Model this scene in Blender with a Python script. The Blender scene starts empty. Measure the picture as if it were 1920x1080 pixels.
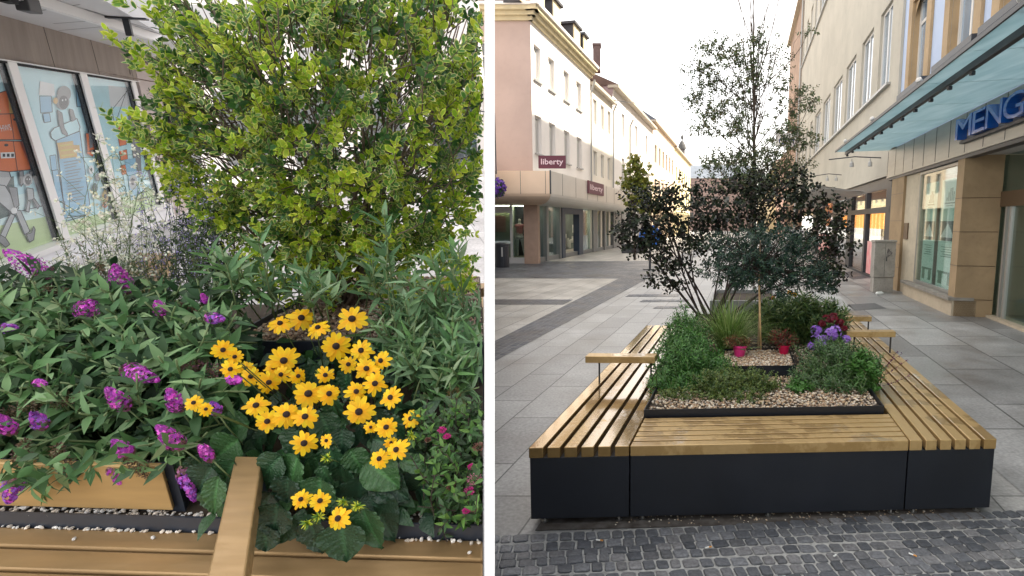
import bpy, bmesh, math, random
import numpy as np
from mathutils import Vector, Matrix, noise

# ---------------------------------------------------------------- camera, sky, sun, exposure
SC = bpy.context.scene
FPX, PX, PY = 1000.0, 1150.0, 540.0        # focal length and principal point in 1920x1080 pixels
PITCH = math.atan((540 - 418) / FPX)       # horizon of the street photo at row 418
CAMH = 1.75
cam_data = bpy.data.cameras.new('camera')
cam_data.sensor_width = 36.0
cam_data.lens = 36.0 * FPX / 1920.0
cam_data.shift_x = -(PX - 960.0) / 1920.0
cam_data.clip_start = 0.05
cam_data.clip_end = 3000.0
cam = bpy.data.objects.new('camera', cam_data)
SC.collection.objects.link(cam)
cam.location = (0, 0, CAMH)
cam.rotation_euler = (math.pi / 2 - PITCH, 0, 0)
SC.camera = cam

SUN_EL, SUN_AZ = math.radians(46), math.radians(8)   # azimuth: from +x towards +y
world = bpy.data.worlds.new('World')
SC.world = world
world.use_nodes = True
wn = world.node_tree
bg = wn.nodes['Background']
sky = wn.nodes.new('ShaderNodeTexSky')
sky.sky_type = 'NISHITA'
sky.sun_disc = False
sky.sun_elevation = SUN_EL
sky.sun_rotation = math.pi / 2 - SUN_AZ
sky.air_density = 1.0
sky.dust_density = 4.0
sky.ozone_density = 1.0
# thin bright overcast veil mixed into the clear sky
tc = wn.nodes.new('ShaderNodeTexCoord')
nz = wn.nodes.new('ShaderNodeTexNoise')
nz.inputs['Scale'].default_value = 2.2
nz.inputs['Detail'].default_value = 5
wn.links.new(tc.outputs['Generated'], nz.inputs['Vector'])
rp = wn.nodes.new('ShaderNodeMapRange')
rp.inputs['From Min'].default_value = 0.3
rp.inputs['From Max'].default_value = 0.7
rp.inputs['To Min'].default_value = 0.55
rp.inputs['To Max'].default_value = 0.9
wn.links.new(nz.outputs['Fac'], rp.inputs['Value'])
mxs = wn.nodes.new('ShaderNodeMixRGB')
wn.links.new(rp.outputs['Result'], mxs.inputs['Fac'])
wn.links.new(sky.outputs['Color'], mxs.inputs['Color1'])
mxs.inputs['Color2'].default_value = (7.3, 6.9, 6.4, 1)
wn.links.new(mxs.outputs['Color'], bg.inputs['Color'])
bg.inputs['Strength'].default_value = 0.15

sun_data = bpy.data.lights.new('sun', 'SUN')
sun_data.energy = 4.0
sun_data.angle = math.radians(0.6)
sun_data.color = (1.0, 0.90, 0.74)
sun = bpy.data.objects.new('sun', sun_data)
SC.collection.objects.link(sun)
sd = Vector((math.cos(SUN_EL) * math.cos(SUN_AZ), math.cos(SUN_EL) * math.sin(SUN_AZ), math.sin(SUN_EL)))
sun.rotation_euler = sd.to_track_quat('Z', 'Y').to_euler()
sun.location = sd * 40

SC.view_settings.view_transform = 'Standard'
SC.view_settings.look = 'None'
SC.view_settings.exposure = 1.5
SC.view_settings.gamma = 1.0
SC.cycles.max_bounces = 6
SC.cycles.transparent_max_bounces = 12
try:
    SC.cycles.use_denoising = True
except Exception:
    pass

# ---------------------------------------------------------------- rays and frames
def _ray(px, py, pitch):
    cx, cy = (px - PX) / FPX, -(py - PY) / FPX
    return np.array((cx, math.cos(pitch) + cy * math.sin(pitch), -math.sin(pitch) + cy * math.cos(pitch)))
ORG = np.array((0, 0, CAMH))
def ray(px, py): return _ray(px, py, PITCH)
def G(px, py, z=0.0):                      # point of a horizontal plane seen at that pixel
    d = ray(px, py); k = (z - CAMH) / d[2]
    return ORG + d * k
def P(px, py, y):                          # point at forward distance y
    d = ray(px, py)
    return ORG + d * (y / d[1])
# the planter corner stands on ground that climbs away from the street camera
HL = 1.60
PITCHL = math.atan((540 - 230) / FPX)
ORGL = np.array((0, 0, HL))
TILT = PITCHL - PITCH
_ct, _st = math.cos(TILT), math.sin(TILT)
def LW(p):
    x, y, z = p[0], p[1], p[2] - HL
    return np.array((x, y * _ct - z * _st, y * _st + z * _ct + CAMH))
def LWa(a):
    a = np.asarray(a, float); y, z = a[:, 1], a[:, 2] - HL
    return np.stack((a[:, 0], y * _ct - z * _st, y * _st + z * _ct + CAMH), 1)
def rayL(px, py): return _ray(px, py, PITCHL)
def GL(px, py, z=0.0):
    d = rayL(px, py); k = (z - HL) / d[2]
    return ORGL + d * k
def PL(px, py, y):
    d = rayL(px, py)
    return ORGL + d * (y / d[1])
def projW(a):                              # world points -> pixels
    a = np.asarray(a, float) - ORG
    f = a[:, 1] * math.cos(PITCH) - a[:, 2] * math.sin(PITCH)
    u = a[:, 1] * math.sin(PITCH) + a[:, 2] * math.cos(PITCH)
    return PX + FPX * a[:, 0] / f, PY - FPX * u / f

class Frame:                               # a plane with two axes, met by rays
    def __init__(s, o, u, n, left=False):
        s.o = np.array(o, float); s.u = np.array(u, float) / np.linalg.norm(u)
        s.v = np.array((0, 0, 1.0)); s.n = np.array(n, float) / np.linalg.norm(n)
        s.left = left
    def pt(s, a, b, d=0.0): return s.o + s.u * a + s.v * b + s.n * d
    def hit(s, px, py, d=0.0):
        r = rayL(px, py) if s.left else ray(px, py)
        og = ORGL if s.left else ORG
        o = s.o + s.n * d
        k = np.dot(o - og, s.n) / np.dot(r, s.n)
        q = og + r * k - o
        return float(np.dot(q, s.u)), float(q[2])

# ---------------------------------------------------------------- objects
def unit(v):
    v = np.asarray(v, float); return v / (np.linalg.norm(v) + 1e-12)
def tag(o, label=None, cat=None, group=None, kind=None):
    if label: o['label'] = label
    if cat: o['category'] = cat
    if group: o['group'] = group
    if kind: o['kind'] = kind
    return o
def thing(name, label, cat, loc=(0, 0, 0), group=None):
    o = bpy.data.objects.new(name, None)
    o.empty_display_size = 0.1
    SC.collection.objects.link(o)
    o.location = tuple(float(c) for c in loc)
    return tag(o, label, cat, group)
def wloc(o):
    v = Vector((0, 0, 0))
    while o is not None:
        v = v + o.location; o = o.parent
    return np.array(v)

def link_mesh(name, verts, faces, mats, parent=None, loc=None, midx=None, smooth=False, bevel=0.0, fixn=False, col=None):
    base = wloc(parent) if parent is not None else (np.array(loc, float) if loc is not None else np.zeros(3))
    own = np.zeros(3)
    va = np.asarray(verts, float).reshape(-1, 3) - base
    me = bpy.data.meshes.new(name)
    me.from_pydata(va.tolist(), [], faces)
    if not isinstance(mats, (list, tuple)): mats = [mats]
    for m in mats: me.materials.append(m)
    if midx is not None and len(mats) > 1: me.polygons.foreach_set('material_index', midx)
    if smooth: me.polygons.foreach_set('use_smooth', [True] * len(me.polygons))
    if col is not None:
        at = me.color_attributes.new('Col', 'FLOAT_COLOR', 'POINT')
        c4 = np.ones((len(va), 4), np.float32); c4[:, :3] = col
        at.data.foreach_set('color', c4.ravel())
    if fixn:
        bm = bmesh.new(); bm.from_mesh(me)
        bmesh.ops.recalc_face_normals(bm, faces=bm.faces)
        bm.to_mesh(me); bm.free()
    me.update()
    o = bpy.data.objects.new(name, me)
    SC.collection.objects.link(o)
    if parent is not None: o.parent = parent
    elif loc is not None: o.location = tuple(float(c) for c in loc)
    if bevel:
        b = o.modifiers.new('bevel', 'BEVEL'); b.width = bevel; b.segments = 2; b.limit_method = 'ANGLE'
        b.harden_normals = False
    return o

class MB:
    def __init__(s, T=None): s.v = []; s.f = []; s.m = []; s.T = T
    def _a(s, p):
        if s.T is not None: p = s.T(p)
        s.v.append((float(p[0]), float(p[1]), float(p[2]))); return len(s.v) - 1
    def poly(s, pts, m=0):
        s.f.append([s._a(p) for p in pts]); s.m.append(m); return s
    def fbox(s, fn, a, b, c, m=0):         # box whose corners go through fn(u, v, w)
        i = [s._a(fn(a[x], b[y], c[z])) for z in (0, 1) for y in (0, 1) for x in (0, 1)]
        for q in ((0, 2, 3, 1), (4, 5, 7, 6), (0, 1, 5, 4), (2, 6, 7, 3), (0, 4, 6, 2), (1, 3, 7, 5)):
            s.f.append([i[k] for k in q]); s.m.append(m)
        return s
    def box(s, c, d, m=0):
        return s.fbox(lambda x, y, z: (x, y, z), (c[0] - d[0] / 2, c[0] + d[0] / 2), (c[1] - d[1] / 2, c[1] + d[1] / 2), (c[2] - d[2] / 2, c[2] + d[2] / 2), m)
    def tube(s, pts, r, n=6, m=0, cap=True):
        pts = [np.array(p, float) for p in pts]
        if s.T is not None and projW(np.array([s.T(p) for p in pts]))[0].max() > 905: return s   # stays on its side of the partition
        if not hasattr(r, '__len__'): r = [r] * len(pts)
        prev = None; ref = None
        for k, p in enumerate(pts):
            d = unit(pts[min(k + 1, len(pts) - 1)] - pts[max(k - 1, 0)])
            if ref is None: ref = np.array((0, 0, 1.0)) if abs(d[2]) < .9 else np.array((1.0, 0, 0))
            a = unit(np.cross(d, ref)); b = np.cross(a, d); ref = b
            ring = [s._a(p + r[k] * (a * math.cos(t) + b * math.sin(t))) for t in [2 * math.pi * q / n for q in range(n)]]
            if prev:
                for q in range(n):
                    s.f.append([prev[q], prev[(q + 1) % n], ring[(q + 1) % n], ring[q]]); s.m.append(m)
            elif cap: s.f.append(ring[::-1]); s.m.append(m)
            prev = ring
        if cap: s.f.append(prev); s.m.append(m)
        return s
    def lathe(s, c, prof, n=16, m=0, axis=None):
        c = np.array(c, float)
        ax = unit(axis) if axis is not None else np.array((0, 0, 1.0))
        ref = np.array((1.0, 0, 0)) if abs(ax[0]) < .9 else np.array((0, 1.0, 0))
        a = unit(np.cross(ax, ref)); b = np.cross(ax, a)
        prev = None
        for (r, z) in prof:
            ring = [s._a(c + ax * z + r * (a * math.cos(t) + b * math.sin(t))) for t in [2 * math.pi * q / n for q in range(n)]]
            if prev:
                for q in range(n):
                    s.f.append([prev[q], prev[(q + 1) % n], ring[(q + 1) % n], ring[q]]); s.m.append(m)
            else: s.f.append(ring[::-1]); s.m.append(m)
            prev = ring
        s.f.append(prev); s.m.append(m)
        return s
    def obj(s, name, mats, parent=None, loc=None, smooth=False, bevel=0.0, fixn=True):
        return link_mesh(name, s.v, s.f, mats, parent, loc, s.m, smooth, bevel, fixn)

# ---------------------------------------------------------------- materials
_mats = {}
def mat(name, col, rough=0.6, metal=0.0, var=0.0, vscale=4.0, bump=0.0, bscale=40.0, spec=0.5, col2=None, coat=0.0, stretch=None, rvar=0.0, dirt=0.0, detail=4.0):
    if name in _mats: return _mats[name]
    m = bpy.data.materials.new(name); m.use_nodes = True; _mats[name] = m
    nt = m.node_tree; b = nt.nodes['Principled BSDF']
    b.inputs['Base Color'].default_value = (*col, 1); b.inputs['Roughness'].default_value = rough
    b.inputs['Metallic'].default_value = metal; b.inputs['Specular IOR Level'].default_value = spec
    b.inputs['Coat Weight'].default_value = coat; b.inputs['Coat Roughness'].default_value = 0.08
    geo = nt.nodes.new('ShaderNodeNewGeometry')
    vec = geo.outputs['Position']
    if stretch:
        mp = nt.nodes.new('ShaderNodeMapping'); mp.inputs['Scale'].default_value = stretch
        nt.links.new(vec, mp.inputs['Vector']); vec = mp.outputs['Vector']
    if var > 0 or col2 is not None:
        n = nt.nodes.new('ShaderNodeTexNoise'); n.inputs['Scale'].default_value = vscale; n.inputs['Detail'].default_value = detail
        nt.links.new(vec, n.inputs['Vector'])
        r = nt.nodes.new('ShaderNodeMapRange'); r.inputs['From Min'].default_value = .3; r.inputs['From Max'].default_value = .7
        nt.links.new(n.outputs['Fac'], r.inputs['Value'])
        mx = nt.nodes.new('ShaderNodeMixRGB')
        c2 = col2 if col2 is not None else tuple(min(1, c * (1 + var)) for c in col)
        c1 = col if col2 is not None else tuple(c * (1 - var) for c in col)
        mx.inputs['Color1'].default_value = (*c1, 1); mx.inputs['Color2'].default_value = (*c2, 1)
        nt.links.new(r.outputs['Result'], mx.inputs['Fac'])
        out = mx.outputs['Color']
        if dirt > 0:                        # blotchy stains with a shape of their own
            n2 = nt.nodes.new('ShaderNodeTexNoise'); n2.inputs['Scale'].default_value = vscale * 5; n2.inputs['Detail'].default_value = 6
            nt.links.new(vec, n2.inputs['Vector'])
            r2 = nt.nodes.new('ShaderNodeMapRange'); r2.inputs['From Min'].default_value = .52; r2.inputs['From Max'].default_value = .7
            r2.inputs['To Max'].default_value = dirt
            nt.links.new(n2.outputs['Fac'], r2.inputs['Value'])
            mx2 = nt.nodes.new('ShaderNodeMixRGB'); mx2.inputs['Color2'].default_value = tuple(c * .45 for c in col) + (1,)
            nt.links.new(r2.outputs['Result'], mx2.inputs['Fac']); nt.links.new(out, mx2.inputs['Color1'])
            out = mx2.outputs['Color']
        nt.links.new(out, b.inputs['Base Color'])
    if rvar > 0:
        n3 = nt.nodes.new('ShaderNodeTexNoise'); n3.inputs['Scale'].default_value = vscale * 1.7; n3.inputs['Detail'].default_value = 3
        nt.links.new(vec, n3.inputs['Vector'])
        r3 = nt.nodes.new('ShaderNodeMapRange'); r3.inputs['From Min'].default_value = .4; r3.inputs['From Max'].default_value = .6
        r3.inputs['To Min'].default_value = max(0.02, rough - rvar); r3.inputs['To Max'].default_value = rough + rvar
        nt.links.new(n3.outputs['Fac'], r3.inputs['Value']); nt.links.new(r3.outputs['Result'], b.inputs['Roughness'])
    if bump > 0:
        n4 = nt.nodes.new('ShaderNodeTexNoise'); n4.inputs['Scale'].default_value = bscale; n4.inputs['Detail'].default_value = 5
        nt.links.new(vec, n4.inputs['Vector'])
        bp = nt.nodes.new('ShaderNodeBump'); bp.inputs['Strength'].default_value = bump; bp.inputs['Distance'].default_value = 0.01
        nt.links.new(n4.outputs['Fac'], bp.inputs['Height']); nt.links.new(bp.outputs['Normal'], b.inputs['Normal'])
    return m

def leaf_mat(name, rough=0.45, trans=0.25, spec=0.4, bump=0.0, bscale=90):
    if name in _mats: return _mats[name]
    m = bpy.data.materials.new(name); m.use_nodes = True; _mats[name] = m
    nt = m.node_tree; b = nt.nodes['Principled BSDF']; out = nt.nodes['Material Output']
    at = nt.nodes.new('ShaderNodeVertexColor'); at.layer_name = 'Col'
    nt.links.new(at.outputs['Color'], b.inputs['Base Color'])
    b.inputs['Roughness'].default_value = rough; b.inputs['Specular IOR Level'].default_value = spec
    if bump:
        gg = nt.nodes.new('ShaderNodeNewGeometry'); vv = nt.nodes.new('ShaderNodeTexVoronoi'); vv.inputs['Scale'].default_value = bscale
        vv.feature = 'DISTANCE_TO_EDGE'; nt.links.new(gg.outputs['Position'], vv.inputs['Vector'])
        bp = nt.nodes.new('ShaderNodeBump'); bp.inputs['Strength'].default_value = bump; bp.inputs['Distance'].default_value = .004
        nt.links.new(vv.outputs['Distance'], bp.inputs['Height']); nt.links.new(bp.outputs[0], b.inputs['Normal'])
    tr = nt.nodes.new('ShaderNodeBsdfTranslucent'); nt.links.new(at.outputs['Color'], tr.inputs['Color'])
    mx = nt.nodes.new('ShaderNodeMixShader'); mx.inputs['Fac'].default_value = trans
    nt.links.new(b.outputs['BSDF'], mx.inputs[1]); nt.links.new(tr.outputs['BSDF'], mx.inputs[2])
    nt.links.new(mx.outputs['Shader'], out.inputs['Surface'])
    return m

def glass_mat(name, tint=(0.9, 0.95, 0.95), refl=0.25, rough=0.02):
    if name in _mats: return _mats[name]
    m = bpy.data.materials.new(name); m.use_nodes = True; _mats[name] = m
    nt = m.node_tree; nt.nodes.remove(nt.nodes['Principled BSDF']); out = nt.nodes['Material Output']
    t = nt.nodes.new('ShaderNodeBsdfTransparent'); t.inputs['Color'].default_value = (*tint, 1)
    g = nt.nodes.new('ShaderNodeBsdfGlossy'); g.inputs['Roughness'].default_value = rough
    g.inputs['Color'].default_value = (.9, .95, 1, 1)
    f = nt.nodes.new('ShaderNodeLayerWeight'); f.inputs['Blend'].default_value = .5
    pw_ = nt.nodes.new('ShaderNodeMath'); pw_.operation = 'POWER'; pw_.inputs[1].default_value = 4.0; nt.links.new(f.outputs['Facing'], pw_.inputs[0])
    ad = nt.nodes.new('ShaderNodeMath'); ad.operation = 'MULTIPLY_ADD'; ad.use_clamp = True; ad.inputs[1].default_value = .5; ad.inputs[2].default_value = refl
    nt.links.new(pw_.outputs[0], ad.inputs[0])
    mx = nt.nodes.new('ShaderNodeMixShader')
    nt.links.new(ad.outputs['Value'], mx.inputs['Fac']); nt.links.new(t.outputs['BSDF'], mx.inputs[1]); nt.links.new(g.outputs['BSDF'], mx.inputs[2])
    nt.links.new(mx.outputs['Shader'], out.inputs['Surface'])
    return m

def emit_mat(name, col, s):
    if name in _mats: return _mats[name]
    m = bpy.data.materials.new(name); m.use_nodes = True; _mats[name] = m
    b = m.node_tree.nodes['Principled BSDF']
    b.inputs['Base Color'].default_value = (*col, 1); b.inputs['Emission Color'].default_value = (*col, 1)
    b.inputs['Emission Strength'].default_value = s
    return m

def text_mesh(s, size, extrude=0.0, bold=0.0):
    cu = bpy.data.curves.new('lettering', 'FONT'); cu.body = s; cu.size = size; cu.extrude = extrude; cu.offset = bold
    cu.resolution_u = 3
    ob = bpy.data.objects.new('lettering', cu); SC.collection.objects.link(ob)
    dg = bpy.context.evaluated_depsgraph_get(); ev = ob.evaluated_get(dg); me = ev.to_mesh()
    v = [tuple(x.co) for x in me.vertices]; f = [list(p.vertices) for p in me.polygons]
    ev.to_mesh_clear(); bpy.data.objects.remove(ob); bpy.data.curves.remove(cu)
    return v, f
def text_on(mb, s, size, fn, m=0, extrude=0.0, bold=0.0):
    v, f = text_mesh(s, size, extrude, bold)
    idx = [mb._a(fn(*p)) for p in v]
    for q in f: mb.f.append([idx[k] for k in q]); mb.m.append(m)
    return max(p[0] for p in v), max(p[1] for p in v)

# ---------------------------------------------------------------- leaves
def _tmpl(rows, cols):
    """rows: (t, halfwidth); cols: list of s in -1..1. returns verts (t,s,|s|), faces"""
    v = [(0, 0, 0)]; f = []; n = len(cols); prev = None
    for (t, w) in rows:
        st = len(v)
        for c in cols: v.append((t, c * w, abs(c)))
        if prev is None:
            for k in range(n - 1): f.append((0, st + k + 1, st + k))
        else:
            for k in range(n - 1): f.append((prev + k, prev + k + 1, st + k + 1, st + k))
        prev = st
    v.append((1, 0, 0)); e = len(v) - 1
    for k in range(n - 1): f.append((prev + k, prev + k + 1, e))
    return np.array(v, float), f
T_OVAL = _tmpl([(.22, .38), (.5, .5), (.8, .3)], [-1, 0, 1])
T_VAR = _tmpl([(.16, .34), (.42, .5), (.72, .40)], [-1, -.55, 0, .55, 1])
T_VAR[0][-1, 2] = 1
T_LANCE = _tmpl([(.12, .26), (.3, .5), (.55, .42), (.8, .2)], [-1, 0, 1])
T_TINY = (np.array([(0, 0, 0), (.5, -.5, 1), (.5, .5, 1), (1, 0, 0)], float), [(0, 1, 3, 2)])
T_TRI = (np.array([(0, 0, 0), (.45, -.5, 1), (1, 0, 0), (.45, .5, 1)], float), [(0, 1, 2), (0, 2, 3)])
def _disc(n=6):
    v = [(.0, .0, 0)]; 
    for k in range(n):
        a = 2 * math.pi * k / n; v.append((.5 * math.cos(a), .5 * math.sin(a), 1))
    return np.array(v, float), [(0, 1 + k, 1 + (k + 1) % n) for k in range(n)]
T_DISC = _disc(6)

class Leaves:
    """collects leaves; builds one mesh with a colour per leaf"""
    def __init__(s): s.P = []; s.D = []; s.N = []; s.L = []; s.W = []; s.C = []; s.E = []; s.K = []
    def add(s, p, d, n, L, W, c, e=None, curl=-0.15):
        s.P.append(p); s.D.append(d); s.N.append(n); s.L.append(L); s.W.append(W); s.C.append(c); s.E.append(e if e is not None else c); s.K.append(curl)
    def arrays(s, tmpl, fold=0.25, T=None, keep=None):
        tv, tf = tmpl
        P_, D, N = np.array(s.P, float), np.array(s.D, float), np.array(s.N, float)
        D /= np.linalg.norm(D, axis=1, keepdims=True) + 1e-9
        S = np.cross(D, N); S /= np.linalg.norm(S, axis=1, keepdims=True) + 1e-9
        N = np.cross(S, D)
        L, W, K = np.array(s.L)[:, None, None], np.array(s.W)[:, None, None], np.array(s.K)[:, None, None]
        C, E = np.array(s.C, float), np.array(s.E, float)
        t, q, a = tv[None, :, 0:1], tv[None, :, 1:2], tv[None, :, 2:3]
        V = P_[:, None, :] + D[:, None, :] * L * t + S[:, None, :] * W * q + N[:, None, :] * (L * K * t * t + W * fold * np.abs(q))
        n, m = V.shape[0], V.shape[1]
        edge = (tv[:, 2] > .8).astype(float)[None, :, None]
        col = C[:, None, :] * (1 - edge) + E[:, None, :] * edge
        if T is not None: V = T(V.reshape(-1, 3)).reshape(n, m, 3)
        if keep is not None:
            k = keep(V); V = V[k]; col = col[k]; n = V.shape[0]
        F = []
        for i in range(n):
            o = i * m
            for f in tf: F.append([o + x for x in f])
        return V.reshape(-1, 3), F, col.reshape(-1, 3)
    def obj(s, name, material, tmpl, parent=None, loc=None, fold=0.25, T=None, keep=None, smooth=False):
        V, F, col = s.arrays(tmpl, fold, T, keep)
        return link_mesh(name, V, F, material, parent, loc, None, smooth, col=col)

def keep_left(V):                          # leaves that stay on the planter's side of the partition
    a, _ = projW(V.reshape(-1, 3)); a = a.reshape(V.shape[:2])
    return a.max(1) < 907.5
def keep_right(V):
    a, _ = projW(V.reshape(-1, 3)); a = a.reshape(V.shape[:2])
    return a.min(1) > 928.5
def rnd(rng, s=1.0): return np.array((rng.gauss(0, s), rng.gauss(0, s), rng.gauss(0, s)))
def jit(rng, c, a=.15, b=.06):
    k = 1 + rng.uniform(-a, a)
    return tuple(max(0.002, x * k * (1 + rng.uniform(-b, b))) for x in c)
def sprig(Lv, rng, p, d, n, gap, L, W, cols, edges=None, spread=0.9, curl=-.15, taper=0.5, up=(0, 0, 1), nj=.35):
    """a twig with leaves in opposite pairs, returns tip"""
    p = np.array(p, float); d = unit(d); a = unit(np.cross(d, unit(rnd(rng)) + 1e-6))
    pts = [p.copy()]
    for k in range(n):
        b = np.cross(d, a)
        f = 1 - taper * abs((k / max(1, n - 1)) - .35)
        for sg in (-1, 1):
            ld = unit(a * sg * spread + d * (1.15 - .5 * spread) + rnd(rng, .12))
            nn = unit(d * .8 + np.array(up, float) * .7 + rnd(rng, nj))
            ci = rng.randrange(len(cols))
            Lv.add(p, ld, nn, L * f * rng.uniform(.75, 1.15), W * f * rng.uniform(.8, 1.15), jit(rng, cols[ci]), jit(rng, edges[ci]) if edges else None, curl * rng.uniform(.3, 1.6))
        a, p, d = b, p + d * gap, unit(d + rnd(rng, .07))
        pts.append(p.copy())
    return pts
# ================================================================ THE STREET (seen right of the partition)
KR = 0.245                                  # streets run towards (KR, 1)
UD = unit((KR, 1, 0))
def pave_mat(name, c1, c2, mortar, bw, rh, ms, k=KR, rough=.55, cob=False, off=0.5, squash=1.0, bump=.25, left=False):
    m = bpy.data.materials.new(name); m.use_nodes = True
    nt = m.node_tree; b = nt.nodes['Principled BSDF']; L = nt.links.new
    geo = nt.nodes.new('ShaderNodeNewGeometry'); sp = nt.nodes.new('ShaderNodeSeparateXYZ'); L(geo.outputs['Position'], sp.inputs[0])
    mu = nt.nodes.new('ShaderNodeMath'); mu.operation = 'MULTIPLY'; mu.inputs[1].default_value = -k; L(sp.outputs['Y'], mu.inputs[0])
    ad = nt.nodes.new('ShaderNodeMath'); ad.operation = 'ADD'; L(sp.outputs['X'], ad.inputs[0]); L(mu.outputs[0], ad.inputs[1])
    cb = nt.nodes.new('ShaderNodeCombineXYZ'); L(sp.outputs['Y'], cb.inputs[0]); L(ad.outputs[0], cb.inputs[1])
    vec = cb.outputs[0]
    if cob:                                 # wobble the joints of small stones
        nn = nt.nodes.new('ShaderNodeTexNoise'); nn.inputs['Scale'].default_value = 5.0; L(vec, nn.inputs['Vector'])
        vm = nt.nodes.new('ShaderNodeVectorMath'); vm.operation = 'MULTIPLY_ADD'; vm.inputs[1].default_value = (.06, .06, 0)
        L(nn.outputs['Color'], vm.inputs[0]); L(vec, vm.inputs[2]); vec = vm.outputs[0]
    br = nt.nodes.new('ShaderNodeTexBrick'); L(vec, br.inputs['Vector'])
    br.offset = off; br.squash = squash
    br.inputs['Scale'].default_value = 1; br.inputs['Brick Width'].default_value = bw; br.inputs['Row Height'].default_value = rh
    br.inputs['Mortar Size'].default_value = ms; br.inputs['Mortar Smooth'].default_value = .3 if cob else .1
    br.inputs['Color1'].default_value = (*c1, 1); br.inputs['Color2'].default_value = (*c2, 1); br.inputs['Mortar'].default_value = (*mortar, 1)
    n1 = nt.nodes.new('ShaderNodeTexNoise'); n1.inputs['Scale'].default_value = 1.1; n1.inputs['Detail'].default_value = 7; n1.inputs['Roughness'].default_value = .65
    L(geo.outputs['Position'], n1.inputs['Vector'])
    r1 = nt.nodes.new('ShaderNodeMapRange'); r1.inputs['From Min'].default_value = .3; r1.inputs['From Max'].default_value = .7
    r1.inputs['To Min'].default_value = .62; r1.inputs['To Max'].default_value = 1.25; L(n1.outputs['Fac'], r1.inputs['Value'])
    n2 = nt.nodes.new('ShaderNodeTexNoise'); n2.inputs['Scale'].default_value = 38; n2.inputs['Detail'].default_value = 4
    L(geo.outputs['Position'], n2.inputs['Vector'])
    r2 = nt.nodes.new('ShaderNodeMapRange'); r2.inputs['From Min'].default_value = .3; r2.inputs['From Max'].default_value = .7
    r2.inputs['To Min'].default_value = .8; r2.inputs['To Max'].default_value = 1.2; L(n2.outputs['Fac'], r2.inputs['Value'])
    mm = nt.nodes.new('ShaderNodeMath'); mm.operation = 'MULTIPLY'; L(r1.outputs[0], mm.inputs[0]); L(r2.outputs[0], mm.inputs[1])
    mc = nt.nodes.new('ShaderNodeVectorMath'); mc.operation = 'SCALE'; L(br.outputs['Color'], mc.inputs[0]); L(mm.outputs[0], mc.inputs['Scale'])
    L(mc.outputs[0], b.inputs['Base Color'])
    rr = nt.nodes.new('ShaderNodeMapRange'); rr.inputs['From Min'].default_value = .35; rr.inputs['From Max'].default_value = .65
    rr.inputs['To Min'].default_value = rough - .17; rr.inputs['To Max'].default_value = rough + .12; L(n1.outputs['Fac'], rr.inputs['Value'])
    L(rr.outputs[0], b.inputs['Roughness'])
    bp = nt.nodes.new('ShaderNodeBump'); bp.invert = True; bp.inputs['Strength'].default_value = bump * (3 if cob else 1); bp.inputs['Distance'].default_value = .01
    L(br.outputs['Fac'], bp.inputs['Height'])
    b2 = nt.nodes.new('ShaderNodeBump'); b2.inputs['Strength'].default_value = .12; b2.inputs['Distance'].default_value = .004
    L(n2.outputs['Fac'], b2.inputs['Height']); L(bp.outputs[0], b2.inputs['Normal']); L(b2.outputs[0], b.inputs['Normal'])
    return m
M_slab = pave_mat('grey granite slabs', (.29, .285, .275), (.37, .365, .35), (.10, .10, .095), .93, .41, .006)
M_slab2 = pave_mat('pale granite slabs', (.34, .325, .295), (.42, .40, .36), (.13, .13, .12), 1.4, .5, .008)
M_wide = pave_mat('worn grey slabs', (.20, .20, .20), (.35, .35, .345), (.07, .07, .07), 1.25, .82, .01, rough=.45)
M_cobf = pave_mat('small dark setts', (.035, .042, .055), (.085, .092, .11), (.13, .13, .13), .115, .10, .012, cob=True, rough=.5)
M_joint = mat('sandy joint filling', (.34, .34, .325), .9, var=.3, vscale=30, bump=.4, bscale=120)

mb = MB(); mb.poly([(-150, -20, 0), (150, -20, 0), (150, 400, 0), (-150, 400, 0)])
tag(mb.obj('ground', M_slab), kind='structure')
def sheet(name, pix, z, m):
    mb = MB(); mb.poly([tuple(G(px, py, z)[:2]) + (z,) for px, py in pix])
    return tag(mb.obj(name, m), kind='structure')
sheet('cobbled_road', [(700, 800), (700, 754), (1159, 522.5), (880, 521), (880, 491), (1230, 489), (1300, 470), (1330, 470), (1213, 523)], .004, M_cobf)
sheet('plaza', [(700, 754), (700, 521), (1159, 522.5)], .004, M_slab2)
sheet('cobbled_path', [(860, 571), (860, 561), (1075, 561.5), (1056, 571)], .008, M_cobf)
sheet('far_street', [(880, 491), (880, 470), (1330, 440), (1378, 440), (1300, 470), (1230, 489)], .005, M_slab2)
sheet('pavement', [(1505, 530), (1560, 520), (1700, 548), (1990, 640), (3400, 1500), (2100, 1080), (1760, 790), (1600, 640)], .004, M_wide)
sheet('drain_strip', [(1572, 512), (1600, 508), (1640, 519), (1600, 524)], .008, M_cobf)
sheet('manhole_cover', [(1588, 571), (1640, 568), (1662, 578), (1602, 582)], .008, mat('iron cover', (.09, .095, .10), .5, var=.3, vscale=30))
sheet('pale_slabs', [(1505, 527), (1560, 541), (1602, 581), (1552, 585)], .008, pave_mat('bright slabs', (.30, .31, .31), (.36, .365, .36), (.14, .14, .14), 1.2, .6, .006))
for k in range(3):
    y = (552, 562, 574)[k]
    sheet('tactile_strip', [(1180 + k * 26, y), (1275 + k * 16, y - 1), (1272 + k * 16, y + 3), (1172 + k * 26, y + 4)], .008, M_cobf)

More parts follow.
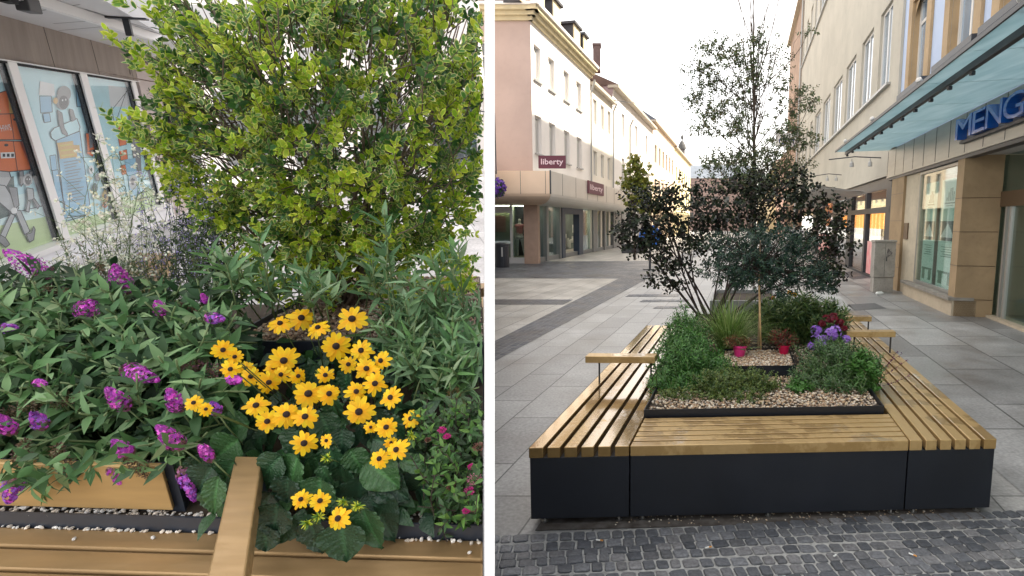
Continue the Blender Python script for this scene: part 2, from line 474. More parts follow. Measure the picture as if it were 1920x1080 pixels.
# real setts in front of the bench
rng = random.Random(5)
Ca, Cb = G(928, 1006), G(1920, 958)
ldir = unit(Cb - Ca); fdir = np.array((-ldir[1], ldir[0], 0)) * -1
mb = MB(); pp = [Ca - ldir * .7, Cb + ldir * 1.5, Cb + ldir * 1.5 + fdir * 1.7, Ca - ldir * .7 + fdir * 1.7]
mb.poly([(p[0], p[1], .004) for p in pp])
tag(mb.obj('sett_bedding', M_joint), kind='structure')
V = []; F = []; C = []
row = 0; f = .0
while f < 1.6:
    h = rng.uniform(.068, .085); s = -.65 + rng.uniform(0, .05)
    LL = np.linalg.norm(Cb - Ca) + 1.4
    while s < LL:
        w = rng.uniform(.062, .098)
        c = Ca + ldir * (s + w / 2) + fdir * (f + h / 2 + .012 * math.sin(s * 2.1 + row))
        g = .0042
        corners = []
        rot = rng.gauss(0, .05)
        for (a, b) in ((-1, -1), (1, -1), (1, 1), (-1, 1)):
            aa = a * (w / 2 - g) * rng.uniform(.92, 1.05); bb = b * (h / 2 - g) * rng.uniform(.92, 1.05)
            corners.append(c + ldir * (aa * math.cos(rot) - bb * math.sin(rot)) + fdir * (aa * math.sin(rot) + bb * math.cos(rot)))
        cen = sum(corners) / 4; tilt = (rng.gauss(0, .02), rng.gauss(0, .02)); zt = rng.uniform(.010, .015)
        # octagonal rounded outline in three rings
        out = []
        for k in range(4):
            p, q, r = corners[k - 1], corners[k], corners[(k + 1) % 4]
            cut = rng.uniform(.07, .17)
            out += [q + (p - q) * cut, q + (r - q) * cut]
        col = np.array(rng.choice([(.085, .09, .10), (.12, .125, .135), (.065, .07, .08), (.15, .15, .155), (.10, .103, .11)])) * rng.uniform(.85, 1.2)
        st = len(V)
        for (sc_, z) in ((1.0, .004), (.98, zt * .7), (.88, zt), (.5, zt + .0015)):
            for p in out:
                q = cen + (p - cen) * sc_
                V.append((q[0], q[1], z + (tilt[0] * np.dot(q - cen, ldir) + tilt[1] * np.dot(q - cen, fdir)) + (rng.gauss(0, .0007) if z > .006 else 0))); C.append(col)
        for r_ in range(3):
            for k in range(8): F.append([st + r_ * 8 + k, st + r_ * 8 + (k + 1) % 8, st + (r_ + 1) * 8 + (k + 1) % 8, st + (r_ + 1) * 8 + k])
        F.append([st + 24 + k for k in range(8)])
        s += w
    f += h; row += 1
Vn = np.array(V)
def attr_mat(name, rough, bump=.3, bscale=150, spec=.5, rv=.12):
    m = bpy.data.materials.new(name); m.use_nodes = True; nt = m.node_tree; b = nt.nodes['Principled BSDF']
    at = nt.nodes.new('ShaderNodeVertexColor'); at.layer_name = 'Col'
    n = nt.nodes.new('ShaderNodeTexNoise'); n.inputs['Scale'].default_value = bscale * .5; n.inputs['Detail'].default_value = 5
    geo = nt.nodes.new('ShaderNodeNewGeometry'); nt.links.new(geo.outputs['Position'], n.inputs['Vector'])
    r = nt.nodes.new('ShaderNodeMapRange'); r.inputs['From Min'].default_value = .3; r.inputs['From Max'].default_value = .7; r.inputs['To Min'].default_value = .7; r.inputs['To Max'].default_value = 1.35
    nt.links.new(n.outputs['Fac'], r.inputs['Value'])
    sc = nt.nodes.new('ShaderNodeVectorMath'); sc.operation = 'SCALE'; nt.links.new(at.outputs['Color'], sc.inputs[0]); nt.links.new(r.outputs[0], sc.inputs['Scale'])
    nt.links.new(sc.outputs[0], b.inputs['Base Color']); b.inputs['Specular IOR Level'].default_value = spec
    r2 = nt.nodes.new('ShaderNodeMapRange'); r2.inputs['To Min'].default_value = rough - rv; r2.inputs['To Max'].default_value = rough + rv
    nt.links.new(n.outputs['Fac'], r2.inputs['Value']); nt.links.new(r2.outputs[0], b.inputs['Roughness'])
    n4 = nt.nodes.new('ShaderNodeTexNoise'); n4.inputs['Scale'].default_value = bscale; n4.inputs['Detail'].default_value = 4; nt.links.new(geo.outputs['Position'], n4.inputs['Vector'])
    bp = nt.nodes.new('ShaderNodeBump'); bp.inputs['Strength'].default_value = bump; bp.inputs['Distance'].default_value = .004
    nt.links.new(n4.outputs['Fac'], bp.inputs['Height']); nt.links.new(bp.outputs[0], b.inputs['Normal'])
    return m
o = link_mesh('cobblestone_paving', V, F, attr_mat('basalt setts', .50, .5, 130), smooth=False, fixn=True, col=np.array(C)); tag(o, kind='structure')

# ---------------------------------------------------------------- facade helpers
def wall_holes(mb, F, a0, a1, z0, z1, holes, d=0.0, depth=.18, m=0, mr=0):
    A = sorted(set([a0, a1] + [min(max(x, a0), a1) for h in holes for x in h[:2]]))
    Z = sorted(set([z0, z1] + [min(max(x, z0), z1) for h in holes for x in h[2:4]]))
    for i in range(len(A) - 1):
        for j in range(len(Z) - 1):
            ca, cz = (A[i] + A[i + 1]) / 2, (Z[j] + Z[j + 1]) / 2
            if any(h[0] < ca < h[1] and h[2] < cz < h[3] for h in holes): continue
            mb.poly([F.pt(A[i], Z[j], d), F.pt(A[i + 1], Z[j], d), F.pt(A[i + 1], Z[j + 1], d), F.pt(A[i], Z[j + 1], d)], m)
    for h in holes:
        b0, b1, c0, c1 = h[:4]
        e = d - depth
        mb.poly([F.pt(b0, c0, d), F.pt(b0, c1, d), F.pt(b0, c1, e), F.pt(b0, c0, e)], mr)
        mb.poly([F.pt(b1, c0, d), F.pt(b1, c1, d), F.pt(b1, c1, e), F.pt(b1, c0, e)], mr)
        mb.poly([F.pt(b0, c1, d), F.pt(b1, c1, d), F.pt(b1, c1, e), F.pt(b0, c1, e)], mr)
        mb.poly([F.pt(b0, c0, d), F.pt(b1, c0, d), F.pt(b1, c0, e), F.pt(b0, c0, e)], mr)
def fb(F): return lambda a, z, d: F.pt(a, z, d)
def window(F, h, parent, mf, mg, T=None, d=-.12, fw=.07, mull=1, trans=None, sill=None, name='window', label=None, surround=None):
    b0, b1, c0, c1 = h[:4]
    mb = MB(T); g = fb(F); D = (d - .05, d + .02)
    mb.fbox(g, (b0, b1), (c0, c0 + fw), D); mb.fbox(g, (b0, b1), (c1 - fw, c1), D)
    mb.fbox(g, (b0, b0 + fw), (c0 + fw, c1 - fw), D); mb.fbox(g, (b1 - fw, b1), (c0 + fw, c1 - fw), D)
    for k in range(mull):
        x = b0 + (b1 - b0) * (k + 1) / (mull + 1); mb.fbox(g, (x - fw * .5, x + fw * .5), (c0 + fw, c1 - fw), (D[0], D[1] - .005))
    if trans: 
        z = c0 + (c1 - c0) * trans; mb.fbox(g, (b0 + fw, b1 - fw), (z - fw * .5, z + fw * .5), (D[0] + .003, D[1] - .01))
    w = mb.obj(name, mf, parent)
    if label: w['label'] = label
    q = MB(T); q.fbox(g, (b0 + fw * .9, b1 - fw * .9), (c0 + fw * .9, c1 - fw * .9), (d - .03, d - .015)); q.obj('pane', mg, w)
    if sill is not None:
        q = MB(T); q.fbox(g, (b0 - .08, b1 + .08), (c0 - .07, c0 - .002), (d + .02, .09)); q.obj('sill', sill, w)
    return w
M_pane = mat('window glass reflecting', (.05, .065, .08), .06, spec=.9, coat=1.0)
M_paneb = mat('sky-blue window glass', (.16, .24, .33), .05, spec=1.0, coat=1.0, var=.4, vscale=.5)
M_wframe = mat('white window frame', (.62, .6, .57), .45)
M_wframeg = mat('grey window frame', (.36, .35, .33), .45)
M_sill = mat('metal sill', (.35, .35, .34), .4, metal=.3)
M_curt = mat('pale net curtain', (.45, .44, .42), .8)

# ---------------------------------------------------------------- buildings on the right of the street
RO = G(1697, 552); RF = Frame(RO, UD, (-1, KR, 0))
def ra(px, py=430, d=0): return RF.hit(px, py, d)[0]
def rz(px, py, d=0): return RF.hit(px, py, d)[1]
M_blue = mat('pale blue render', (.42, .50, .66), .8, var=.06, vscale=1.5, bump=.1)
M_creamR = mat('cream render', (.42, .395, .335), .85, var=.09, vscale=.7, bump=.12, bscale=30, dirt=.12)
M_sand = mat('sandstone cladding', (.36, .255, .145), .75, var=.14, vscale=2.2, bump=.25, bscale=60, dirt=.15)
M_sandl = mat('pale limestone', (.50, .42, .31), .8, var=.1, vscale=2, bump=.2, dirt=.2)
M_fascia = mat('brushed metal fascia', (.33, .325, .30), .38, metal=.5, var=.08, vscale=1.5, stretch=(1, 1, 6))
M_dark = mat('anthracite metal', (.035, .038, .045), .45, spec=.5, var=.2, vscale=3)
M_black = mat('dark interior', (.012, .012, .014), .8)
M_brown = mat('bronze metal', (.13, .085, .05), .4, metal=.3)
M_shopglass = glass_mat('shop glass', (.82, .9, .88), .10)
M_soff = mat('grey soffit', (.45, .44, .42), .7)

z_fb = rz(1668, 333, .05); z_ft = rz(1668, 283, .05)
a_12 = ra(1667, 310)                                # where the two buildings meet
a_up = ra(1688, 150)
z_top1 = 20.0  # unseen upper wall raised so its shadow covers the flower corner
b1 = thing('department_store', 'pale blue building with arched sandstone windows above a metal fascia', 'building', RF.pt(-6, 0))
# upper wall with holes
za0 = rz(1722, 152); za1 = rz(1728, -12)
wins = []
for (p0, p1) in ((1712, 1742), (1782, 1831), (1876, 1935)):
    x1 = ra(p0, 80); x0 = ra(p1, 40)
    wins.append((x0, x1, za0, za1))
x = wins[-1][0]; stepw = wins[0][0] - wins[1][0]; ww = wins[0][1] - wins[0][0]
for k in range(1, 5): wins.append((wins[2][0] - stepw * k, wins[2][0] - stepw * k + ww, za0, za1))
mb = MB()
wall_holes(mb, RF, -32, a_up, z_ft + .02, z_top1, wins, 0, .2, 0, 1)
wall_holes(mb, RF, a_up, a_12, z_ft + .02, z_top1, [], .0, .2, 2, 1)
mb.fbox(fb(RF), (a_up - .12, a_up + .28), (z_ft + .03, z_top1), (.003, .07), 2)
mb.fbox(fb(RF), (-32, a_12), (z_ft, z_top1), (-9, -.3), 2)
mb.obj('wall', [M_blue, M_sand, M_creamR], b1)
for k, h in enumerate(wins):
    if k < 4:
        window(RF, h, b1, M_wframe, M_paneb, d=-.14, mull=1, trans=.72, fw=.08)
        s_ = MB(); g = fb(RF)
        s_.fbox(g, (h[0] - .32, h[0]), (h[2] - .1, h[3] + .3), (.003, .06)); s_.fbox(g, (h[1], h[1] + .3), (h[2] - .1, h[3] + .3), (.003, .06))
        s_.fbox(g, (h[0], h[1]), (h[3] - .02, h[3] + .3), (.003, .05))
        cxm = (h[0] + h[1]) / 2; r = (h[1] - h[0]) / 2                    # arch spandrels
        for sg in (-1, 1):
            pts = [RF.pt(cxm + sg * r, h[3], -.02), RF.pt(cxm + sg * r, h[3] - r * .8, -.02)]
            for q in range(1, 7):
                t = math.pi / 2 * q / 6; pts.append(RF.pt(cxm + sg * r * math.cos(t), h[3] - r * .8 + r * .78 * math.sin(t), -.02))
            s_.poly(pts)
        s_.obj('window_surround', M_sand, b1)
        q = MB(); q.fbox(g, (h[0] - .4, h[1] + .4), (h[2] - .22, h[2] - .1), (.0, .2)); q.obj('sill', M_dark, b1)
# metal fascia
q = MB(); q.fbox(fb(RF), (-14, a_12), (z_fb, z_ft), (-.2, .05))
fo = q.obj('fascia', M_fascia, b1)
for k in range(14):
    a = a_12 - .08 - k * .78
    q = MB(); q.fbox(fb(RF), (a - .006, a + .006), (z_fb + .03, z_ft - .002), (.05, .054)); q.obj('panel_joint', M_dark, fo)
q = MB(); q.fbox(fb(RF), (-14, a_12), (z_fb - .07, z_fb - .002), (-.15, .03)); q.obj('trim', M_dark, fo)
# letters
zb = rz(1807, 262, .1); zh = rz(1807, 224, .1) - zb
fo2 = thing('shop_sign', 'big blue three-dimensional capital letters on the metal fascia', 'shop sign', RF.pt(ra(1840, 240), zb, .1))
M_blueL = mat('blue acrylic letters', (.012, .10, .42), .22, spec=.6, coat=.5)
for ch, p0, p1 in (('M', 1804, 1834), ('E', 1836, 1859), ('N', 1861, 1891), ('G', 1893, 1932)):
    A0 = ra(p0, 240, .1); A1 = ra(p1, 240, .1)
    v, f = text_mesh(ch, 1.0, .5, .0)
    xs = [p[0] for p in v]; ys = [p[1] for p in v]; x0, x1, y0, y1 = min(xs), max(xs), min(ys), max(ys)
    q = MB(); idx = [q._a(RF.pt(A0 + (A1 - A0) * (p[0] - x0) / (x1 - x0), zb + zh * (p[1] - y0) / (y1 - y0), .13 + p[2] * .16)) for p in v]
    for ff in f: q.f.append([idx[k] for k in ff]); q.m.append(0)
    q.obj('letter', M_blueL, fo2)
q = MB(); q.fbox(fb(RF), (ra(1935, 240, .1), ra(1803, 240, .1)), (zb - .06, zb - .01), (.052, .12)); q.obj('mounting_rail', M_dark, fo2)
# ground floor of the store
a_c = ra(1789, 592.5); a_w1 = ra(1777, 587); a_w0 = ra(1706, 545)
q = MB(); g = fb(RF)
plz = .30
q.fbox(g, (a_c, -.0), (0, plz), (-.35, .06)); q.obj('plinth', M_sandl, b1)
q = MB(); q.fbox(g, (a_c - .02, .02), (plz, plz + .06), (-.3, .13)); q.obj('ledge', mat('grey stone ledge', (.26, .24, .21), .7, var=.2, vscale=5), b1)
q = MB(); q.fbox(g, (a_c, a_w1), (0.001, z_fb), (-.62, .02)); pil = q.obj('pillar', M_sand, b1)
for zz in (.32, .95, 1.58, 2.2): q = MB(); q.fbox(g, (a_c - .006, a_w1 + .002), (zz, zz + .012), (-.61, .024)); q.obj('joint', M_brown, pil)
q = MB(); q.fbox(g, (ra(1718, 430), ra(1691, 430)), (0, z_fb), (-.5, -.04)); q.obj('side_wall', mat('cream painted wall', (.55, .48, .36), .8, var=.1, vscale=2, dirt=.2), b1)
q = MB(); q.fbox(g, (ra(1691, 430), ra(1669, 430)), (0, z_fb), (-.5, .02)); q.obj('pillar', M_sand, b1)
for zz in (.6, 1.2, 1.8, 2.5): q = MB(); q.fbox(g, (ra(1691, 430), ra(1669, 430)), (zz, zz + .012), (.02, .024)); q.obj('joint', M_brown, b1)
# display window
h = (a_w1 + .01, ra(1716, 430), plz + .07, z_fb - .08)
w = window(RF, h, b1, M_fascia, M_shopglass, d=-.05, mull=0, fw=.06, name='display_window')
q = MB(); q.fbox(g, (h[0] - .1, h[1] + .05), (plz, z_fb), (-1.6, -1.5)); q.fbox(g, (h[0], h[1] + .05), (plz - .02, plz + .04), (-1.5, -.12)); q.obj('window_back', mat('grey display back', (.10, .105, .10), .8), b1)
M_mint = mat('pale green printed film', (.66, .80, .70), .5)
M_grn = mat('green print', (.10, .20, .12), .5); M_teal = mat('dark teal print', (.05, .09, .09), .5); M_wh = mat('white print', (.72, .74, .72), .5)
pw = (h[1] - h[0]); ptop = rz(1760, 340, -.13); pbot = plz + .1
for (f0, f1) in ((.08, .50), (.60, .92)):
    A0, A1 = h[0] + pw * f0, h[0] + pw * f1
    q = MB(); q.fbox(g, (A0, A1), (pbot, ptop), (-.13, -.125), 0)
    W = A1 - A0; mid = (A0 + A1) / 2
    def R(x0, x1, z0, z1, m, dd=.004): q.fbox(g, (A0 + W * x0, A0 + W * x1), (pbot + (ptop - pbot) * z0, pbot + (ptop - pbot) * z1), (-.125, -.125 + dd), m)
    for k in range(5): R(.28 + .09 * k, .33 + .09 * k, .80, .86 + .06 * math.sin(k * .8 + .4), 1)
    R(.22, .78, .775, .79, 1); R(.3, .7, .755, .762, 1)
    R(.04, .96, .44, .62, 2)
    q.poly([RF.pt(A0 + W * .1, pbot + (ptop - pbot) * .47, -.118), RF.pt(A0 + W * .9, pbot + (ptop - pbot) * .47, -.118), RF.pt(A0 + W * .5, pbot + (ptop - pbot) * .60, -.118)], 3)
    for k in range(5): R(.2, .8 - .1 * (k % 2), .38 - .022 * k, .386 - .022 * k, 1)
    R(.12, .34, .04, .14, 1); R(.66, .88, .04, .14, 1); R(.08, .92, .14, .16, 1)
    q.obj('poster', [M_mint, M_grn, M_teal, M_wh], b1)
# recessed entrance
RD = -.62
q = MB(); q.fbox(g, (-14, a_c), (z_fb - .02, z_fb + .1), (-3, -.16)); q.obj('soffit', M_soff, b1)
aD0 = RF.hit(1852, 470, RD)[0]
q = MB(); 
q.fbox(g, (-14, a_c + .3), (z_fb - .95, z_fb - .68), (RD - .1, RD + .02), 0)
q.obj('lintel', M_brown, b1)
q = MB(); q.fbox(g, (-14, a_c + .3), (0.0, .05), (RD - .2, RD + .1)); q.obj('threshold', M_sandl, b1)
q = MB(); q.fbox(g, (-14, a_c + .3), (.05, z_fb - .02), (RD - .05, RD - .03)); q.obj('entrance_glass', M_shopglass, b1)
q = MB()
for px in (1880, 1888):
    a = RF.hit(px, 470, RD)[0]; q.fbox(g, (a - .03, a + .03), (.05, z_fb - .95), (RD - .06, RD + .0))
q.obj('door_frame', mat('aluminium', (.55, .53, .5), .35, metal=.6), b1)
q = MB(); q.fbox(g, (-14, a_c + .3), (.0, z_fb), (-3.6, -3.5)); q.fbox(g, (a_c + .28, a_c + .36), (0, z_fb), (-3.5, RD - .1)); q.fbox(g, (-14, a_c + .3), (.001, .02), (-3.5, RD - .2)); q.obj('interior', mat('dim beige interior', (.28, .29, .24), .7), b1)
q = MB(); q.fbox(g, (ra(1703, 440, -.04), ra(1696, 440, -.04)), (1.35, 1.75), (-.04, -.01)); q.obj('intercom', M_brown, b1)

# glass canopy
zc = rz(1668, 282.5)
cn = thing('glass_canopy', 'long teal glass canopy on a dark steel bar above the store', 'canopy', RF.pt(-4, zc))
outw = 1.42
m = bpy.data.materials.new('teal glass'); m.use_nodes = True; nt = m.node_tree; b = nt.nodes['Principled BSDF']
b.inputs['Base Color'].default_value = (.28, .50, .54, 1); b.inputs['Roughness'].default_value = .15; b.inputs['Specular IOR Level'].default_value = .8
tr = nt.nodes.new('ShaderNodeBsdfTranslucent'); tr.inputs['Color'].default_value = (.5, .8, .83, 1)
n = nt.nodes.new('ShaderNodeTexNoise'); n.inputs['Scale'].default_value = 2.5; n.inputs['Detail'].default_value = 7
mpn = nt.nodes.new('ShaderNodeMapping'); mpn.inputs['Scale'].default_value = (3, .5, 1); gn = nt.nodes.new('ShaderNodeNewGeometry'); nt.links.new(gn.outputs['Position'], mpn.inputs['Vector']); nt.links.new(mpn.outputs[0], n.inputs['Vector'])
cr = nt.nodes.new('ShaderNodeMixRGB'); cr.inputs['Color1'].default_value = (.32, .45, .47, 1); cr.inputs['Color2'].default_value = (.64, .72, .73, 1); nt.links.new(n.outputs['Fac'], cr.inputs['Fac']); nt.links.new(cr.outputs[0], tr.inputs['Color'])
mx = nt.nodes.new('ShaderNodeMixShader'); mx.inputs['Fac'].default_value = .85
nt.links.new(b.outputs[0], mx.inputs[1]); nt.links.new(tr.outputs[0], mx.inputs[2]); nt.links.new(mx.outputs[0], nt.nodes['Material Output'].inputs['Surface'])
M_tealglass = m
acan = a_12
for k in range(12):
    a1_ = acan - k * 1.55; a0_ = a1_ - 1.54
    q = MB(); q.fbox(g, (a0_, a1_), (zc, zc + .018), (.02, outw)); q.obj('glass_panel', M_tealglass, cn)
q = MB(); q.fbox(g, (-14, acan), (zc - .09, zc - .004), (outw * .78, outw * .78 + .07)); q.obj('support_beam', M_dark, cn)
q = MB(); q.fbox(g, (-14, acan + .01), (zc - .012, zc + .04), (outw, outw + .025)); q.obj('edge_strip', M_dark, cn)
for k in range(12):
    a = acan - .2 - k * .78
    q = MB(); q.box(RF.pt(a, zc - .13, outw * .78 + .035), (.05, .05, .05)); q.obj('clamp', M_dark, cn)
for k in range(4):
    a = acan - 1.2 - k * 3.1
    q = MB(); q.tube([RF.pt(a, zc + 1.0, .02), RF.pt(a, zc + .05, outw * .8)], .014, 6); q.obj('tie_rod', M_sill, cn)
    s_ = thing('floodlight', 'small white floodlight clipped on the canopy edge, number %s from the cream facade' % ('first', 'second', 'third', 'fourth')[k], 'lamp', RF.pt(a, zc + .06, outw * .95), 'floodlights on the glass canopy')
    s_['label'] = ('small white floodlight above the canopy end beside the cream facade', 'small white floodlight on the canopy edge under the first arched window', 'small white floodlight on the canopy edge near the second arched window', 'small white floodlight on the canopy edge farthest from the cream facade')[k]
    q = MB(); q.lathe(RF.pt(a, zc + .10, outw * .95), [(.02, 0), (.045, .02), (.045, .08), (.02, .10)], 10, axis=unit(np.array((-.7, -.4, .5)))); q.obj('housing', M_wframe, s_)
    q = MB(); q.tube([RF.pt(a, zc + .02, outw * .95), RF.pt(a, zc + .12, outw * .95)], .02, 6); q.obj('bracket', M_sill, s_)

# ---- cream building with the drugstore
a_23 = RF.hit(1500, 200)[0]
z_e2 = rz(1500, 6)
b2 = thing('cream_building', 'cream rendered building with two rows of white windows over an orange-lit shop', 'building', RF.pt(a_12 + 6, 0))
zl1 = rz(1657, 20); zl0 = rz(1660, 160); zu0 = rz(1502, 131); zu1 = zu0 + (zl1 - zl0)
rowp = [(1647, 1668), (1615, 1635), (1588, 1605), (1566, 1581), (1548, 1560), (1533, 1543)]
wins2 = [(RF.hit(p1, 100)[0], RF.hit(p0, 100)[0], zl0, zl1) for p0, p1 in rowp]
gap = wins2[1][0] - wins2[0][0]
xw = wins2[-1][1]
while xw + gap < a_23 - .5:
    wins2.append((xw + gap - 1.1, xw + gap, zl0, zl1)); xw += gap
up = []
for h in wins2: up.append((h[0], h[1], zu0, zu1))
zz0 = z_fb + .1
mb = MB(); wall_holes(mb, RF, a_12, a_23, zz0, z_e2, wins2 + up, -.02, .22, 0, 0)
mb.fbox(g, (a_12, a_23), (zz0, z_e2), (-9, -.4), 0)
mb.obj('wall', M_creamR, b2)
for h in (wins2 + up)[:]:
    window(RF, h, b2, M_wframe, M_paneb, d=-.12, mull=1, fw=.09)
for (zz, nm) in ((zl0, 'a'), (zu0, 'b')):
    q = MB(); q.fbox(g, (a_12 + .5, a_23 - .3), (zz - .09, zz - .02), (-.018, .09)); q.obj('sill_band', M_sill, b2)
q = MB(); q.fbox(g, (a_12, a_23 + .3), (z_e2, z_e2 + .22), (-.3, .55)); q.fbox(g, (a_12, a_23 + .2), (z_e2 - .25, z_e2), (-.01, .2)); q.obj('eave', mat('dark eave', (.12, .11, .10), .6), b2)
q = MB(); q.poly([RF.pt(a_12, z_e2 + .22, .5), RF.pt(a_23 + .2, z_e2 + .22, .5), RF.pt(a_23 + .2, z_e2 + 3, -5), RF.pt(a_12, z_e2 + 3, -5)]); q.obj('roof', mat('brown roof tiles', (.16, .09, .07), .8, var=.2, vscale=3), b2)
q = MB(); q.tube([RF.pt(a_23 - .1, z_e2 - .1, .45), RF.pt(a_23 - .1, z_e2 - 1.1, .1), RF.pt(a_23 - .1, .2, .1)], .07, 8); q.obj('downpipe', M_sill, b2)
# drug store front
sd_ = -.12
q = MB(); zt = zz0
a_s1 = RF.hit(1520, 440)[0]
q.fbox(g, (a_12, a_s1), (zz0 - .35, zz0 + .0), (sd_ - .2, sd_ + .02)); q.fbox(g, (a_12, a_s1), (2.05, 2.22), (sd_ - .1, sd_ + .05))
for p0, p1 in ((1652, 1667), (1583, 1590), (1614, 1617), (1556, 1560), (1521, 1527)):
    q.fbox(g, (RF.hit(p1, 440)[0], RF.hit(p0, 440)[0]), (0, zz0 - .35), (sd_ - .1, sd_ + .045))
q.fbox(g, (a_12, a_s1), (0.0, .07), (sd_ - .1, sd_ + .04))
q.obj('shop_frame', M_dark, b2)
q = MB(); q.fbox(g, (a_12 + .1, a_s1), (.07, zz0 - .36), (sd_ - .05, sd_ - .03)); q.obj('shop_glazing', glass_mat('drugstore glass', (.9, .9, .9), .10), b2)
M_or = emit_mat('orange lit wall', (1.0, .36, .05), .9)
q = MB(); q.fbox(g, (a_12 + .1, a_s1), (0, zz0 - .3), (-4, -3.9), 1); q.fbox(g, (a_12 + .1, a_s1), (1.5, zz0 - .75), (-1.75, -1.7), 0)
q.fbox(g, (a_12 + .1, a_s1), (0.001, .05), (-3.9, sd_ - .1), 1)
q.obj('interior', [M_or, mat('shop interior', (.22, .18, .16), .7)], b2)
rg = random.Random(3); q = MB(); cols_ = [mat('shelf goods magenta', (.5, .06, .16), .5), mat('shelf goods white', (.6, .6, .58), .5), mat('shelf goods green', (.1, .25, .12), .5), mat('shelf goods blue', (.06, .1, .3), .5), mat('shelf goods red', (.55, .05, .05), .5)]
for k in range(90):
    a = rg.uniform(a_12 + .3, a_12 + 6); z = .35 + .3 * rg.randrange(5); q = MB(); q.fbox(g, (a, a + rg.uniform(.1, .3)), (z, z + rg.uniform(.12, .26)), (-1.6, -1.45)); q.obj('package', cols_[rg.randrange(5)], b2)
M_pink = mat('pink printed film', (.80, .20, .24), .5, col2=(.85, .62, .58), var=.1, vscale=2.2)
for p0, p1, y0, y1 in ((1618, 1636, 461, 525), (1530, 1555, 455, 505)):
    A1 = RF.hit(p0, 480)[0]; A0 = RF.hit(p1, 480)[0]
    q = MB(); q.fbox(g, (A0, A1), (.09, 1.15), (sd_ + .0, sd_ + .006)); q.obj('poster', M_pink, b2)
q = MB(); q.fbox(g, (RF.hit(1553, 400)[0], RF.hit(1542, 400)[0]), (1.6, 2.9), (sd_, sd_ + .005)); q.obj('poster', mat('red orange print', (.8, .12, .05), .5, col2=(.8, .4, .1), var=.1, vscale=2), b2)

# fabric awning and wall lamps
aw = thing('awning', 'curved pale grey fabric awning sagging over the shop pavement', 'awning', RF.pt(a_12 + 4, 2.7))
A0, A1 = RF.hit(1622, 365)[0], RF.hit(1515, 345)[0]
V = []; F = []; nu, nv = 24, 8
for i in range(nu + 1):
    for j in range(nv + 1):
        u_, v_ = i / nu, j / nv
        a = A0 + (A1 - A0) * u_; d = .02 + 1.9 * v_ * (1 - .25 * (1 - math.sin(math.pi * u_)))
        z = 2.75 + .55 * u_ * u_ * v_ - .28 * math.sin(math.pi * u_) * (.3 + .7 * v_) + .25 * v_
        V.append(RF.pt(a, z, d)); V.append(RF.pt(a, z + .02, d))
for i in range(nu):
    for j in range(nv):
        k = lambda i, j, t: ((i * (nv + 1) + j) * 2 + t)
        F.append([k(i, j, 0), k(i, j + 1, 0), k(i + 1, j + 1, 0), k(i + 1, j, 0)]); F.append([k(i, j, 1), k(i + 1, j, 1), k(i + 1, j + 1, 1), k(i, j + 1, 1)])
link_mesh('fabric', V, F, leafless := mat('awning fabric', (.50, .52, .50), .7, var=.06, vscale=3), aw, smooth=True)
q = MB()
for k in range(7):
    a = A0 + (A1 - A0) * k / 6; q.tube([RF.pt(a, 2.8, .02), RF.pt(a, 2.72 - .2 * math.sin(math.pi * k / 6) + .2 + .5 * (k / 6) ** 2, 1.3)], .015, 5)
q.obj('strut', M_sill, aw)
for k, (p0, y0, p1, y1) in enumerate(((1546, 312, 1652, 296), (1540, 332, 1578, 328))):
    q = thing('wall_lamp', ('long dark lamp arm reaching out from the cream wall with two spotlights', 'short dark lamp arm beyond the longer one above the awning')[k], 'lamp', RF.pt(RF.hit(p1, y1)[0], rz(p1, y1)), 'lamp arms on the cream wall')
    s_ = MB(); A = RF.hit(p1, y1)[0]; z = rz(p1, y1); e = RF.pt(A, z, 0); tip = RF.pt(A + .1, z, 1.45 if k == 0 else 1.0)
    s_.tube([e, (e + tip) / 2 + np.array((0, 0, .06)), tip], .018, 6); s_.obj('arm', M_dark, q)
    for w_ in (.2, .55):
        c = e + (tip - e) * w_; s_ = MB(); s_.lathe(c + np.array((0, 0, -.24)), [(.07, 0), (.06, .12), (.02, .16), (.015, .24)], 8); s_.obj('spotlight', M_sill, q)

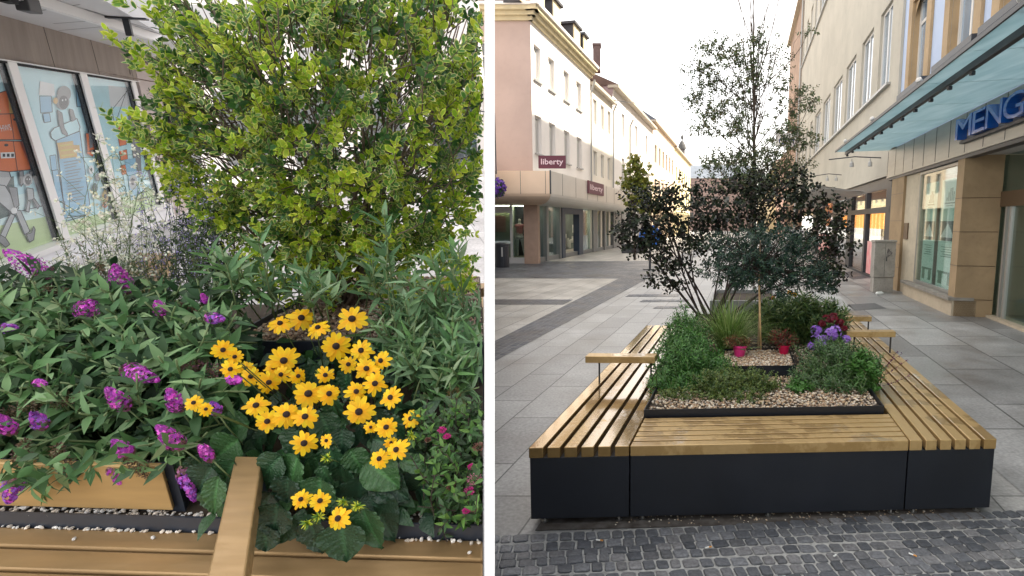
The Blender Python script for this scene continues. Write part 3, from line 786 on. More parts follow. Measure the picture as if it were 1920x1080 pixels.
# buildings further down the right side
def simple_block(name, label, F, a0, a1, z1, mwall, mroof, winrows, wspace, ww, wh, depth=9, roofh=2.5, frame=M_wframe, pane=M_pane, shop=None, eave=.35):
    r = thing(name, label, 'building', F.pt((a0 + a1) / 2, 0))
    hs = []
    n = max(1, int((a1 - a0) / wspace)); off = ((a1 - a0) - n * wspace) / 2 + (wspace - ww) / 2
    for z in winrows:
        for k in range(n): hs.append((a0 + off + k * wspace, a0 + off + k * wspace + ww, z, z + wh))
    mb = MB(); z0 = 0 if shop is None else shop
    wall_holes(mb, F, a0, a1, z0, z1, hs, 0, .2)
    mb.fbox(fb(F), (a0, a1), (z0, z1), (-depth, -.35))
    mb.obj('wall', mwall, r)
    for h in hs: window(F, h, r, frame, pane, mull=1, fw=.09, d=-.12)
    q = MB(); q.fbox(fb(F), (a0 - .1, a1 + .1), (z1, z1 + .18), (-.3, eave)); q.obj('eave', mat('pale gutter', (.45, .40, .32), .6), r)
    q = MB(); g_ = F.pt
    q.poly([g_(a0 - .1, z1 + .18, eave), g_(a1 + .1, z1 + .18, eave), g_(a1 + .1, z1 + roofh, -depth / 2), g_(a0 - .1, z1 + roofh, -depth / 2)])
    q.poly([g_(a0 - .1, z1 + .18, eave), g_(a0 - .1, z1 + roofh, -depth / 2), g_(a0 - .1, z1 + .18, -depth)])
    q.poly([g_(a1 + .1, z1 + .18, eave), g_(a1 + .1, z1 + roofh, -depth / 2), g_(a1 + .1, z1 + .18, -depth)])
    q.obj('roof', mroof, r)
    if shop:
        q = MB(); q.fbox(fb(F), (a0, a1), (0, shop), (-.5, -.3), 0)
        for k in range(int((a1 - a0) / 2.2) + 1): q.fbox(fb(F), (a0 + k * 2.2, min(a1, a0 + k * 2.2 + .35)), (0, shop), (-.3, .0), 1)
        q.obj('shop_storey', [mat('dark shop glass', (.04, .045, .05), .1, spec=.9), mwall], r)
    return r
M_brownst = mat('weathered brown stone', (.30, .20, .14), .85, var=.35, vscale=2.0, bump=.4, stretch=(1, 1, .5), dirt=.4)
M_tile = mat('red brown roof tiles', (.12, .075, .06), .8, var=.25, vscale=2, bump=.3, bscale=8)
M_slate = mat('blue grey slate', (.10, .12, .15), .6, var=.2, vscale=1)
M_pinkw = mat('pinkish render', (.62, .42, .36), .85, var=.05, vscale=1)
a_3 = RF.hit(1478, 200)[0]; a_4 = RF.hit(1455, 380)[0]; a_5 = RF.hit(1425, 400)[0]
simple_block('brown_building', 'narrow weathered brown stone building beyond the cream one', RF, a_23 + .01, a_3, z_e2 - .6, M_brownst, M_tile, (4.6, 7.9, 11), 2.6, 1.1, 1.8, shop=3.2)
simple_block('pink_building', 'lower pinkish building on the far right side of the street', RF, a_3 + .3, a_4, 8.6, M_pinkw, M_tile, (4.2, 6.6), 2.4, 1.1, 1.5, shop=3.2)
simple_block('sand_building', 'sand coloured building at the far end behind the trees', RF, a_4 + .3, a_5 + 40, 9.6, mat('sand render', (.60, .48, .30), .85, var=.05), M_tile, (4.4, 7.0), 2.6, 1.1, 1.5, shop=3.2)
# projecting drugstore signs
def dm_sign(px, py, t, w, h, label):
    c = P(px, py, t); r = thing('shop_sign', label, 'shop sign', c)
    q = MB(); q.fbox(lambda x, y, z: c + np.array((x, y, z)), (-w / 2, w / 2), (0, .08), (-h / 2, h / 2)); q.obj('panel', mat('white sign panel', (.75, .72, .70), .5), r)
    q = MB(); v_, f_ = text_mesh('dm', h * .95, .004)
    wx = max(p[0] for p in v_)
    text_on(q, 'dm', h * .95, lambda x, y, z: c + np.array((x - wx / 2, -.008 - abs(z), y - h * .3))); q.obj('lettering', mat('dark blue lettering', (.02, .03, .16), .4), r)
dm_sign(1474, 262, 30, 1.1, .75, 'white and pink projecting sign reading dm high on the wall behind the tree')
dm_sign(1491, 441, 17, .62, .36, 'low white sign reading dm at the shop entrance behind the dark bush')

# utility cabinet
cb0 = G(1633, 548); 
ub = thing('utility_cabinet', 'tall grey weathered utility cabinet with scribbled graffiti beside the sandstone pillar', 'utility box', (cb0[0] + .25, cb0[1] + .2, 0))
bx, by = cb0[0], cb0[1] - .1
M_cab = mat('weathered grey cabinet', (.33, .31, .28), .7, var=.16, vscale=4, dirt=.35, bump=.15)
def cf(x, y, z): return (bx + x + KR * y, by + y, z)
q = MB(); q.fbox(cf, (0, .50), (0, .34), (0, .38)); q.obj('base', M_cab, ub, bevel=.006)
q = MB(); q.fbox(cf, (-.015, .515), (-.015, .355), (.39, 1.26)); bd = q.obj('body', M_cab, ub, bevel=.008)
q = MB(); q.fbox(cf, (-.03, .53), (-.03, .37), (1.265, 1.32)); q.obj('lid', M_cab, ub, bevel=.01)
q = MB(); q.fbox(cf, (.246, .254), (-.0175, -.014), (.41, 1.24)); q.fbox(cf, (.28, .30), (-.03, -.014), (.8, .92)); q.obj('door_seam', M_dark, bd)
q = MB(); rg = random.Random(8)
for k in range(7):
    pts = [np.array(cf(.34 + rg.uniform(-.06, .1), -.017, .98 + rg.uniform(-.1, .14))) for _ in range(4)]; q.tube(pts, .004, 4)
q.obj('graffiti', mat('faded black spray', (.12, .11, .11), .7), bd)
# litter by the cabinet
c = G(1649, 553); q = MB(); q.lathe(c + np.array((0, 0, .04)), [(.02, -.1), (.04, -.08), (.045, .05), (.02, .1)], 8, axis=(1, .2, 0)); tag(q.obj('crumpled_cup', M_wh, loc=c), 'white crumpled cup lying at the foot of the utility cabinet', 'litter')
# ---------------------------------------------------------------- buildings on the left of the street
KL = 0.24; XA = -9.0
UL = unit((KL, 1, 0))
LF = Frame((XA, 0, 0), UL, (1, -KL, 0))
def tl(px): return 9000.0 / (1390.0 - px)             # forward distance of the facade at that column
SL = math.sqrt(1 + KL * KL)
def la(px): return tl(px) * SL
def lz(px, py): return LF.hit(px, py)[1]
def pz(px, py, t): return P(px, py, t)[2]
M_whiteL = mat('white render', (.80, .76, .72), .85, var=.04, vscale=.8, dirt=.06)
M_pinkL = mat('dusty pink render', (.48, .37, .33), .85, var=.06, vscale=1.0, bump=.1, dirt=.06)
M_yelc = mat('ochre cornice', (.58, .50, .32), .7, var=.12, vscale=3)
M_slated = mat('dark slate cheek', (.045, .045, .05), .7, var=.2, vscale=4)
M_clad = mat('pale metal canopy cladding', (.66, .63, .57), .36, metal=.2, var=.05, vscale=1)
M_plum = mat('plum sign panel', (.13, .025, .045), .5)
M_navy = mat('dark blue painted metal', (.03, .05, .085), .45)
M_pinkst = mat('pinkish stone pillar', (.44, .30, .22), .75, var=.08, vscale=4, bump=.1)
tA = 23.2; aA0 = tA * SL; aA1 = la(1109)
xc = XA + KL * tA
zE = 10.45
bA = thing('corner_shop_building', 'white and pink corner building with dark dormers above the liberty fascia', 'building', (xc, tA, 0))
wA = []
for (p0, p1, y0, y1) in ((1007, 1019, 92, 156), (1033, 1044, 120, 178), (1060, 1070, 145, 196), (1083, 1092, 165, 212)):
    wA.append((la(p0), la(p1), lz((p0 + p1) / 2, y1), lz((p0 + p1) / 2, y0)))
zt_ = wA[0][3]; zb_ = wA[0][2]; wA = [(h[0], h[1], zb_, zt_) for h in wA]
wB = [(h[0], h[1], 4.75, 6.35) for h in wA]
mb = MB(); wall_holes(mb, LF, aA0, aA1, 3.0, zE, wA + wB, 0, .22, 0, 0)
FF = Frame((xc, tA, 0), (-1, 0, 0), (0, -1, 0))       # the face towards the square
wF = [(1.75, 2.8, zb_, zt_), (1.75, 2.8, 4.65, 6.2), (4.2, 5.2, zb_, zt_), (4.2, 5.2, 4.65, 6.2)]
wall_holes(mb, FF, 0, 9, 3.0, zE, wF, 0, .2, 1, 2)
mb.fbox(fb(LF), (aA0 + .5, aA1), (3.0, zE), (-8, -.6), 0)
mb.obj('wall', [M_whiteL, M_pinkL, mat('cream reveal', (.52, .42, .33), .8)], bA)
for h in wA + wB: window(LF, h, bA, M_wframe, M_curt, mull=1, fw=.08, d=-.15, sill=M_sill)
for h in wF: 
    window(FF, h, bA, M_wframe, M_pane, mull=1, fw=.07, trans=.6, sill=M_pinkL)
    q = MB(); g_ = fb(FF)
    for (u0, u1, v0, v1) in ((h[0] - .16, h[0], h[2], h[3] + .16), (h[1], h[1] + .16, h[2], h[3] + .16), (h[0], h[1], h[3], h[3] + .16)): q.fbox(g_, (u0, u1), (v0, v1), (0.002, .04))
    q.obj('window_surround', mat('cream reveal', (.5, .4, .3), .8), bA)
q = MB()
for (z0, z1, d) in ((zE - .42, zE - .26, .12), (zE - .26, zE - .1, .26), (zE - .1, zE + .06, .42)):
    q.fbox(fb(LF), (aA0 - d, aA1), (z0, z1 - .004), (-.05, d)); q.fbox(fb(FF), (-d * .9, 9), (z0, z1 - .006), (-.05, d))
q.obj('cornice', M_yelc, bA)
q = MB(); q.fbox(fb(LF), (aA0 - .5, aA1), (zE + .06, zE + .18), (.2, .52)); q.fbox(fb(FF), (-.45, 9), (zE + .061, zE + .18), (.2, .5)); q.obj('gutter', M_whiteL, bA)
q = MB(); g_ = LF.pt
q.poly([g_(aA0 - .4, zE + .15, .45), g_(aA1, zE + .15, .45), g_(aA1, zE + 2.5, -4.5), g_(aA0 + 4, zE + 2.5, -4.5)])
q.poly([FF.pt(-.4, zE + .15, .45), FF.pt(9, zE + .15, .45), FF.pt(9, zE + 2.9, -4), FF.pt(3.5, zE + 2.9, -4)]); q.obj('roof', M_tile, bA)
def dormer(F, a, w, z, h, parent, dep=1.6):
    d0 = -.15; g_ = fb(F)
    q = MB(); q.fbox(g_, (a, a + w), (z, z + h), (d0 - dep, d0)); dm = q.obj('dormer', M_slated, parent)
    q = MB(); q.fbox(g_, (a - .12, a + w + .12), (z + h, z + h + .12), (d0 - dep, d0 + .16)); q.obj('dormer_roof', M_slated, dm)
    q = MB(); q.fbox(g_, (a + .003, a + w - .003), (z + .02, z + h - .004), (d0 - .02, d0 + .05)); q.obj('front', M_yelc, dm)
    q = MB(); q.fbox(g_, (a + w * .22, a + w * .78), (z + .25, z + h - .2), (d0, d0 + .06)); q.obj('pane', M_curt, dm)
for (p0, p1) in ((990, 1003), (1017, 1032), (1047, 1060), (1083, 1094), (1100, 1106)):
    dormer(LF, la(p0), la(p1) - la(p0), zE + .1, 1.55, bA)
# wrap-round fascia of the shop
tFz = 21.9
zF1 = pz(1050, 321, tFz); zF0 = pz(1050, 383, tFz)
dS = 1.25                                                # how far it stands out
prof = []
for k in range(9):
    t = k / 8; prof.append((dS - .55 * (1 - math.cos(t * math.pi / 2)) if t > .0 else dS, 0))
def fas_profile():
    pts = [(0, zF1), (dS, zF1), (dS, zF0 + .42)]
    for k in range(1, 7):
        t = k / 6 * math.pi / 2; pts.append((dS - .75 * (1 - math.cos(t)), zF0 + .42 - .42 * math.sin(t)))
    pts.append((0, zF0)); return pts
fp = fas_profile(); aF1 = la(1160)
mb = MB()
kk = dS * 1.0
for i in range(len(fp) - 1):
    (d0, z0), (d1, z1) = fp[i], fp[i + 1]
    mb.poly([LF.pt(aA0 - d0, z0, d0), LF.pt(aF1, z0, d0), LF.pt(aF1, z1, d1), LF.pt(aA0 - d1, z1, d1)])
    c0, c1 = LF.pt(aA0 - d0, z0, d0), LF.pt(aA0 - d1, z1, d1)
    mb.poly([c0, c1, (c1[0] - 9, c1[1], c1[2]), (c0[0] - 9, c0[1], c0[2])], 1)
mb.poly([LF.pt(aF1, z, d) for d, z in fp])
M_cladLit = mat('canopy cladding painted as lit', (.78, .58, .42), .34, metal=.15, var=.08, vscale=.8)  # front face painted warmer and brighter, its glow put into the colour
fo = mb.obj('fascia', [M_clad, M_cladLit], bA, smooth=False)
q = MB()
for k in range(8): q.fbox(fb(LF), (aA0 + .2 + k * 1.9, aA0 + .215 + k * 1.9), (zF0 + .4, zF1), (dS, dS + .006))
cpt = LF.pt(aA0 - dS, 0, dS)
for k in range(4): q.fbox(lambda x, y, z: (cpt[0] - x, cpt[1] + y, z), (.2 + k * 1.0, .215 + k * 1.0), (-.006, 0), (zF0 + .4, zF1))
q.fbox(lambda x, y, z: (cpt[0] + x, cpt[1] + y, z), (-.04, .02), (-.02, .03), (zF0 + .4, zF1 + .02))
q.obj('panel_joint', M_dark, fo)
M_pinkl = mat('pale pink lettering', (.80, .62, .66), .4)
def liberty(fn, w, h, label, loc, s=1.0, italic=0):
    r = thing('shop_sign', label, 'shop sign', loc)
    q = MB(); q.fbox(fn, (0, w), (0, h), (0, .06)); q.obj('panel', M_plum, r)
    v_, f_ = text_mesh('liberty', 1.0, 0); wx = max(p[0] for p in v_); k = w * .82 / wx
    q = MB(); text_on(q, 'liberty', 1.0, lambda x, y, z: fn(w * .08 + x * k, h * .32 + y * min(k * 1.15, h * .62), .066), bold=.012)
    q.obj('lettering', M_pinkl, r)
tS = 22.0
s0 = P(1010, 316, tS); s1 = P(1061, 292, tS)
liberty(lambda x, y, z: (s0[0] + x, s0[1] - z, s0[2] + y), s1[0] - s0[0], s1[2] - s0[2], 'plum sign with pale liberty lettering standing on top of the corner fascia', s0)
A0 = LF.hit(1101, 354, dS)[0]; A1 = LF.hit(1130, 364, dS)[0]; zz_ = LF.hit(1101, 362, dS)[1]
liberty(lambda x, y, z: LF.pt(A0 + x, zz_ + y, dS + .01 + z), A1 - A0, .62, 'smaller plum liberty sign fixed to the street side of the fascia', LF.pt(A0, zz_, dS))
# shop storey
q = MB()
g_ = fb(LF)
zS = zF0 + .1
q.fbox(g_, (aA0 - .15, aA0 + .3), (0, zS), (-.4, .12), 0)
ex = [(la(1022), la(1026)), (la(1047), la(1051)), (la(1088), la(1091)), (la(1110), la(1118)), (la(1131), la(1134)), (la(1148), la(1160))]
for a0_, a1_ in ex: q.fbox(g_, (a0_, a1_), (0, zS), (-.4, .1), 1)
q.fbox(g_, (aA0 - .15, aF1), (0, .22), (-.4, .04), 1)
q.obj('pillar', [M_pinkst, mat('grey metal pillar', (.20, .21, .21), .45, metal=.2, var=.05)], bA)
q = MB(); q.fbox(g_, (la(1050), la(1089)), (2.2, zS), (-.2, .14)); q.fbox(g_, (la(1050), la(1056)), (.02, 2.2), (-.2, .14)); q.fbox(g_, (la(1082), la(1089)), (.02, 2.2), (-.2, .14)); q.obj('door_portal', M_navy, bA)
q = MB(); q.fbox(g_, (aA0, la(1050)), (.22, zS), (-.1, -.08)); q.fbox(g_, (la(1089), aF1), (.22, zS), (-.1, -.08)); q.obj('shop_glazing', glass_mat('boutique glass', (.7, .8, .78), .16), bA)
q = MB(); q.fbox(g_, (aA0, aF1), (0, zS), (-2.6, -2.5)); q.obj('interior', mat('boutique back wall', (.10, .13, .12), .8, var=.5, vscale=.8), bA)
rg = random.Random(4); garms = []
for k in range(26):
    a = rg.uniform(aA0 + .5, aF1); 
    if la(1049) < a < la(1090): continue
    zz = rg.uniform(.25, 1.3); q = MB(); q.fbox(g_, (a, a + rg.uniform(.2, .5)), (zz, zz + rg.uniform(.2, .5)), (-1.4, -1.0)); garms.append((q, rg.randrange(4)))
GM = [mat('teal garment', (.02, .10, .12), .8), mat('wine garment', (.22, .03, .05), .8), mat('pale garment', (.5, .5, .46), .8), mat('dark garment', (.03, .03, .04), .8)]
for q, k in garms: q.obj('garment', GM[k], bA)
# square-facing front
g2 = fb(FF)
xr = lambda px: xc - P(px, 430, tA)[0]
q = MB(); q.fbox(g2, (xr(1010), xr(984)), (0, zS), (-.4, .25)); q.obj('pillar', M_pinkst, bA)
q = MB(); q.fbox(g2, (xr(984), 9), (0.0, .25), (-.4, .1)); q.fbox(g2, (xr(961), xr(957)), (.25, zS), (-.3, .08)); q.fbox(g2, (xr(957), 9), (zS - .42, zS - .16), (-.3, .1)); q.obj('window_frame', M_wframe, bA)
q = MB(); q.fbox(g2, (xr(984), 9), (.25, zS), (-.04, -.02)); q.obj('shop_glazing', glass_mat('boutique glass', (.7, .8, .78), .16), bA)
q = MB(); q.fbox(g2, (xr(984), xr(960)), (0, zS), (-1.3, -1.2), 1); q.fbox(g2, (xr(961), 9), (0, zS), (-.5, -.45), 0); q.obj('window_back', [mat('pale green display back', (.34, .38, .28), .7, col2=(.22, .25, .10), var=.1, vscale=.7), M_black], bA)
q = MB(); q.fbox(g2, (xr(945), 7), (1.35, 2.05), (-.44, -.40)); q.obj('poster', mat('red landscape print', (.36, .08, .07), .6, var=.4, vscale=3, col2=(.45, .25, .2)), bA)

def mannequin(loc, label, h, top, legs, turn=0.0, lean=0.05):
    r = thing('mannequin', label, 'mannequin', loc, None)
    s = h / 1.8
    def Q(x, y, z): 
        c, n = math.cos(turn), math.sin(turn); return np.array(loc) + np.array((x * c - y * n, x * n + y * c, z)) * s
    def skin(name, pts, edges, rad, m):
        me = bpy.data.meshes.new(name); me.from_pydata([tuple(Q(*p) - np.array(loc)) for p in pts], edges, [])
        o = bpy.data.objects.new(name, me); SC.collection.objects.link(o); o.parent = r; me.materials.append(m)
        o.modifiers.new('skin', 'SKIN'); sv = me.skin_vertices[0].data
        for i, rr in enumerate(rad): sv[i].radius = (rr * s, rr * s * (.75 if i < 4 else 1)); 
        sv[0].use_root = True
        su = o.modifiers.new('smooth', 'SUBSURF'); su.levels = 1; su.render_levels = 1
        return o
    pts = [(0, 0, .98), (0, 0, 1.12), (0, 0, 1.32), (0, 0, 1.45), (0, 0, 1.53), (0, -.01, 1.62), (0, -.015, 1.74),
           (-.19, 0, 1.42), (-.24, .02, 1.16), (-.21, -.05, .92), (-.20, -.06, .84),
           (.19, 0, 1.42), (.25, .02, 1.16), (.24, -.03, .92), (.24, -.04, .84),
           (-.09, 0, .90), (-.11, -.02, .50), (-.10, .02, .10), (-.10, -.10, .04),
           (.09, 0, .90), (.15, -.04, .50), (.20, .03, .10), (.23, -.08, .04)]
    ed = [(0, 1), (1, 2), (2, 3), (3, 4), (4, 5), (5, 6), (3, 7), (7, 8), (8, 9), (9, 10), (3, 11), (11, 12), (12, 13), (13, 14), (0, 15), (15, 16), (16, 17), (17, 18), (0, 19), (19, 20), (20, 21), (21, 22)]
    rad = [.14, .125, .15, .11, .05, .075, .065, .055, .042, .033, .03, .055, .042, .033, .03, .085, .058, .04, .035, .085, .058, .04, .035]
    skin('body', pts, ed, rad, mat('mannequin shell', (.55, .50, .45), .4))
    skin('shirt', [(0, 0, .97), (0, 0, 1.12), (0, 0, 1.32), (0, 0, 1.44), (-.19, 0, 1.415), (-.215, .01, 1.3), (.19, 0, 1.415), (.215, .01, 1.3)], [(0, 1), (1, 2), (2, 3), (3, 4), (4, 5), (3, 6), (6, 7)], [.16, .145, .17, .115, .07, .06, .07, .06], top)
    skin('trousers', [(0, 0, .97), (-.09, 0, .88), (-.11, -.02, .50), (-.10, .02, .12), (.09, 0, .88), (.15, -.04, .50), (.20, .03, .12)], [(0, 1), (1, 2), (2, 3), (0, 4), (4, 5), (5, 6)], [.15, .098, .07, .052, .098, .07, .052], legs)
c = P(975, 470, tA + .55); c = np.array((c[0], tA + .55, .28))
mannequin(c, 'pale mannequin in a pink shirt and white trousers behind the boutique glass', 1.72, mat('pink shirt', (.46, .15, .16), .8), mat('white trousers', (.62, .60, .58), .8), turn=.2)
q = MB(); q.box((c[0], c[1], .14), (.8, .7, .275)); tag(q.obj('display_plinth', M_sandl, loc=(c[0], c[1], 0)), 'low sandy plinth under the mannequin in the boutique window', 'plinth')
# litter bin, flower ball
c = G(942, 501); c = np.array((c[0], c[1], 0))
r = thing('litter_bin', 'dark steel litter bin in front of the boutique window', 'litter bin', c)
q = MB(); q.lathe(c, [(.26, .0), (.28, .03), (.29, .85), (.27, .87), (.25, .80)], 20); q.obj('body', M_dark, r, smooth=False)
q = MB(); q.lathe(c + np.array((0, 0, .88)), [(.29, 0), (.29, .05), (.18, .10)], 20); q.obj('lid', M_dark, r)
q = MB(); q.box(c + np.array((.06, -.29, .62)), (.05, .02, .36)); q.obj('label_strip', M_wframe, r)
c = P(931, 352, 12.0); r = thing('flower_basket', 'round hanging basket of violet petunias by the boutique fascia', 'flower basket', c)
rg = random.Random(9); Lv = Leaves()
for k in range(420):
    n = unit(rnd(rg)); p = c + n * .20 * rg.uniform(.8, 1.1); violet = rg.random() < .6
    Lv.add(p, unit(rnd(rg)), n, .055, .05, jit(rg, (.16, .05, .38) if violet else (.04, .09, .03)), curl=0)
Lv.obj('blossoms', leaf_mat('petal'), T_DISC, r)
q = MB(); q.tube([c + np.array((0, 0, .3)), c + np.array((0, 0, 1.6)), c + np.array((-1.5, 0, 1.8))], .015, 6); q.lathe(c + np.array((0, 0, -.2)), [(.05, 0), (.12, .05), (.14, .2)], 12); q.obj('basket', M_dark, r)

M_lit = emit_mat('added display light strip', (1.0, .88, .70), 5.0)  # unseen strips added to brighten the dark boutique displays
q = MB(); q.fbox(g2, (xr(982), 6), (zS - .12, zS - .08), (-.42, -.2)); q.obj('added_display_light', M_lit, bA)
q = MB(); q.fbox(g_, (aA0 + .5, la(1048)), (zS - .12, zS - .08), (-.9, -.6)); q.fbox(g_, (la(1091), aF1), (zS - .12, zS - .08), (-.9, -.6)); q.obj('added_display_light', M_lit, bA)
# further buildings along the left
def tz(px, py): return lz(px, py)
a2, a3, a4, a5, a6, a7 = la(1109), la(1148), la(1222), la(1243), la(1262), la(1292)
zE2 = tz(1130, 180); zE3 = tz(1185, 203); 
M_cream2 = mat('warm cream render', (.72, .67, .58), .85, var=.05, vscale=.8)
simple_block('narrow_cream_building', 'narrow cream building with small windows beside the corner building', LF, a2 + .02, a3, zE2, M_cream2, M_tile, (4.6, 7.6), 1.75, .8, 1.45, pane=M_curt, shop=3.0, frame=M_wframe, eave=.3)
r = simple_block('gabled_building', 'taller white building with a purple-grey gable and a brick chimney', LF, a3 + .02, a4, zE3, M_whiteL, M_tile, (4.8, 8.0), 5.0, 1.0, 1.7, pane=M_curt, shop=3.0, eave=.45)
q = MB(); q.poly([LF.pt(a3, zE3 - .5, .0), LF.pt(a3, zE3 + .1, .1), LF.pt(a3, zE3 + 2.3, -4.4), LF.pt(a3, zE3 - 2.5, -4.4)]); q.obj('gable', mat('purple grey render', (.32, .24, .24), .8), r)
q = MB(); ca = P(1122, 150, 38.5); q.box((ca[0] - .1, 38.5, zE3 + 2.2), (.5, .7, 1.7)); q.box((ca[0] - .1, 38.5, zE3 + 3.1), (.6, .8, .12)); q.obj('chimney', mat('old brick', (.13, .085, .08), .85, var=.2, vscale=5), r)
zE4 = tz(1235, 240); simple_block('apricot_building', 'apricot building with dark window bays further along', LF, a4 + .05, a6, zE4, mat('apricot render', (.66, .52, .38), .85, var=.05), M_slate, (4.4, 7.8), 2.7, 1.2, 1.8, shop=3.1, roofh=3.4)
zE5 = tz(1282, 296); simple_block('yellow_building', 'yellow building at the far end of the sunlit row', LF, a6 + .05, a7, zE5, mat('yellow render', (.70, .60, .36), .85, var=.05), M_tile, (4.4, 7.4), 3.4, 1.3, 1.8, shop=3.1, roofh=1.2)
ca0, ca1 = P(1148, 187, 36), P(1202, 189, 44)
q = MB(); q.tube([ca0, (ca0 + ca1) / 2 - (0, 0, .15), ca1], .02, 5); tag(q.obj('street_cable', M_dark, loc=ca0), 'thin dark cable stretched out from the gabled white facade', 'cable')
for k, px in enumerate((1106, 1147, 1178)):
    a = la(px); c = LF.pt(a, 0, .12); q = MB(); q.tube([LF.pt(a, zE2 + (.2 if k == 0 else 0), .35), LF.pt(a, zE2 - .5, .12), LF.pt(a, 3.3, .12)], .06 if k < 2 else .08, 6)
    q.obj('downpipe', M_sill, bA if k == 0 else r)
# street end
tE = 118
e0, e1 = P(1284, 330, tE), P(1420, 330, tE)
r = thing('slate_roof_building', 'broad building with a blue slate roof closing the street', 'building', (e0[0], tE, 0))
zR1, zR0 = pz(1300, 303, tE), pz(1300, 334, tE)
q = MB(); q.fbox(lambda x, y, z: (x, y, z), (e0[0], e1[0]), (tE, tE + 14), (0, zR0)); q.obj('wall', mat('brownish far wall', (.28, .2, .18), .85, var=.1), r)
q = MB(); q.poly([(e0[0], tE - .3, zR0), (e1[0], tE - .3, zR0), (e1[0], tE + 7, zR1), (e0[0], tE + 7, zR1)]); q.poly([(e0[0], tE - .3, zR0), (e0[0], tE + 14, zR0), (e0[0], tE + 7, zR1)]); q.obj('roof', M_slate, r)
for k in range(12): q = MB(); q.box((e0[0] + 1.4 + (k % 6) * 2.6, tE - .05, 6.5 if k < 6 else 3), (1.2, .12, 2.0)); q.obj('window', M_pane, r)
tT = 108; c = P(1278, 330, tT); c = np.array((c[0], tT, 0)); u = tT / 1000.0
r = thing('church_tower', 'slim grey church tower with a domed lantern over the roofs', 'tower', c)
zz = lambda py: pz(1278, py, tT)
q = MB(); q.lathe(c, [(8 * u, 0), (8 * u, zz(305)), (9 * u, zz(303)), (9 * u, zz(300)), (5.5 * u, zz(299)), (5.5 * u, zz(280))], 8); q.obj('shaft', mat('grey tower stone', (.11, .10, .10), .8, var=.15, vscale=1), r)
q = MB(); q.lathe(c, [(7.6 * u, zz(280)), (7.4 * u, zz(277)), (6.5 * u, zz(272)), (4 * u, zz(267)), (1.5 * u, zz(264)), (1 * u, zz(262)), (2.6 * u, zz(259)), (2.6 * u, zz(256)), (.5 * u, zz(252)), (.2 * u, zz(247))], 12); q.obj('dome', mat('weathered copper dome', (.06, .06, .06), .7), r)
# ---------------------------------------------------------------- the bench and planter
ZB = .48
BA = G(990, 840, ZB); BB = G(1870, 823, ZB)
LAT = unit(BB - BA); LAT[2] = 0; BW = float(np.linalg.norm(BB - BA))
def bc(w, v, z): return (BA[0] + LAT[0] * w + UD[0] * v, BA[1] + LAT[1] * w + UD[1] * v, z)
def bw(px, py, z=ZB):                      # pixel -> bench coordinates (w across, v back)
    p = G(px, py, z); r = p[:2] - BA[:2]
    M_ = np.array([[LAT[0], UD[0]], [LAT[1], UD[1]]]); s = np.linalg.solve(M_, r); return float(s[0]), float(s[1])
wl, wr = bw(1174, 860)[0] , bw(1700, 845)[0]
wl = BW * (1174 - 990) / 880.0; wr = BW * (1700 - 990) / 880.0
vt = bw(1207, 775, .50)[1]; vend = bw(1217, 610)[1]; vendr = vend + 1.1
def slat_mat(nm_, th_, mt_, rg_):
    m = bpy.data.materials.new(nm_); m.use_nodes = True; nt = m.node_tree; b = nt.nodes['Principled BSDF']; L = nt.links.new
    geo = nt.nodes.new('ShaderNodeNewGeometry')
    mp = nt.nodes.new('ShaderNodeMapping'); mp.inputs['Scale'].default_value = (14, 1.5, 14); L(geo.outputs['Position'], mp.inputs['Vector'])
    n1 = nt.nodes.new('ShaderNodeTexNoise'); n1.inputs['Scale'].default_value = 2.0; n1.inputs['Detail'].default_value = 6; n1.inputs['Distortion'].default_value = 1.0; L(mp.outputs[0], n1.inputs['Vector'])
    mx = nt.nodes.new('ShaderNodeMixRGB'); mx.inputs['Color1'].default_value = (.40, .265, .105, 1); mx.inputs['Color2'].default_value = (.54, .375, .175, 1); L(n1.outputs['Fac'], mx.inputs['Fac']); 
    n2 = nt.nodes.new('ShaderNodeTexNoise'); n2.inputs['Scale'].default_value = 3.2; n2.inputs['Detail'].default_value = 5; n2.inputs['Roughness'].default_value = .6; L(geo.outputs['Position'], n2.inputs['Vector'])
    r2 = nt.nodes.new('ShaderNodeMapRange'); r2.inputs['From Min'].default_value = th_; r2.inputs['From Max'].default_value = th_ + .04; L(n2.outputs['Fac'], r2.inputs['Value'])
    dk = nt.nodes.new('ShaderNodeMixRGB'); dk.blend_type = 'MULTIPLY'; dk.inputs['Color2'].default_value = (.80, .76, .68, 1); L(r2.outputs[0], dk.inputs['Fac']); L(mx.outputs[0], dk.inputs['Color1']); L(dk.outputs[0], b.inputs['Base Color'])
    b.inputs['Metallic'].default_value = mt_; b.inputs['Roughness'].default_value = rg_
    sx = nt.nodes.new('ShaderNodeSeparateXYZ'); L(geo.outputs['Normal'], sx.inputs[0])
    up_ = nt.nodes.new('ShaderNodeMath'); up_.operation = 'GREATER_THAN'; up_.inputs[1].default_value = .9; L(sx.outputs['Z'], up_.inputs[0])
    wt = nt.nodes.new('ShaderNodeMath'); wt.operation = 'MULTIPLY'; L(r2.outputs[0], wt.inputs[0]); L(up_.outputs[0], wt.inputs[1])
    L(wt.outputs[0], b.inputs['Coat Weight']); b.inputs['Coat Roughness'].default_value = .03; b.inputs['Coat IOR'].default_value = 1.6
    n3 = nt.nodes.new('ShaderNodeTexNoise'); n3.inputs['Scale'].default_value = 26; n3.inputs['Detail'].default_value = 2; L(geo.outputs['Position'], n3.inputs['Vector'])
    bp = nt.nodes.new('ShaderNodeBump'); bp.inputs['Strength'].default_value = .10; bp.inputs['Distance'].default_value = .006; L(n3.outputs['Fac'], bp.inputs['Height']); L(bp.outputs[0], b.inputs['Coat Normal'])
    return m
M_slat_w = slat_mat('rain wet bronze slats', .33, .72, .17); m = slat_mat('bronze lacquered slats', .50, .4, .30)
M_slat = m
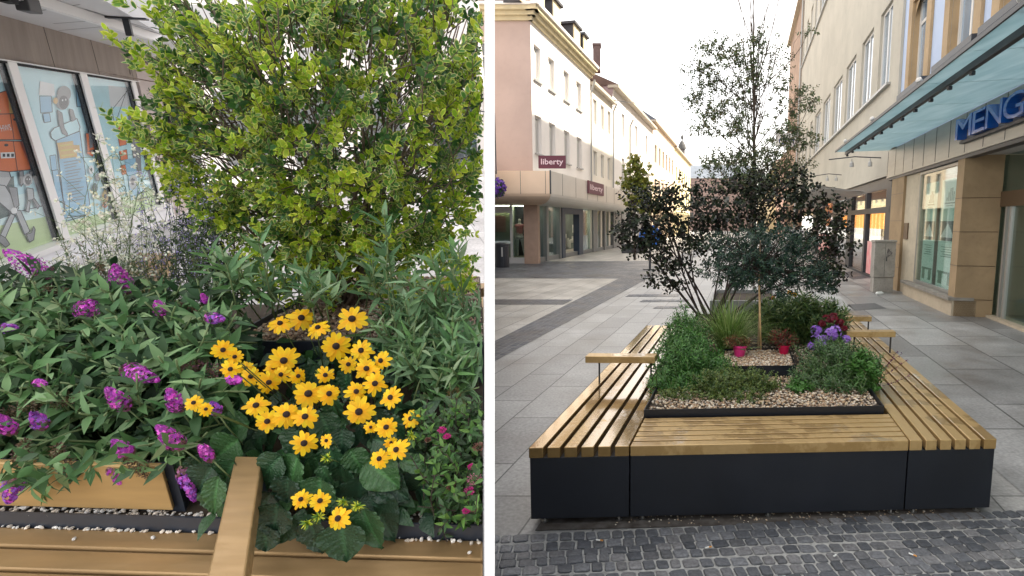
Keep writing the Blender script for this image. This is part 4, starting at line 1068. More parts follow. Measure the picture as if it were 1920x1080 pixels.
M_box = mat('blue-black steel panel', (.0075, .010, .016), .40, var=.2, vscale=2.2, spec=.45, rvar=.03, bump=.03, bscale=8)
M_steel = mat('galvanised foot', (.45, .45, .44), .35, metal=.8)
TH = .062
def bench(name, label, loc, w0, w1, v0, v1, along, nsl, gapf=.24, box=(0, 0, 0, 0), ms=None):
    r = thing('bench_module', label, 'bench', loc, 'bench modules around the planters')
    q = MB(); q.fbox(bc, (w0 + .004 + box[0], w1 - .004 - box[1]), (v0 + .012, v1 - .01), (.042, ZB - TH - .003)); q.obj('base', M_box, r, bevel=.003)
    for k in range(nsl):
        q = MB()
        if along:
            s = (w1 - w0) / nsl; g0 = s * gapf / 2; a0 = w0 + k * s + (g0 if k else .0); a1 = w0 + (k + 1) * s - (g0 if k < nsl - 1 else 0.0)
            if k == 0: a0 += .003
            if k == nsl - 1: a1 -= .003
            q.fbox(bc, (a0, a1), (v0, v1), (ZB - TH, ZB))
        else:
            s = (v1 - v0) / nsl; a0 = v0 + k * s; a1 = a0 + s * (1 - gapf)
            q.fbox(bc, (w0 + .005, w1 - .005), (a0, a1), (ZB - TH, ZB))
        q.obj('slat', ms or M_slat, r, bevel=.004)
    for (fw, fv) in ((w0 + .07, v0 + .05), (w1 - .07, v0 + .05), (w0 + .07, v1 - .2), (w1 - .07, v1 - .2)) + ((((w0 + w1) / 2, v0 + .05),) if not along else ()):
        q = MB(); q.lathe(bc(fw, fv, 0), [(.022, .0), (.022, .008), (.006, .012), (.006, .042)], 8); q.obj('foot', M_steel, r)
    return r
bench('l', 'long bench module with wet slats running back on the side of the open square', bc(0, 0, 0), 0, wl, 0, vend, True, 6, ms=M_slat_w)
bench('c', 'front bench module with slats running across below the gravel bed', bc(wl, 0, 0), wl, wr, 0, vt - .02, False, 6, .20)
bench('r', 'long bench module with dry slats running back beside the shop pavement', bc(wr, 0, 0), wr, BW, 0, vendr, True, 6)
M_rod = mat('black steel rod', (.03, .03, .03), .5)
def armrest(label, p0, p1, hz, w0=None):
    c0, c1 = G(p0[0], p0[1], hz), G(p1[0], p1[1], hz)
    r = thing('armrest', label, 'armrest', (c0[0], c0[1], ZB), 'armrests on the bench modules')
    q = MB(); dl = c1 - c0; 
    q.fbox(lambda x, y, z: (c0[0] + dl[0] * x + KR * y, c0[1] + dl[1] * x + y, z), (0, 1), (0, .11), (hz - .055, hz)); q.obj('rail', M_slat, r, bevel=.005)
    for f in (.18, .93):
        q = MB(); x, y = c0[0] + dl[0] * f + KR * .05, c0[1] + dl[1] * f + .05; q.tube([(x, y, hz - .055), (x, y, ZB - .05)], .008, 6); q.obj('rod', M_rod, r)
armrest('bronze armrest crossing the wet slats of the bench by the green bush', (1097, 668), (1228, 669), .70)
armrest('nearer bronze armrest reaching out behind the violet phlox', (1588, 622), (1680, 622), .70)
armrest('farther bronze armrest reaching out behind the dark red flowers', (1578, 594), (1635, 594), .70)
# tray with gravel
tw0, tw1 = bw(1207, 775, .50)[0], bw(1655, 764, .50)[0]
tv0 = vt; tv1 = bw(1330, 592, .5)[1]
r = thing('planter_tray', 'flat black steel tray holding the planted gravel bed', 'planter', bc(tw0, tv0, .4))
for (a, bb, c_, d_) in ((tw0, tw1, tv0, tv0 + .006), (tw0, tw1, tv1, tv1 + .006), (tw0, tw0 + .006, tv0 + .006, tv1), (tw1 - .006, tw1, tv0 + .006, tv1)):
    q = MB(); q.fbox(bc, (a, bb), (c_, d_), (.40, .525)); q.obj('rim', M_box, r)
q = MB(); q.fbox(bc, (tw0 + .006, tw1 - .006), (tv0 + .006, tv1), (.40, .488)); q.obj('soil', mat('dark damp soil', (.05, .035, .022), .9, var=.4, vscale=20), r)
# small raised box
iw0, iv0 = bw(1352, 688, .585); iw1, _ = bw(1492, 686, .585); iv1 = bw(1400, 655, .585)[1]
r = thing('planter_box', 'small raised black planter box of pale gravel around the staked tree', 'planter', bc(iw0, iv0, .47))
for (a, bb, c_, d_) in ((iw0, iw1, iv0, iv0 + .006), (iw0, iw1, iv1, iv1 + .006), (iw0, iw0 + .006, iv0 + .006, iv1), (iw1 - .006, iw1, iv0 + .006, iv1)):
    q = MB(); q.fbox(bc, (a, bb), (c_, d_), (.465, .59)); q.obj('side_panel', M_box, r)
q = MB(); q.fbox(bc, (iw0 + .006, iw1 - .006), (iv0 + .006, iv1), (.465, .565)); q.obj('soil', mat('dark damp soil', (.05, .035, .022), .9), r)

_ico = None
def ico():
    global _ico
    if _ico is None:
        bm = bmesh.new(); bmesh.ops.create_icosphere(bm, subdivisions=1, radius=1)
        _ico = (np.array([v.co[:] for v in bm.verts]), [[v.index for v in f.verts] for f in bm.faces]); bm.free()
    return _ico
def pebbles(name, pts, sizes, cols, loc, T=None, seed=1, flat=.7, mt=None):
    rg = np.random.RandomState(seed); v0, f0 = ico(); V = []; F = []; C = []
    for i, p in enumerate(pts):
        s = sizes[i]; A = rg.normal(size=(3, 3)); Qm, _ = np.linalg.qr(A)
        sc = np.array((1, rg.uniform(.65, .95), rg.uniform(.5, .8)))
        v = (v0 * (1 + rg.uniform(-.12, .12, (len(v0), 1))) * sc) @ Qm * s; v[:, 2] *= flat
        k = len(V) * len(v0); V.append(v + p); F += [[k + a for a in f] for f in f0]
        C.append(np.repeat(np.array(cols[rg.randint(len(cols))])[None] * rg.uniform(.8, 1.15), len(v0), 0))
    V = np.concatenate(V); C = np.concatenate(C)
    if T is not None: V = T(V)
    return link_mesh(name, V, F, mt or M_peb, None, loc, smooth=False, col=C)
M_peb = attr_mat('river pebbles', .6, .2, 300, rv=.05)
PEB = [(.50, .38, .24), (.42, .28, .16), (.58, .50, .38), (.30, .19, .11), (.36, .30, .24), (.62, .56, .46), (.22, .15, .10)]
rs = np.random.RandomState(11)
def scatter(n, w0, w1, v0, v1, z, s0, s1, name, label, seed, dens=None):
    pts = []; sz = []
    for _ in range(n):
        w, v = rs.uniform(w0, w1), rs.uniform(v0, v1); s = rs.uniform(s0, s1)
        pts.append(bc(w, v, z + rs.uniform(-.2, .8) * s)); sz.append(s)
    o = pebbles(name, np.array(pts), sz, PEB, bc(w0, v0, z), seed=seed)
    tag(o, label, 'gravel', kind='stuff')
scatter(5200, tw0 + .02, tw1 - .02, tv0 + .02, tv0 + 1.0, .494, .007, .013, 'gravel', 'tan and cream pebbles covering the bed behind the black rim', 1)
scatter(2200, tw0 + .02, tw1 - .02, tv0 + 1.0, tv1 - .05, .492, .010, .018, 'far_gravel', 'tan pebbles at the back of the bed beneath the tall plants', 2)
scatter(2400, iw0 + .015, iw1 - .015, iv0 + .015, iv1 - .01, .574, .007, .013, 'box_gravel', 'pale pebbles filling the small raised planter box', 3)
# crumbs of gravel below the bench and loose bits
pts = []; sz = []
for _ in range(230):
    w = rs.uniform(.5, BW - .3); c = bc(w, rs.normal(.06, .05), .008); pts.append(c); sz.append(rs.uniform(.003, .009))
tag(pebbles('loose_gravel', np.array(pts), sz, [(.6, .55, .45), (.5, .4, .28), (.35, .25, .16)], bc(1, 0, 0), seed=5), 'scattered crumbs of gravel on the ground along the foot of the bench', 'gravel', kind='stuff')
q = MB(); q.fbox(bc, (.05, BW - .05), (-.045, .30), (.0045, .0085)); tag(q.obj('dark_ground_strip', mat('dark mottled ground', (.045, .035, .028), .8, var=.5, vscale=15, col2=(.12, .11, .10))), kind='structure')  # dark mottled strip along the foot of the bench
for i, (px, py, lab) in enumerate(((1322, 1027, 'cigarette butt on the setts nearest the middle of the bench'), (1118, 1012, 'orange cigarette butt on the setts below the wet bench end'), (1704, 1037, 'cigarette butt on the setts below the far bench corner'), (1563, 1043, 'pale paper scrap on the dark setts'))):
    p = G(px, py, .028); r = thing('cigarette_butt' if i < 3 else 'paper_scrap', lab, 'litter', p); an = (.3, -.2, -.8, .6)[i]; d = np.array((math.cos(an), math.sin(an), 0))
    q = MB(); q.tube([p, p + d * .022], .004, 7); q.obj('paper', M_wh, r)
    if i < 3: q = MB(); q.tube([p + d * .0222, p + d * .038], .0042, 7); q.obj('filter', mat('orange filter', (.55, .25, .06), .8), r)
for i, (w, v) in enumerate(((.95, .40), (1.23, .42), (1.75, .44), (1.9, .41), (.7, .2))):
    pass
# large grey planter beyond
c = G(1335, 640, .0); pa, pb = P(1332, 522, 8.0), P(1462, 522, 8.0)
r = thing('concrete_planter', 'large grey planter box standing behind the dark bush', 'planter', (pa[0], 8.0, 0))
zt2 = pa[2] - .34; gq = lambda x, y, z: (pa[0] + x + KR * y, 8.0 + y, z)
Wp = pb[0] - pa[0]
M_gp = mat('grey painted planter', (.26, .26, .255), .6, var=.1, vscale=2)
for (x0, x1, y0, y1) in ((0, Wp, 0, .04), (0, Wp, 1.3, 1.34), (0, .04, .04, 1.3), (Wp - .04, Wp, .04, 1.3)):
    q = MB(); q.fbox(gq, (x0, x1), (y0, y1), (.02, zt2)); q.obj('side_panel', M_gp, r)
q = MB(); q.fbox(gq, (.04, Wp - .04), (.04, 1.3), (.02, zt2 - .06)); q.obj('soil', mat('dark damp soil', (.05, .035, .022), .9), r)
# ---------------------------------------------------------------- plants of the street planter
M_leaf = leaf_mat('leaf', .42, .22)
M_leafg = leaf_mat('glossy leaf', .28, .12, .6)
M_petal = leaf_mat('petal', .55, .25, .3)
M_bark = mat('grey brown bark', (.10, .075, .055), .85, var=.3, vscale=20, bump=.4, bscale=60)
M_barkd = mat('dark stem', (.05, .035, .03), .8, var=.2, vscale=20)
M_stem = mat('green stem', (.10, .16, .05), .6, var=.2, vscale=20)
def ell(rng, c, r, shell=.55):
    n = unit(rnd(rng)); k = shell + (1 - shell) * rng.random()
    return np.array(c) + n * np.array(r) * k, n
def limb(mb, rng, p0, p1, r0, r1, n=6, wob=.06, seg=6, sag=0.0):
    p0, p1 = np.array(p0, float), np.array(p1, float); L = np.linalg.norm(p1 - p0); pts = []; ra_ = []
    o = rnd(rng, wob * L)
    for k in range(seg + 1):
        t = k / seg; pts.append(p0 + (p1 - p0) * t + o * math.sin(math.pi * t) + np.array((0, 0, sag * L * math.sin(math.pi * t)))); ra_.append(r0 + (r1 - r0) * t)
    mb.tube(pts, ra_, n); return pts
def bushy(label, name, base, blobs, ntw, npair, gap, L, W, cols, edges=None, seed=1, tm=T_LANCE, upb=.6, matl=None, spread=.9, curl=-.2, stems=14, sr=.005, cat='plant', shell=.5, group=None, keep=None):
    rng = random.Random(seed); base = np.array(base, float); r = thing(name, label, cat, base, group); Lv = Leaves(); mb = MB()
    tot = sum(b[1][0] * b[1][1] * b[1][2] for b in blobs)
    for (c, rad) in blobs:
        c = np.array(c, float)
        for _ in range(max(1, int(ntw * rad[0] * rad[1] * rad[2] / tot))):
            p, n = ell(rng, c, rad, shell)
            if p[2] < base[2] + .02: p[2] = base[2] + .02 + rng.random() * .05
            d = unit(n * .8 + np.array((0, 0, upb)) + rnd(rng, .3))
            pts = sprig(Lv, rng, p - d * gap * npair * .6, d, npair, gap, L, W, cols, edges, spread, curl)
            if rng.random() < .25: mb.tube(pts, .0022 + sr * .1, 4)
        for _ in range(max(2, int(stems * rad[0] * rad[1] * rad[2] / tot))):
            p, n = ell(rng, c, np.array(rad) * .8, .6); limb(mb, rng, base + np.array((rng.gauss(0, .06), rng.gauss(0, .06), 0)), p, sr, sr * .4, 5)
    Lv.obj('foliage', matl or M_leaf, tm, r, keep=keep); mb.obj('stem', M_stem if sr < .008 else M_bark, r, smooth=True)
    return r, Lv
GR1 = [(.05, .15, .028), (.075, .20, .04), (.035, .11, .022), (.10, .24, .045)]
y0 = 4.6
def Q(px, py, y): return P(px, py, y)
bushy('lush dark green bush with narrow leaves at the wet end of the bed', 'leafy_bush', Q(1295, 735, 4.25) * (1, 1, 0) + (0, 0, .47),
      [(Q(1290, 680, 4.35), (.33, .34, .23)), (Q(1300, 715, 4.1), (.30, .27, .17)), (Q(1290, 640, 4.8), (.26, .35, .24)), (Q(1250, 730, 3.95), (.17, .17, .13)), (Q(1275, 610, 5.1), (.12, .14, .26)), (Q(1340, 690, 4.3), (.16, .2, .16))], 1150, 6, .02, .055, .013, GR1, seed=2)
bushy('low yellow-green creeping herb spreading over the gravel in front of the small box', 'creeping_herb', Q(1385, 745, 3.95) * (1, 1, 0) + (0, 0, .47),
      [(Q(1375, 715, 4.0), (.26, .2, .13)), (Q(1425, 722, 3.95), (.17, .16, .12)), (Q(1335, 722, 3.85), (.18, .16, .12)), (Q(1395, 745, 3.7), (.16, .10, .07)), (Q(1270, 748, 3.75), (.20, .10, .07)), (Q(1340, 748, 3.72), (.16, .08, .06))], 820, 5, .014, .026, .014, [(.12, .17, .035), (.09, .14, .03), (.16, .20, .05), (.06, .11, .03)], seed=3, tm=T_OVAL)
bushy('grey-green lavender-like mixed herbs above the gravel corner near the dry slats', 'herb_clump', Q(1560, 740, 4.0) * (1, 1, 0) + (0, 0, .47),
      [(Q(1560, 680, 4.2), (.28, .27, .21)), (Q(1605, 690, 4.1), (.22, .22, .20)), (Q(1520, 712, 4.05), (.17, .18, .15)), (Q(1585, 720, 3.9), (.24, .14, .12))], 760, 6, .018, .042, .010, [(.06, .14, .035), (.10, .19, .06), (.13, .19, .10), (.045, .10, .035)], seed=4, upb=1.0)
bushy('fresh green broad-leaved herb at the gravel corner below the phlox', 'green_herb', Q(1618, 745, 3.95) * (1, 1, 0) + (0, 0, .47),
      [(Q(1618, 695, 3.98), (.15, .16, .18)), (Q(1500, 732, 3.9), (.11, .10, .09))], 210, 4, .02, .045, .022, [(.06, .17, .03), (.08, .2, .04)], seed=14, tm=T_OVAL, upb=.9)
# ornamental grass
rng = random.Random(21); c = Q(1368, 640, 5.0) * (1, 1, 0) + (0, 0, .47); r = thing('ornamental_grass', 'tall arching striped ornamental grass behind the pink pot', 'grass clump', c); Lv = Leaves()
V = []; F = []; C = []
for k in range(800):
    an = rng.uniform(0, 2 * math.pi); out = rng.uniform(.1, 1) ** .7; L = rng.uniform(.42, .80); b0 = c + np.array((math.cos(an), math.sin(an), 0)) * rng.uniform(0, .10)
    dx = np.array((math.cos(an), math.sin(an), 0)); sd2 = np.array((-math.sin(an), math.cos(an), 0)); w = rng.uniform(.002, .0042); col = jit(rng, rng.choice([(.16, .28, .06), (.26, .38, .10), (.42, .50, .20), (.11, .20, .045)])); st = len(V)
    for s in range(8):
        t = s / 7; p = b0 + dx * L * out * .75 * t ** 1.5 + np.array((0, 0, L * (t - .62 * out * t * t)))
        ww = w * (1 - t) ** .5 + .0004
        V.append(p + sd2 * ww); V.append(p - sd2 * ww); C += [col, col]
    for s in range(7): F.append([st + 2 * s, st + 2 * s + 1, st + 2 * s + 3, st + 2 * s + 2])
link_mesh('blade', V, F, M_leaf, r, col=np.array(C)); 
# second grassy clump and back shrubs
bushy('tall leafy perennial with yellow-green lance leaves behind the staked tree', 'leafy_perennial', Q(1490, 640, 5.4) * (1, 1, 0) + (0, 0, .47),
      [(Q(1490, 595, 5.5), (.40, .3, .26)), (Q(1545, 605, 5.4), (.28, .25, .24)), (Q(1445, 600, 5.4), (.26, .2, .22))], 640, 6, .03, .10, .020, [(.10, .17, .04), (.06, .12, .035), (.15, .20, .06), (.04, .09, .03)], seed=6, upb=1.0)
bushy('reddish-brown fine leaved plant growing in the bright pink pot', 'russet_plant', Q(1386, 668, 4.63) * (1, 1, 0) + (0, 0, .66),
      [(Q(1382, 644, 4.64), (.13, .09, .07))], 120, 5, .014, .035, .007, [(.20, .05, .03), (.13, .05, .025), (.09, .10, .03), (.28, .10, .05)], seed=7)
bushy('dark red fine leaved plant growing in the crimson pot', 'russet_plant', Q(1469, 664, 4.72) * (1, 1, 0) + (0, 0, .65),
      [(Q(1464, 636, 4.74), (.15, .12, .09))], 140, 5, .014, .035, .008, [(.17, .02, .02), (.09, .04, .03), (.05, .07, .03), (.25, .04, .03)], seed=8)
def pot(px, py, t, label, col, sc=1.0):
    c = Q(px, py, t); c[2] = .575; r = thing('flower_pot', label, 'flower pot', c)
    q = MB(); q.lathe(c, [(.040 * sc, 0), (.060 * sc, .085 * sc), (.066 * sc, .088 * sc), (.067 * sc, .104 * sc), (.060 * sc, .104 * sc), (.055 * sc, .09 * sc)], 24); q.obj('wall', mat('pink plastic' + label[:6], col, .3, spec=.5), r, smooth=False)
    q = MB(); q.lathe(c + np.array((0, 0, .086 * sc)), [(.002, 0), (.054 * sc, .002)], 16); q.obj('soil', mat('dark damp soil', (.05, .035, .022), .9), r)
pot(1386, 678, 4.62, 'bright pink plastic pot standing on the pale gravel', (.62, .035, .20))
pot(1469, 672, 4.70, 'crimson plastic pot half hidden on the pale gravel', (.55, .01, .07), .85)
# phlox flowers and dark red flowers
def flower_mass(name, label, base, heads, cols, seed, n=26, fs=.022, leafc=GR1, hr=.04, stemh=True):
    rng = random.Random(seed); base = np.array(base); r = thing(name, label, 'flowers', base); Lv = Leaves(); Lf = Leaves(); mb = MB()
    for (h, rr) in heads:
        h = np.array(h)
        for _ in range(n):
            nn = unit(rnd(rng) + np.array((0, -.4, .6))); p = h + nn * rr * rng.uniform(.7, 1.1)
            a0 = rng.uniform(0, 6.28); t1 = unit(np.cross(nn, (0.3, .5, .8))); t2 = np.cross(nn, t1); col = rng.choice(cols)
            for k in range(5):
                an = a0 + k * 1.2566; d = t1 * math.cos(an) + t2 * math.sin(an); Lv.add(p, d + nn * .15, nn, fs, fs * .8, jit(rng, col, .12), curl=-.1)
        pts = limb(mb, rng, base + np.array((rng.gauss(0, .04), rng.gauss(0, .04), 0)), h, .003, .002, 5)
        for k in range(9): 
            p = pts[rng.randrange(2, 7)]; Lf.add(p, unit(rnd(rng) + np.array((0, 0, .2))), np.array((0, 0, 1.)), .06, .015, jit(rng, rng.choice(leafc)), curl=-.3)
    Lv.obj('blossoms', M_petal, T_OVAL, r); Lf.obj('foliage', M_leaf, T_LANCE, r); mb.obj('stem', M_stem, r, smooth=True); return r
flower_mass('phlox', 'violet phlox heads in bloom above the herbs near the dry slats', Q(1550, 700, 4.5) * (1, 1, 0) + (0, 0, .47), [(Q(x, y, t), s * 1.4) for x, y, t, s in ((1531, 642, 4.5, .045), (1538, 648, 4.45, .035), (1556, 628, 4.6, .05), (1566, 624, 4.55, .045), (1530, 620, 4.6, .03), (1587, 636, 4.6, .022), (1545, 635, 4.7, .02), (1522, 650, 4.5, .02))], [(.34, .17, .62), (.42, .25, .70), (.26, .10, .52)], 31, 22)
flower_mass('dark_red_flowers', 'dark crimson flower heads standing just behind the violet phlox', Q(1560, 690, 4.8) * (1, 1, 0) + (0, 0, .47), [(Q(x, y, t), s) for x, y, t, s in ((1552, 600, 4.8, .05), (1563, 597, 4.75, .045), (1574, 606, 4.8, .035), (1541, 607, 4.9, .03), (1583, 616, 4.7, .02))], [(.16, .008, .02), (.22, .01, .03), (.10, .005, .015)], 32, 26, .02)
flower_mass('coneflowers', 'two orange-yellow daisies above the leafy perennial beyond the trunk', Q(1480, 640, 5.8) * (1, 1, 0) + (0, 0, .47), [(Q(1481, 549, 5.8), .018), (Q(1450, 560, 5.9), .014), (Q(1490, 552, 5.8), .01)], [(.75, .38, .02), (.65, .25, .02)], 33, 5, .028)
# salvia spikes leaning over the slats
rng = random.Random(41); c = np.array(bc(BW * .81, 1.75, .47)); r = thing('salvia', 'thin purple salvia spikes leaning over the dry bench slats', 'plant', c); Lv = Leaves(); mb = MB()
for (px, py, px2, py2) in ((1640, 720, 1690, 664), (1640, 720, 1700, 676), (1645, 725, 1704, 705), (1640, 722, 1681, 660)):
    a = Q(px, py, 4.1); b_ = Q(px2, py2, 3.95); pts = limb(mb, rng, a, b_, .002, .001, 4, seg=10)
    for p in pts[4:]:
        for _ in range(7): Lv.add(p + rnd(rng, .004), unit(rnd(rng)), unit(rnd(rng)), .012, .006, jit(rng, rng.choice([(.10, .02, .12), (.22, .03, .10), (.06, .03, .10)])), curl=0)
Lv.obj('blossoms', M_petal, T_TRI, r); mb.obj('stem', M_barkd, r)

# staked standard tree
rng = random.Random(51); c = Q(1421, 664, 4.85); c[2] = .575; r = thing('standard_tree', 'small clipped tree with a blue-green crown tied to a bamboo cane', 'tree', c)
tb = c.copy(); tt = Q(1424, 500, 4.95)
mb = MB(); mb.tube([tb, (tb + tt) / 2 + np.array((.01, 0, 0)), tt, tt + np.array((0, 0, .25))], [.011, .010, .009, .006], 8); mb.obj('trunk', mat('pale young bark', (.38, .27, .17), .75, var=.2, vscale=25, bump=.2), r, smooth=True)
mb = MB(); st_ = tb + np.array((.022, -.02, 0)); tp_ = Q(1423, 524, 4.9); mb.tube([st_, tp_], .0085, 8)
for k in range(5): mb.lathe(st_ + (tp_ - st_) * (.15 + .18 * k), [(.0085, -.004), (.0108, 0), (.0085, .004)], 8)
mb.obj('cane', mat('bamboo cane', (.62, .40, .20), .5, var=.15, vscale=12), r, smooth=True)
Lv = Leaves(); TG = [(.018, .048, .034), (.026, .066, .042), (.013, .034, .028), (.045, .09, .045)]
mb = MB()
for (cx_, cy_, t, rad) in ((1400, 500, 4.95, (.28, .26, .13)), (1475, 495, 4.95, (.30, .26, .15)), (1430, 470, 5.0, (.34, .30, .16)), (1380, 520, 4.9, (.16, .16, .08)), (1500, 520, 4.9, (.22, .2, .10)), (1440, 445, 5.0, (.26, .24, .12)), (1540, 525, 4.9, (.12, .12, .08)), (1345, 505, 4.95, (.14, .16, .09)), (1410, 535, 4.85, (.20, .16, .05)), (1465, 540, 4.85, (.14, .12, .05)), (1350, 460, 5.0, (.13, .15, .08)), (1500, 460, 5.0, (.16, .16, .12))):
    cc = Q(cx_, cy_, t)
    for _ in range(int(7000 * rad[0] * rad[1] * rad[2]) + 26):
        p, n = ell(rng, cc, np.array(rad) * rng.choice((1, 1, 1.25)), .3); d = unit(n + np.array((0, 0, .15)) + rnd(rng, .45)); sprig(Lv, rng, p, d, 5, .018, .06, .013, TG, spread=.7, curl=-.3)
    for _ in range(7): limb(mb, rng, tt, ell(rng, cc, np.array(rad) * .8)[0], .006, .002, 5)
mb.obj('branch', M_barkd, r, smooth=True); Lv.obj('crown', M_leaf, T_LANCE, r)

# dark purple-leaved multi-stem bush
rng = random.Random(61); c = Q(1335, 610, 6.3) * (1, 1, 0) + (0, 0, .47); r = thing('smoke_bush', 'broad bush of dark purple-black round leaves on several thin stems', 'bush', c)
Lv = Leaves(); mb = MB(); DP = [(.016, .020, .014), (.022, .028, .016), (.012, .020, .014), (.040, .048, .022), (.024, .040, .020), (.024, .018, .017)]
blobs = [(1205, 405, 6.2, (.34, .35, .30)), (1190, 440, 6.1, (.24, .3, .20)), (1290, 400, 6.4, (.42, .45, .38)), (1270, 470, 6.1, (.34, .35, .26)), (1350, 380, 6.5, (.45, .5, .30)), (1370, 440, 6.5, (.5, .5, .32)), (1250, 520, 6.0, (.20, .22, .18)), (1450, 385, 6.4, (.42, .45, .30)), (1495, 400, 6.3, (.30, .3, .34)), (1420, 350, 6.6, (.30, .3, .16)), (1535, 470, 6.0, (.20, .25, .42)), (1575, 460, 5.8, (.13, .2, .28)), (1500, 350, 6.4, (.2, .2, .2)), (1400, 500, 6.6, (.6, .4, .2)), (1555, 515, 5.7, (.16, .1, .10)), (1560, 400, 6.0, (.12, .2, .2)), (1240, 370, 6.3, (.15, .2, .14)), (1215, 440, 6.2, (.3, .3, .2))]
for (px, py, t, rad) in blobs:
    cc = Q(px, py, t); k = int(1150 * rad[0] * rad[1] * rad[2]) + 36
    for _ in range(k):
        p, n = ell(rng, cc, rad, .35); d = unit(n * .7 + rnd(rng, .5) + np.array((0, 0, .2))); sprig(Lv, rng, p, d, 4, .042, .056, .040, DP, spread=1.0, curl=-.1, nj=.6)
    hub = c + np.array((rng.gauss(0, .05), rng.gauss(0, .05), 0))
    pts = limb(mb, rng, hub, cc, .014, .006, 7, wob=.05, seg=8)
    for _ in range(5): limb(mb, rng, pts[rng.randrange(4, 9)], ell(rng, cc, rad, .6)[0], .005, .002, 5)
mb.obj('branch', M_barkd, r, smooth=True); Lv.obj('crown', leaf_mat('dark smoke leaf', .5, .12, .2), T_OVAL, r, fold=.12)

# tall open tree in the far planter
def open_tree(name, label, base, top, blobs, cols, ntw, L, W, seed, rtr=.05, bare=0, tm=T_OVAL, matl=None, npair=4, gap=.035, trunkmat=None, keep=None):
    rng = random.Random(seed); base, top = np.array(base), np.array(top); r = thing(name, label, 'tree', base); mb = MB()
    mb.tube([base, base + (top - base) * .3 + rnd(rng, .02), base + (top - base) * .6 + rnd(rng, .03), top], [rtr, rtr * .8, rtr * .5, rtr * .12], 8)
    tk = mb.obj('trunk', trunkmat or M_bark, r, smooth=True); Lv = Leaves(); mb = MB()
    H = top - base
    for (c, rad, w) in blobs:
        c = np.array(c)
        f = np.clip((c[2] - base[2]) / H[2] - .12 - .1 * rng.random(), .1, .95)
        at = base + H * f
        pts = limb(mb, rng, at, c + np.array((0, 0, rad[2] * .5)), rtr * .45 * (1 - f * .6), rtr * .1, 6, wob=.06, seg=6, sag=-.03)
        for _ in range(int(w * .22) + 2):
            limb(mb, rng, pts[rng.randrange(2, 7)], ell(rng, c, rad, .7)[0], rtr * .10, rtr * .03, 4, wob=.08, seg=4)
        for _ in range(w):
            p, n = ell(rng, c, rad, .15); d = unit(n * .5 + rnd(rng, .5) + np.array((0, 0, .35)))
            pts2 = sprig(Lv, rng, p, d, npair, gap, L, W, cols, spread=1.0, curl=-.1, nj=.7)
            if rng.random() < .5: mb.tube([pts2[0] - d * .15, pts2[-1]], rtr * .035, 3)
    for k in range(bare):
        f = rng.uniform(.35, .75); at = base + H * f; e = at + np.array((rng.uniform(-.5, .5), rng.uniform(-.4, .4), H[2] * (1.05 - f) * rng.uniform(.75, 1.05)))
        limb(mb, rng, at, e, rtr * .26, rtr * .08, 5, wob=.03)
    mb.obj('branch', M_bark, r, smooth=True); Lv.obj('crown', matl or M_leaf, tm, r, keep=keep); return r
T0 = 8.6
bl = []
rng = random.Random(71)
for (px, py, rx, rz_, w) in ((1340, 90, 48, 26, 40), (1320, 130, 40, 24, 40), (1375, 110, 40, 30, 40), (1330, 165, 48, 26, 46), (1385, 170, 42, 30, 44), (1300, 190, 26, 18, 22), (1345, 205, 50, 26, 46), (1320, 240, 30, 22, 22), (1380, 240, 44, 28, 40), (1420, 80, 36, 34, 30), (1410, 140, 34, 34, 34),
                         (1455, 110, 34, 30, 24), (1460, 160, 30, 30, 22), (1480, 200, 34, 32, 30), (1505, 180, 26, 22, 18), (1520, 200, 18, 16, 10), (1470, 250, 40, 26, 34), (1500, 265, 34, 20, 26), (1440, 290, 50, 26, 52), (1380, 300, 50, 28, 60), (1340, 310, 32, 24, 30), (1420, 330, 60, 26, 70), (1480, 320, 46, 24, 48), (1385, 345, 50, 22, 50), (1450, 350, 50, 20, 50), (1405, 210, 40, 40, 36), (1515, 60, 14, 10, 5)):
    bl.append((Q(px, py, T0 + rng.uniform(-.35, .35)), (rx * T0 / 1000, rx * T0 / 1000 * .8, rz_ * T0 / 1000), int(w * (2.0 if py > 230 else 1.55))))
open_tree('tall_tree', 'tall open tree with small grey-green leaves and bare upright twigs', Q(1412, 560, T0) * (1, 1, 0) + (0, 0, .9), Q(1412, -70, T0), bl, [(.10, .14, .06), (.07, .11, .045), (.13, .17, .06), (.17, .15, .07), (.09, .12, .06)], 0, .048, .030, 72, .030, 24)
# yellow-green tree far left with its trough
T1 = 21.0
bl = [(Q(px, py, T1), (rx * .028, rx * .026, rz_ * .024), int(w * 1.4)) for px, py, rx, rz_, w in ((1195, 318, 20, 16, 60), (1185, 345, 24, 20, 80), (1205, 350, 22, 22, 80), (1195, 378, 26, 18, 80), (1215, 385, 18, 18, 50), (1190, 300, 9, 10, 20))]
open_tree('yellow_green_tree', 'young yellow-green tree in a dark trough near the liberty shops', Q(1190, 462, T1) * (1, 1, 0) + (0, 0, .3), Q(1192, 290, T1), bl, [(.20, .22, .03), (.14, .18, .03), (.26, .24, .04)], 0, .12, .08, 73, .05)
c0 = G(1166, 475); r = thing('planter_trough', 'low dark planter trough under the young yellow-green tree', 'planter', c0)
q = MB(); gq2 = lambda x, y, z: (c0[0] + x, c0[1] + y, z); q.fbox(gq2, (0, 1.5), (0, 1.0), (.0, .46)); q.obj('body', mat('dark trough', (.05, .052, .06), .5), r, bevel=.02)
q = MB(); q.fbox(gq2, (-.04, 1.54), (-.04, 1.04), (.461, .50)); q.obj('rim', mat('dark trough', (.05, .052, .06), .5), r)
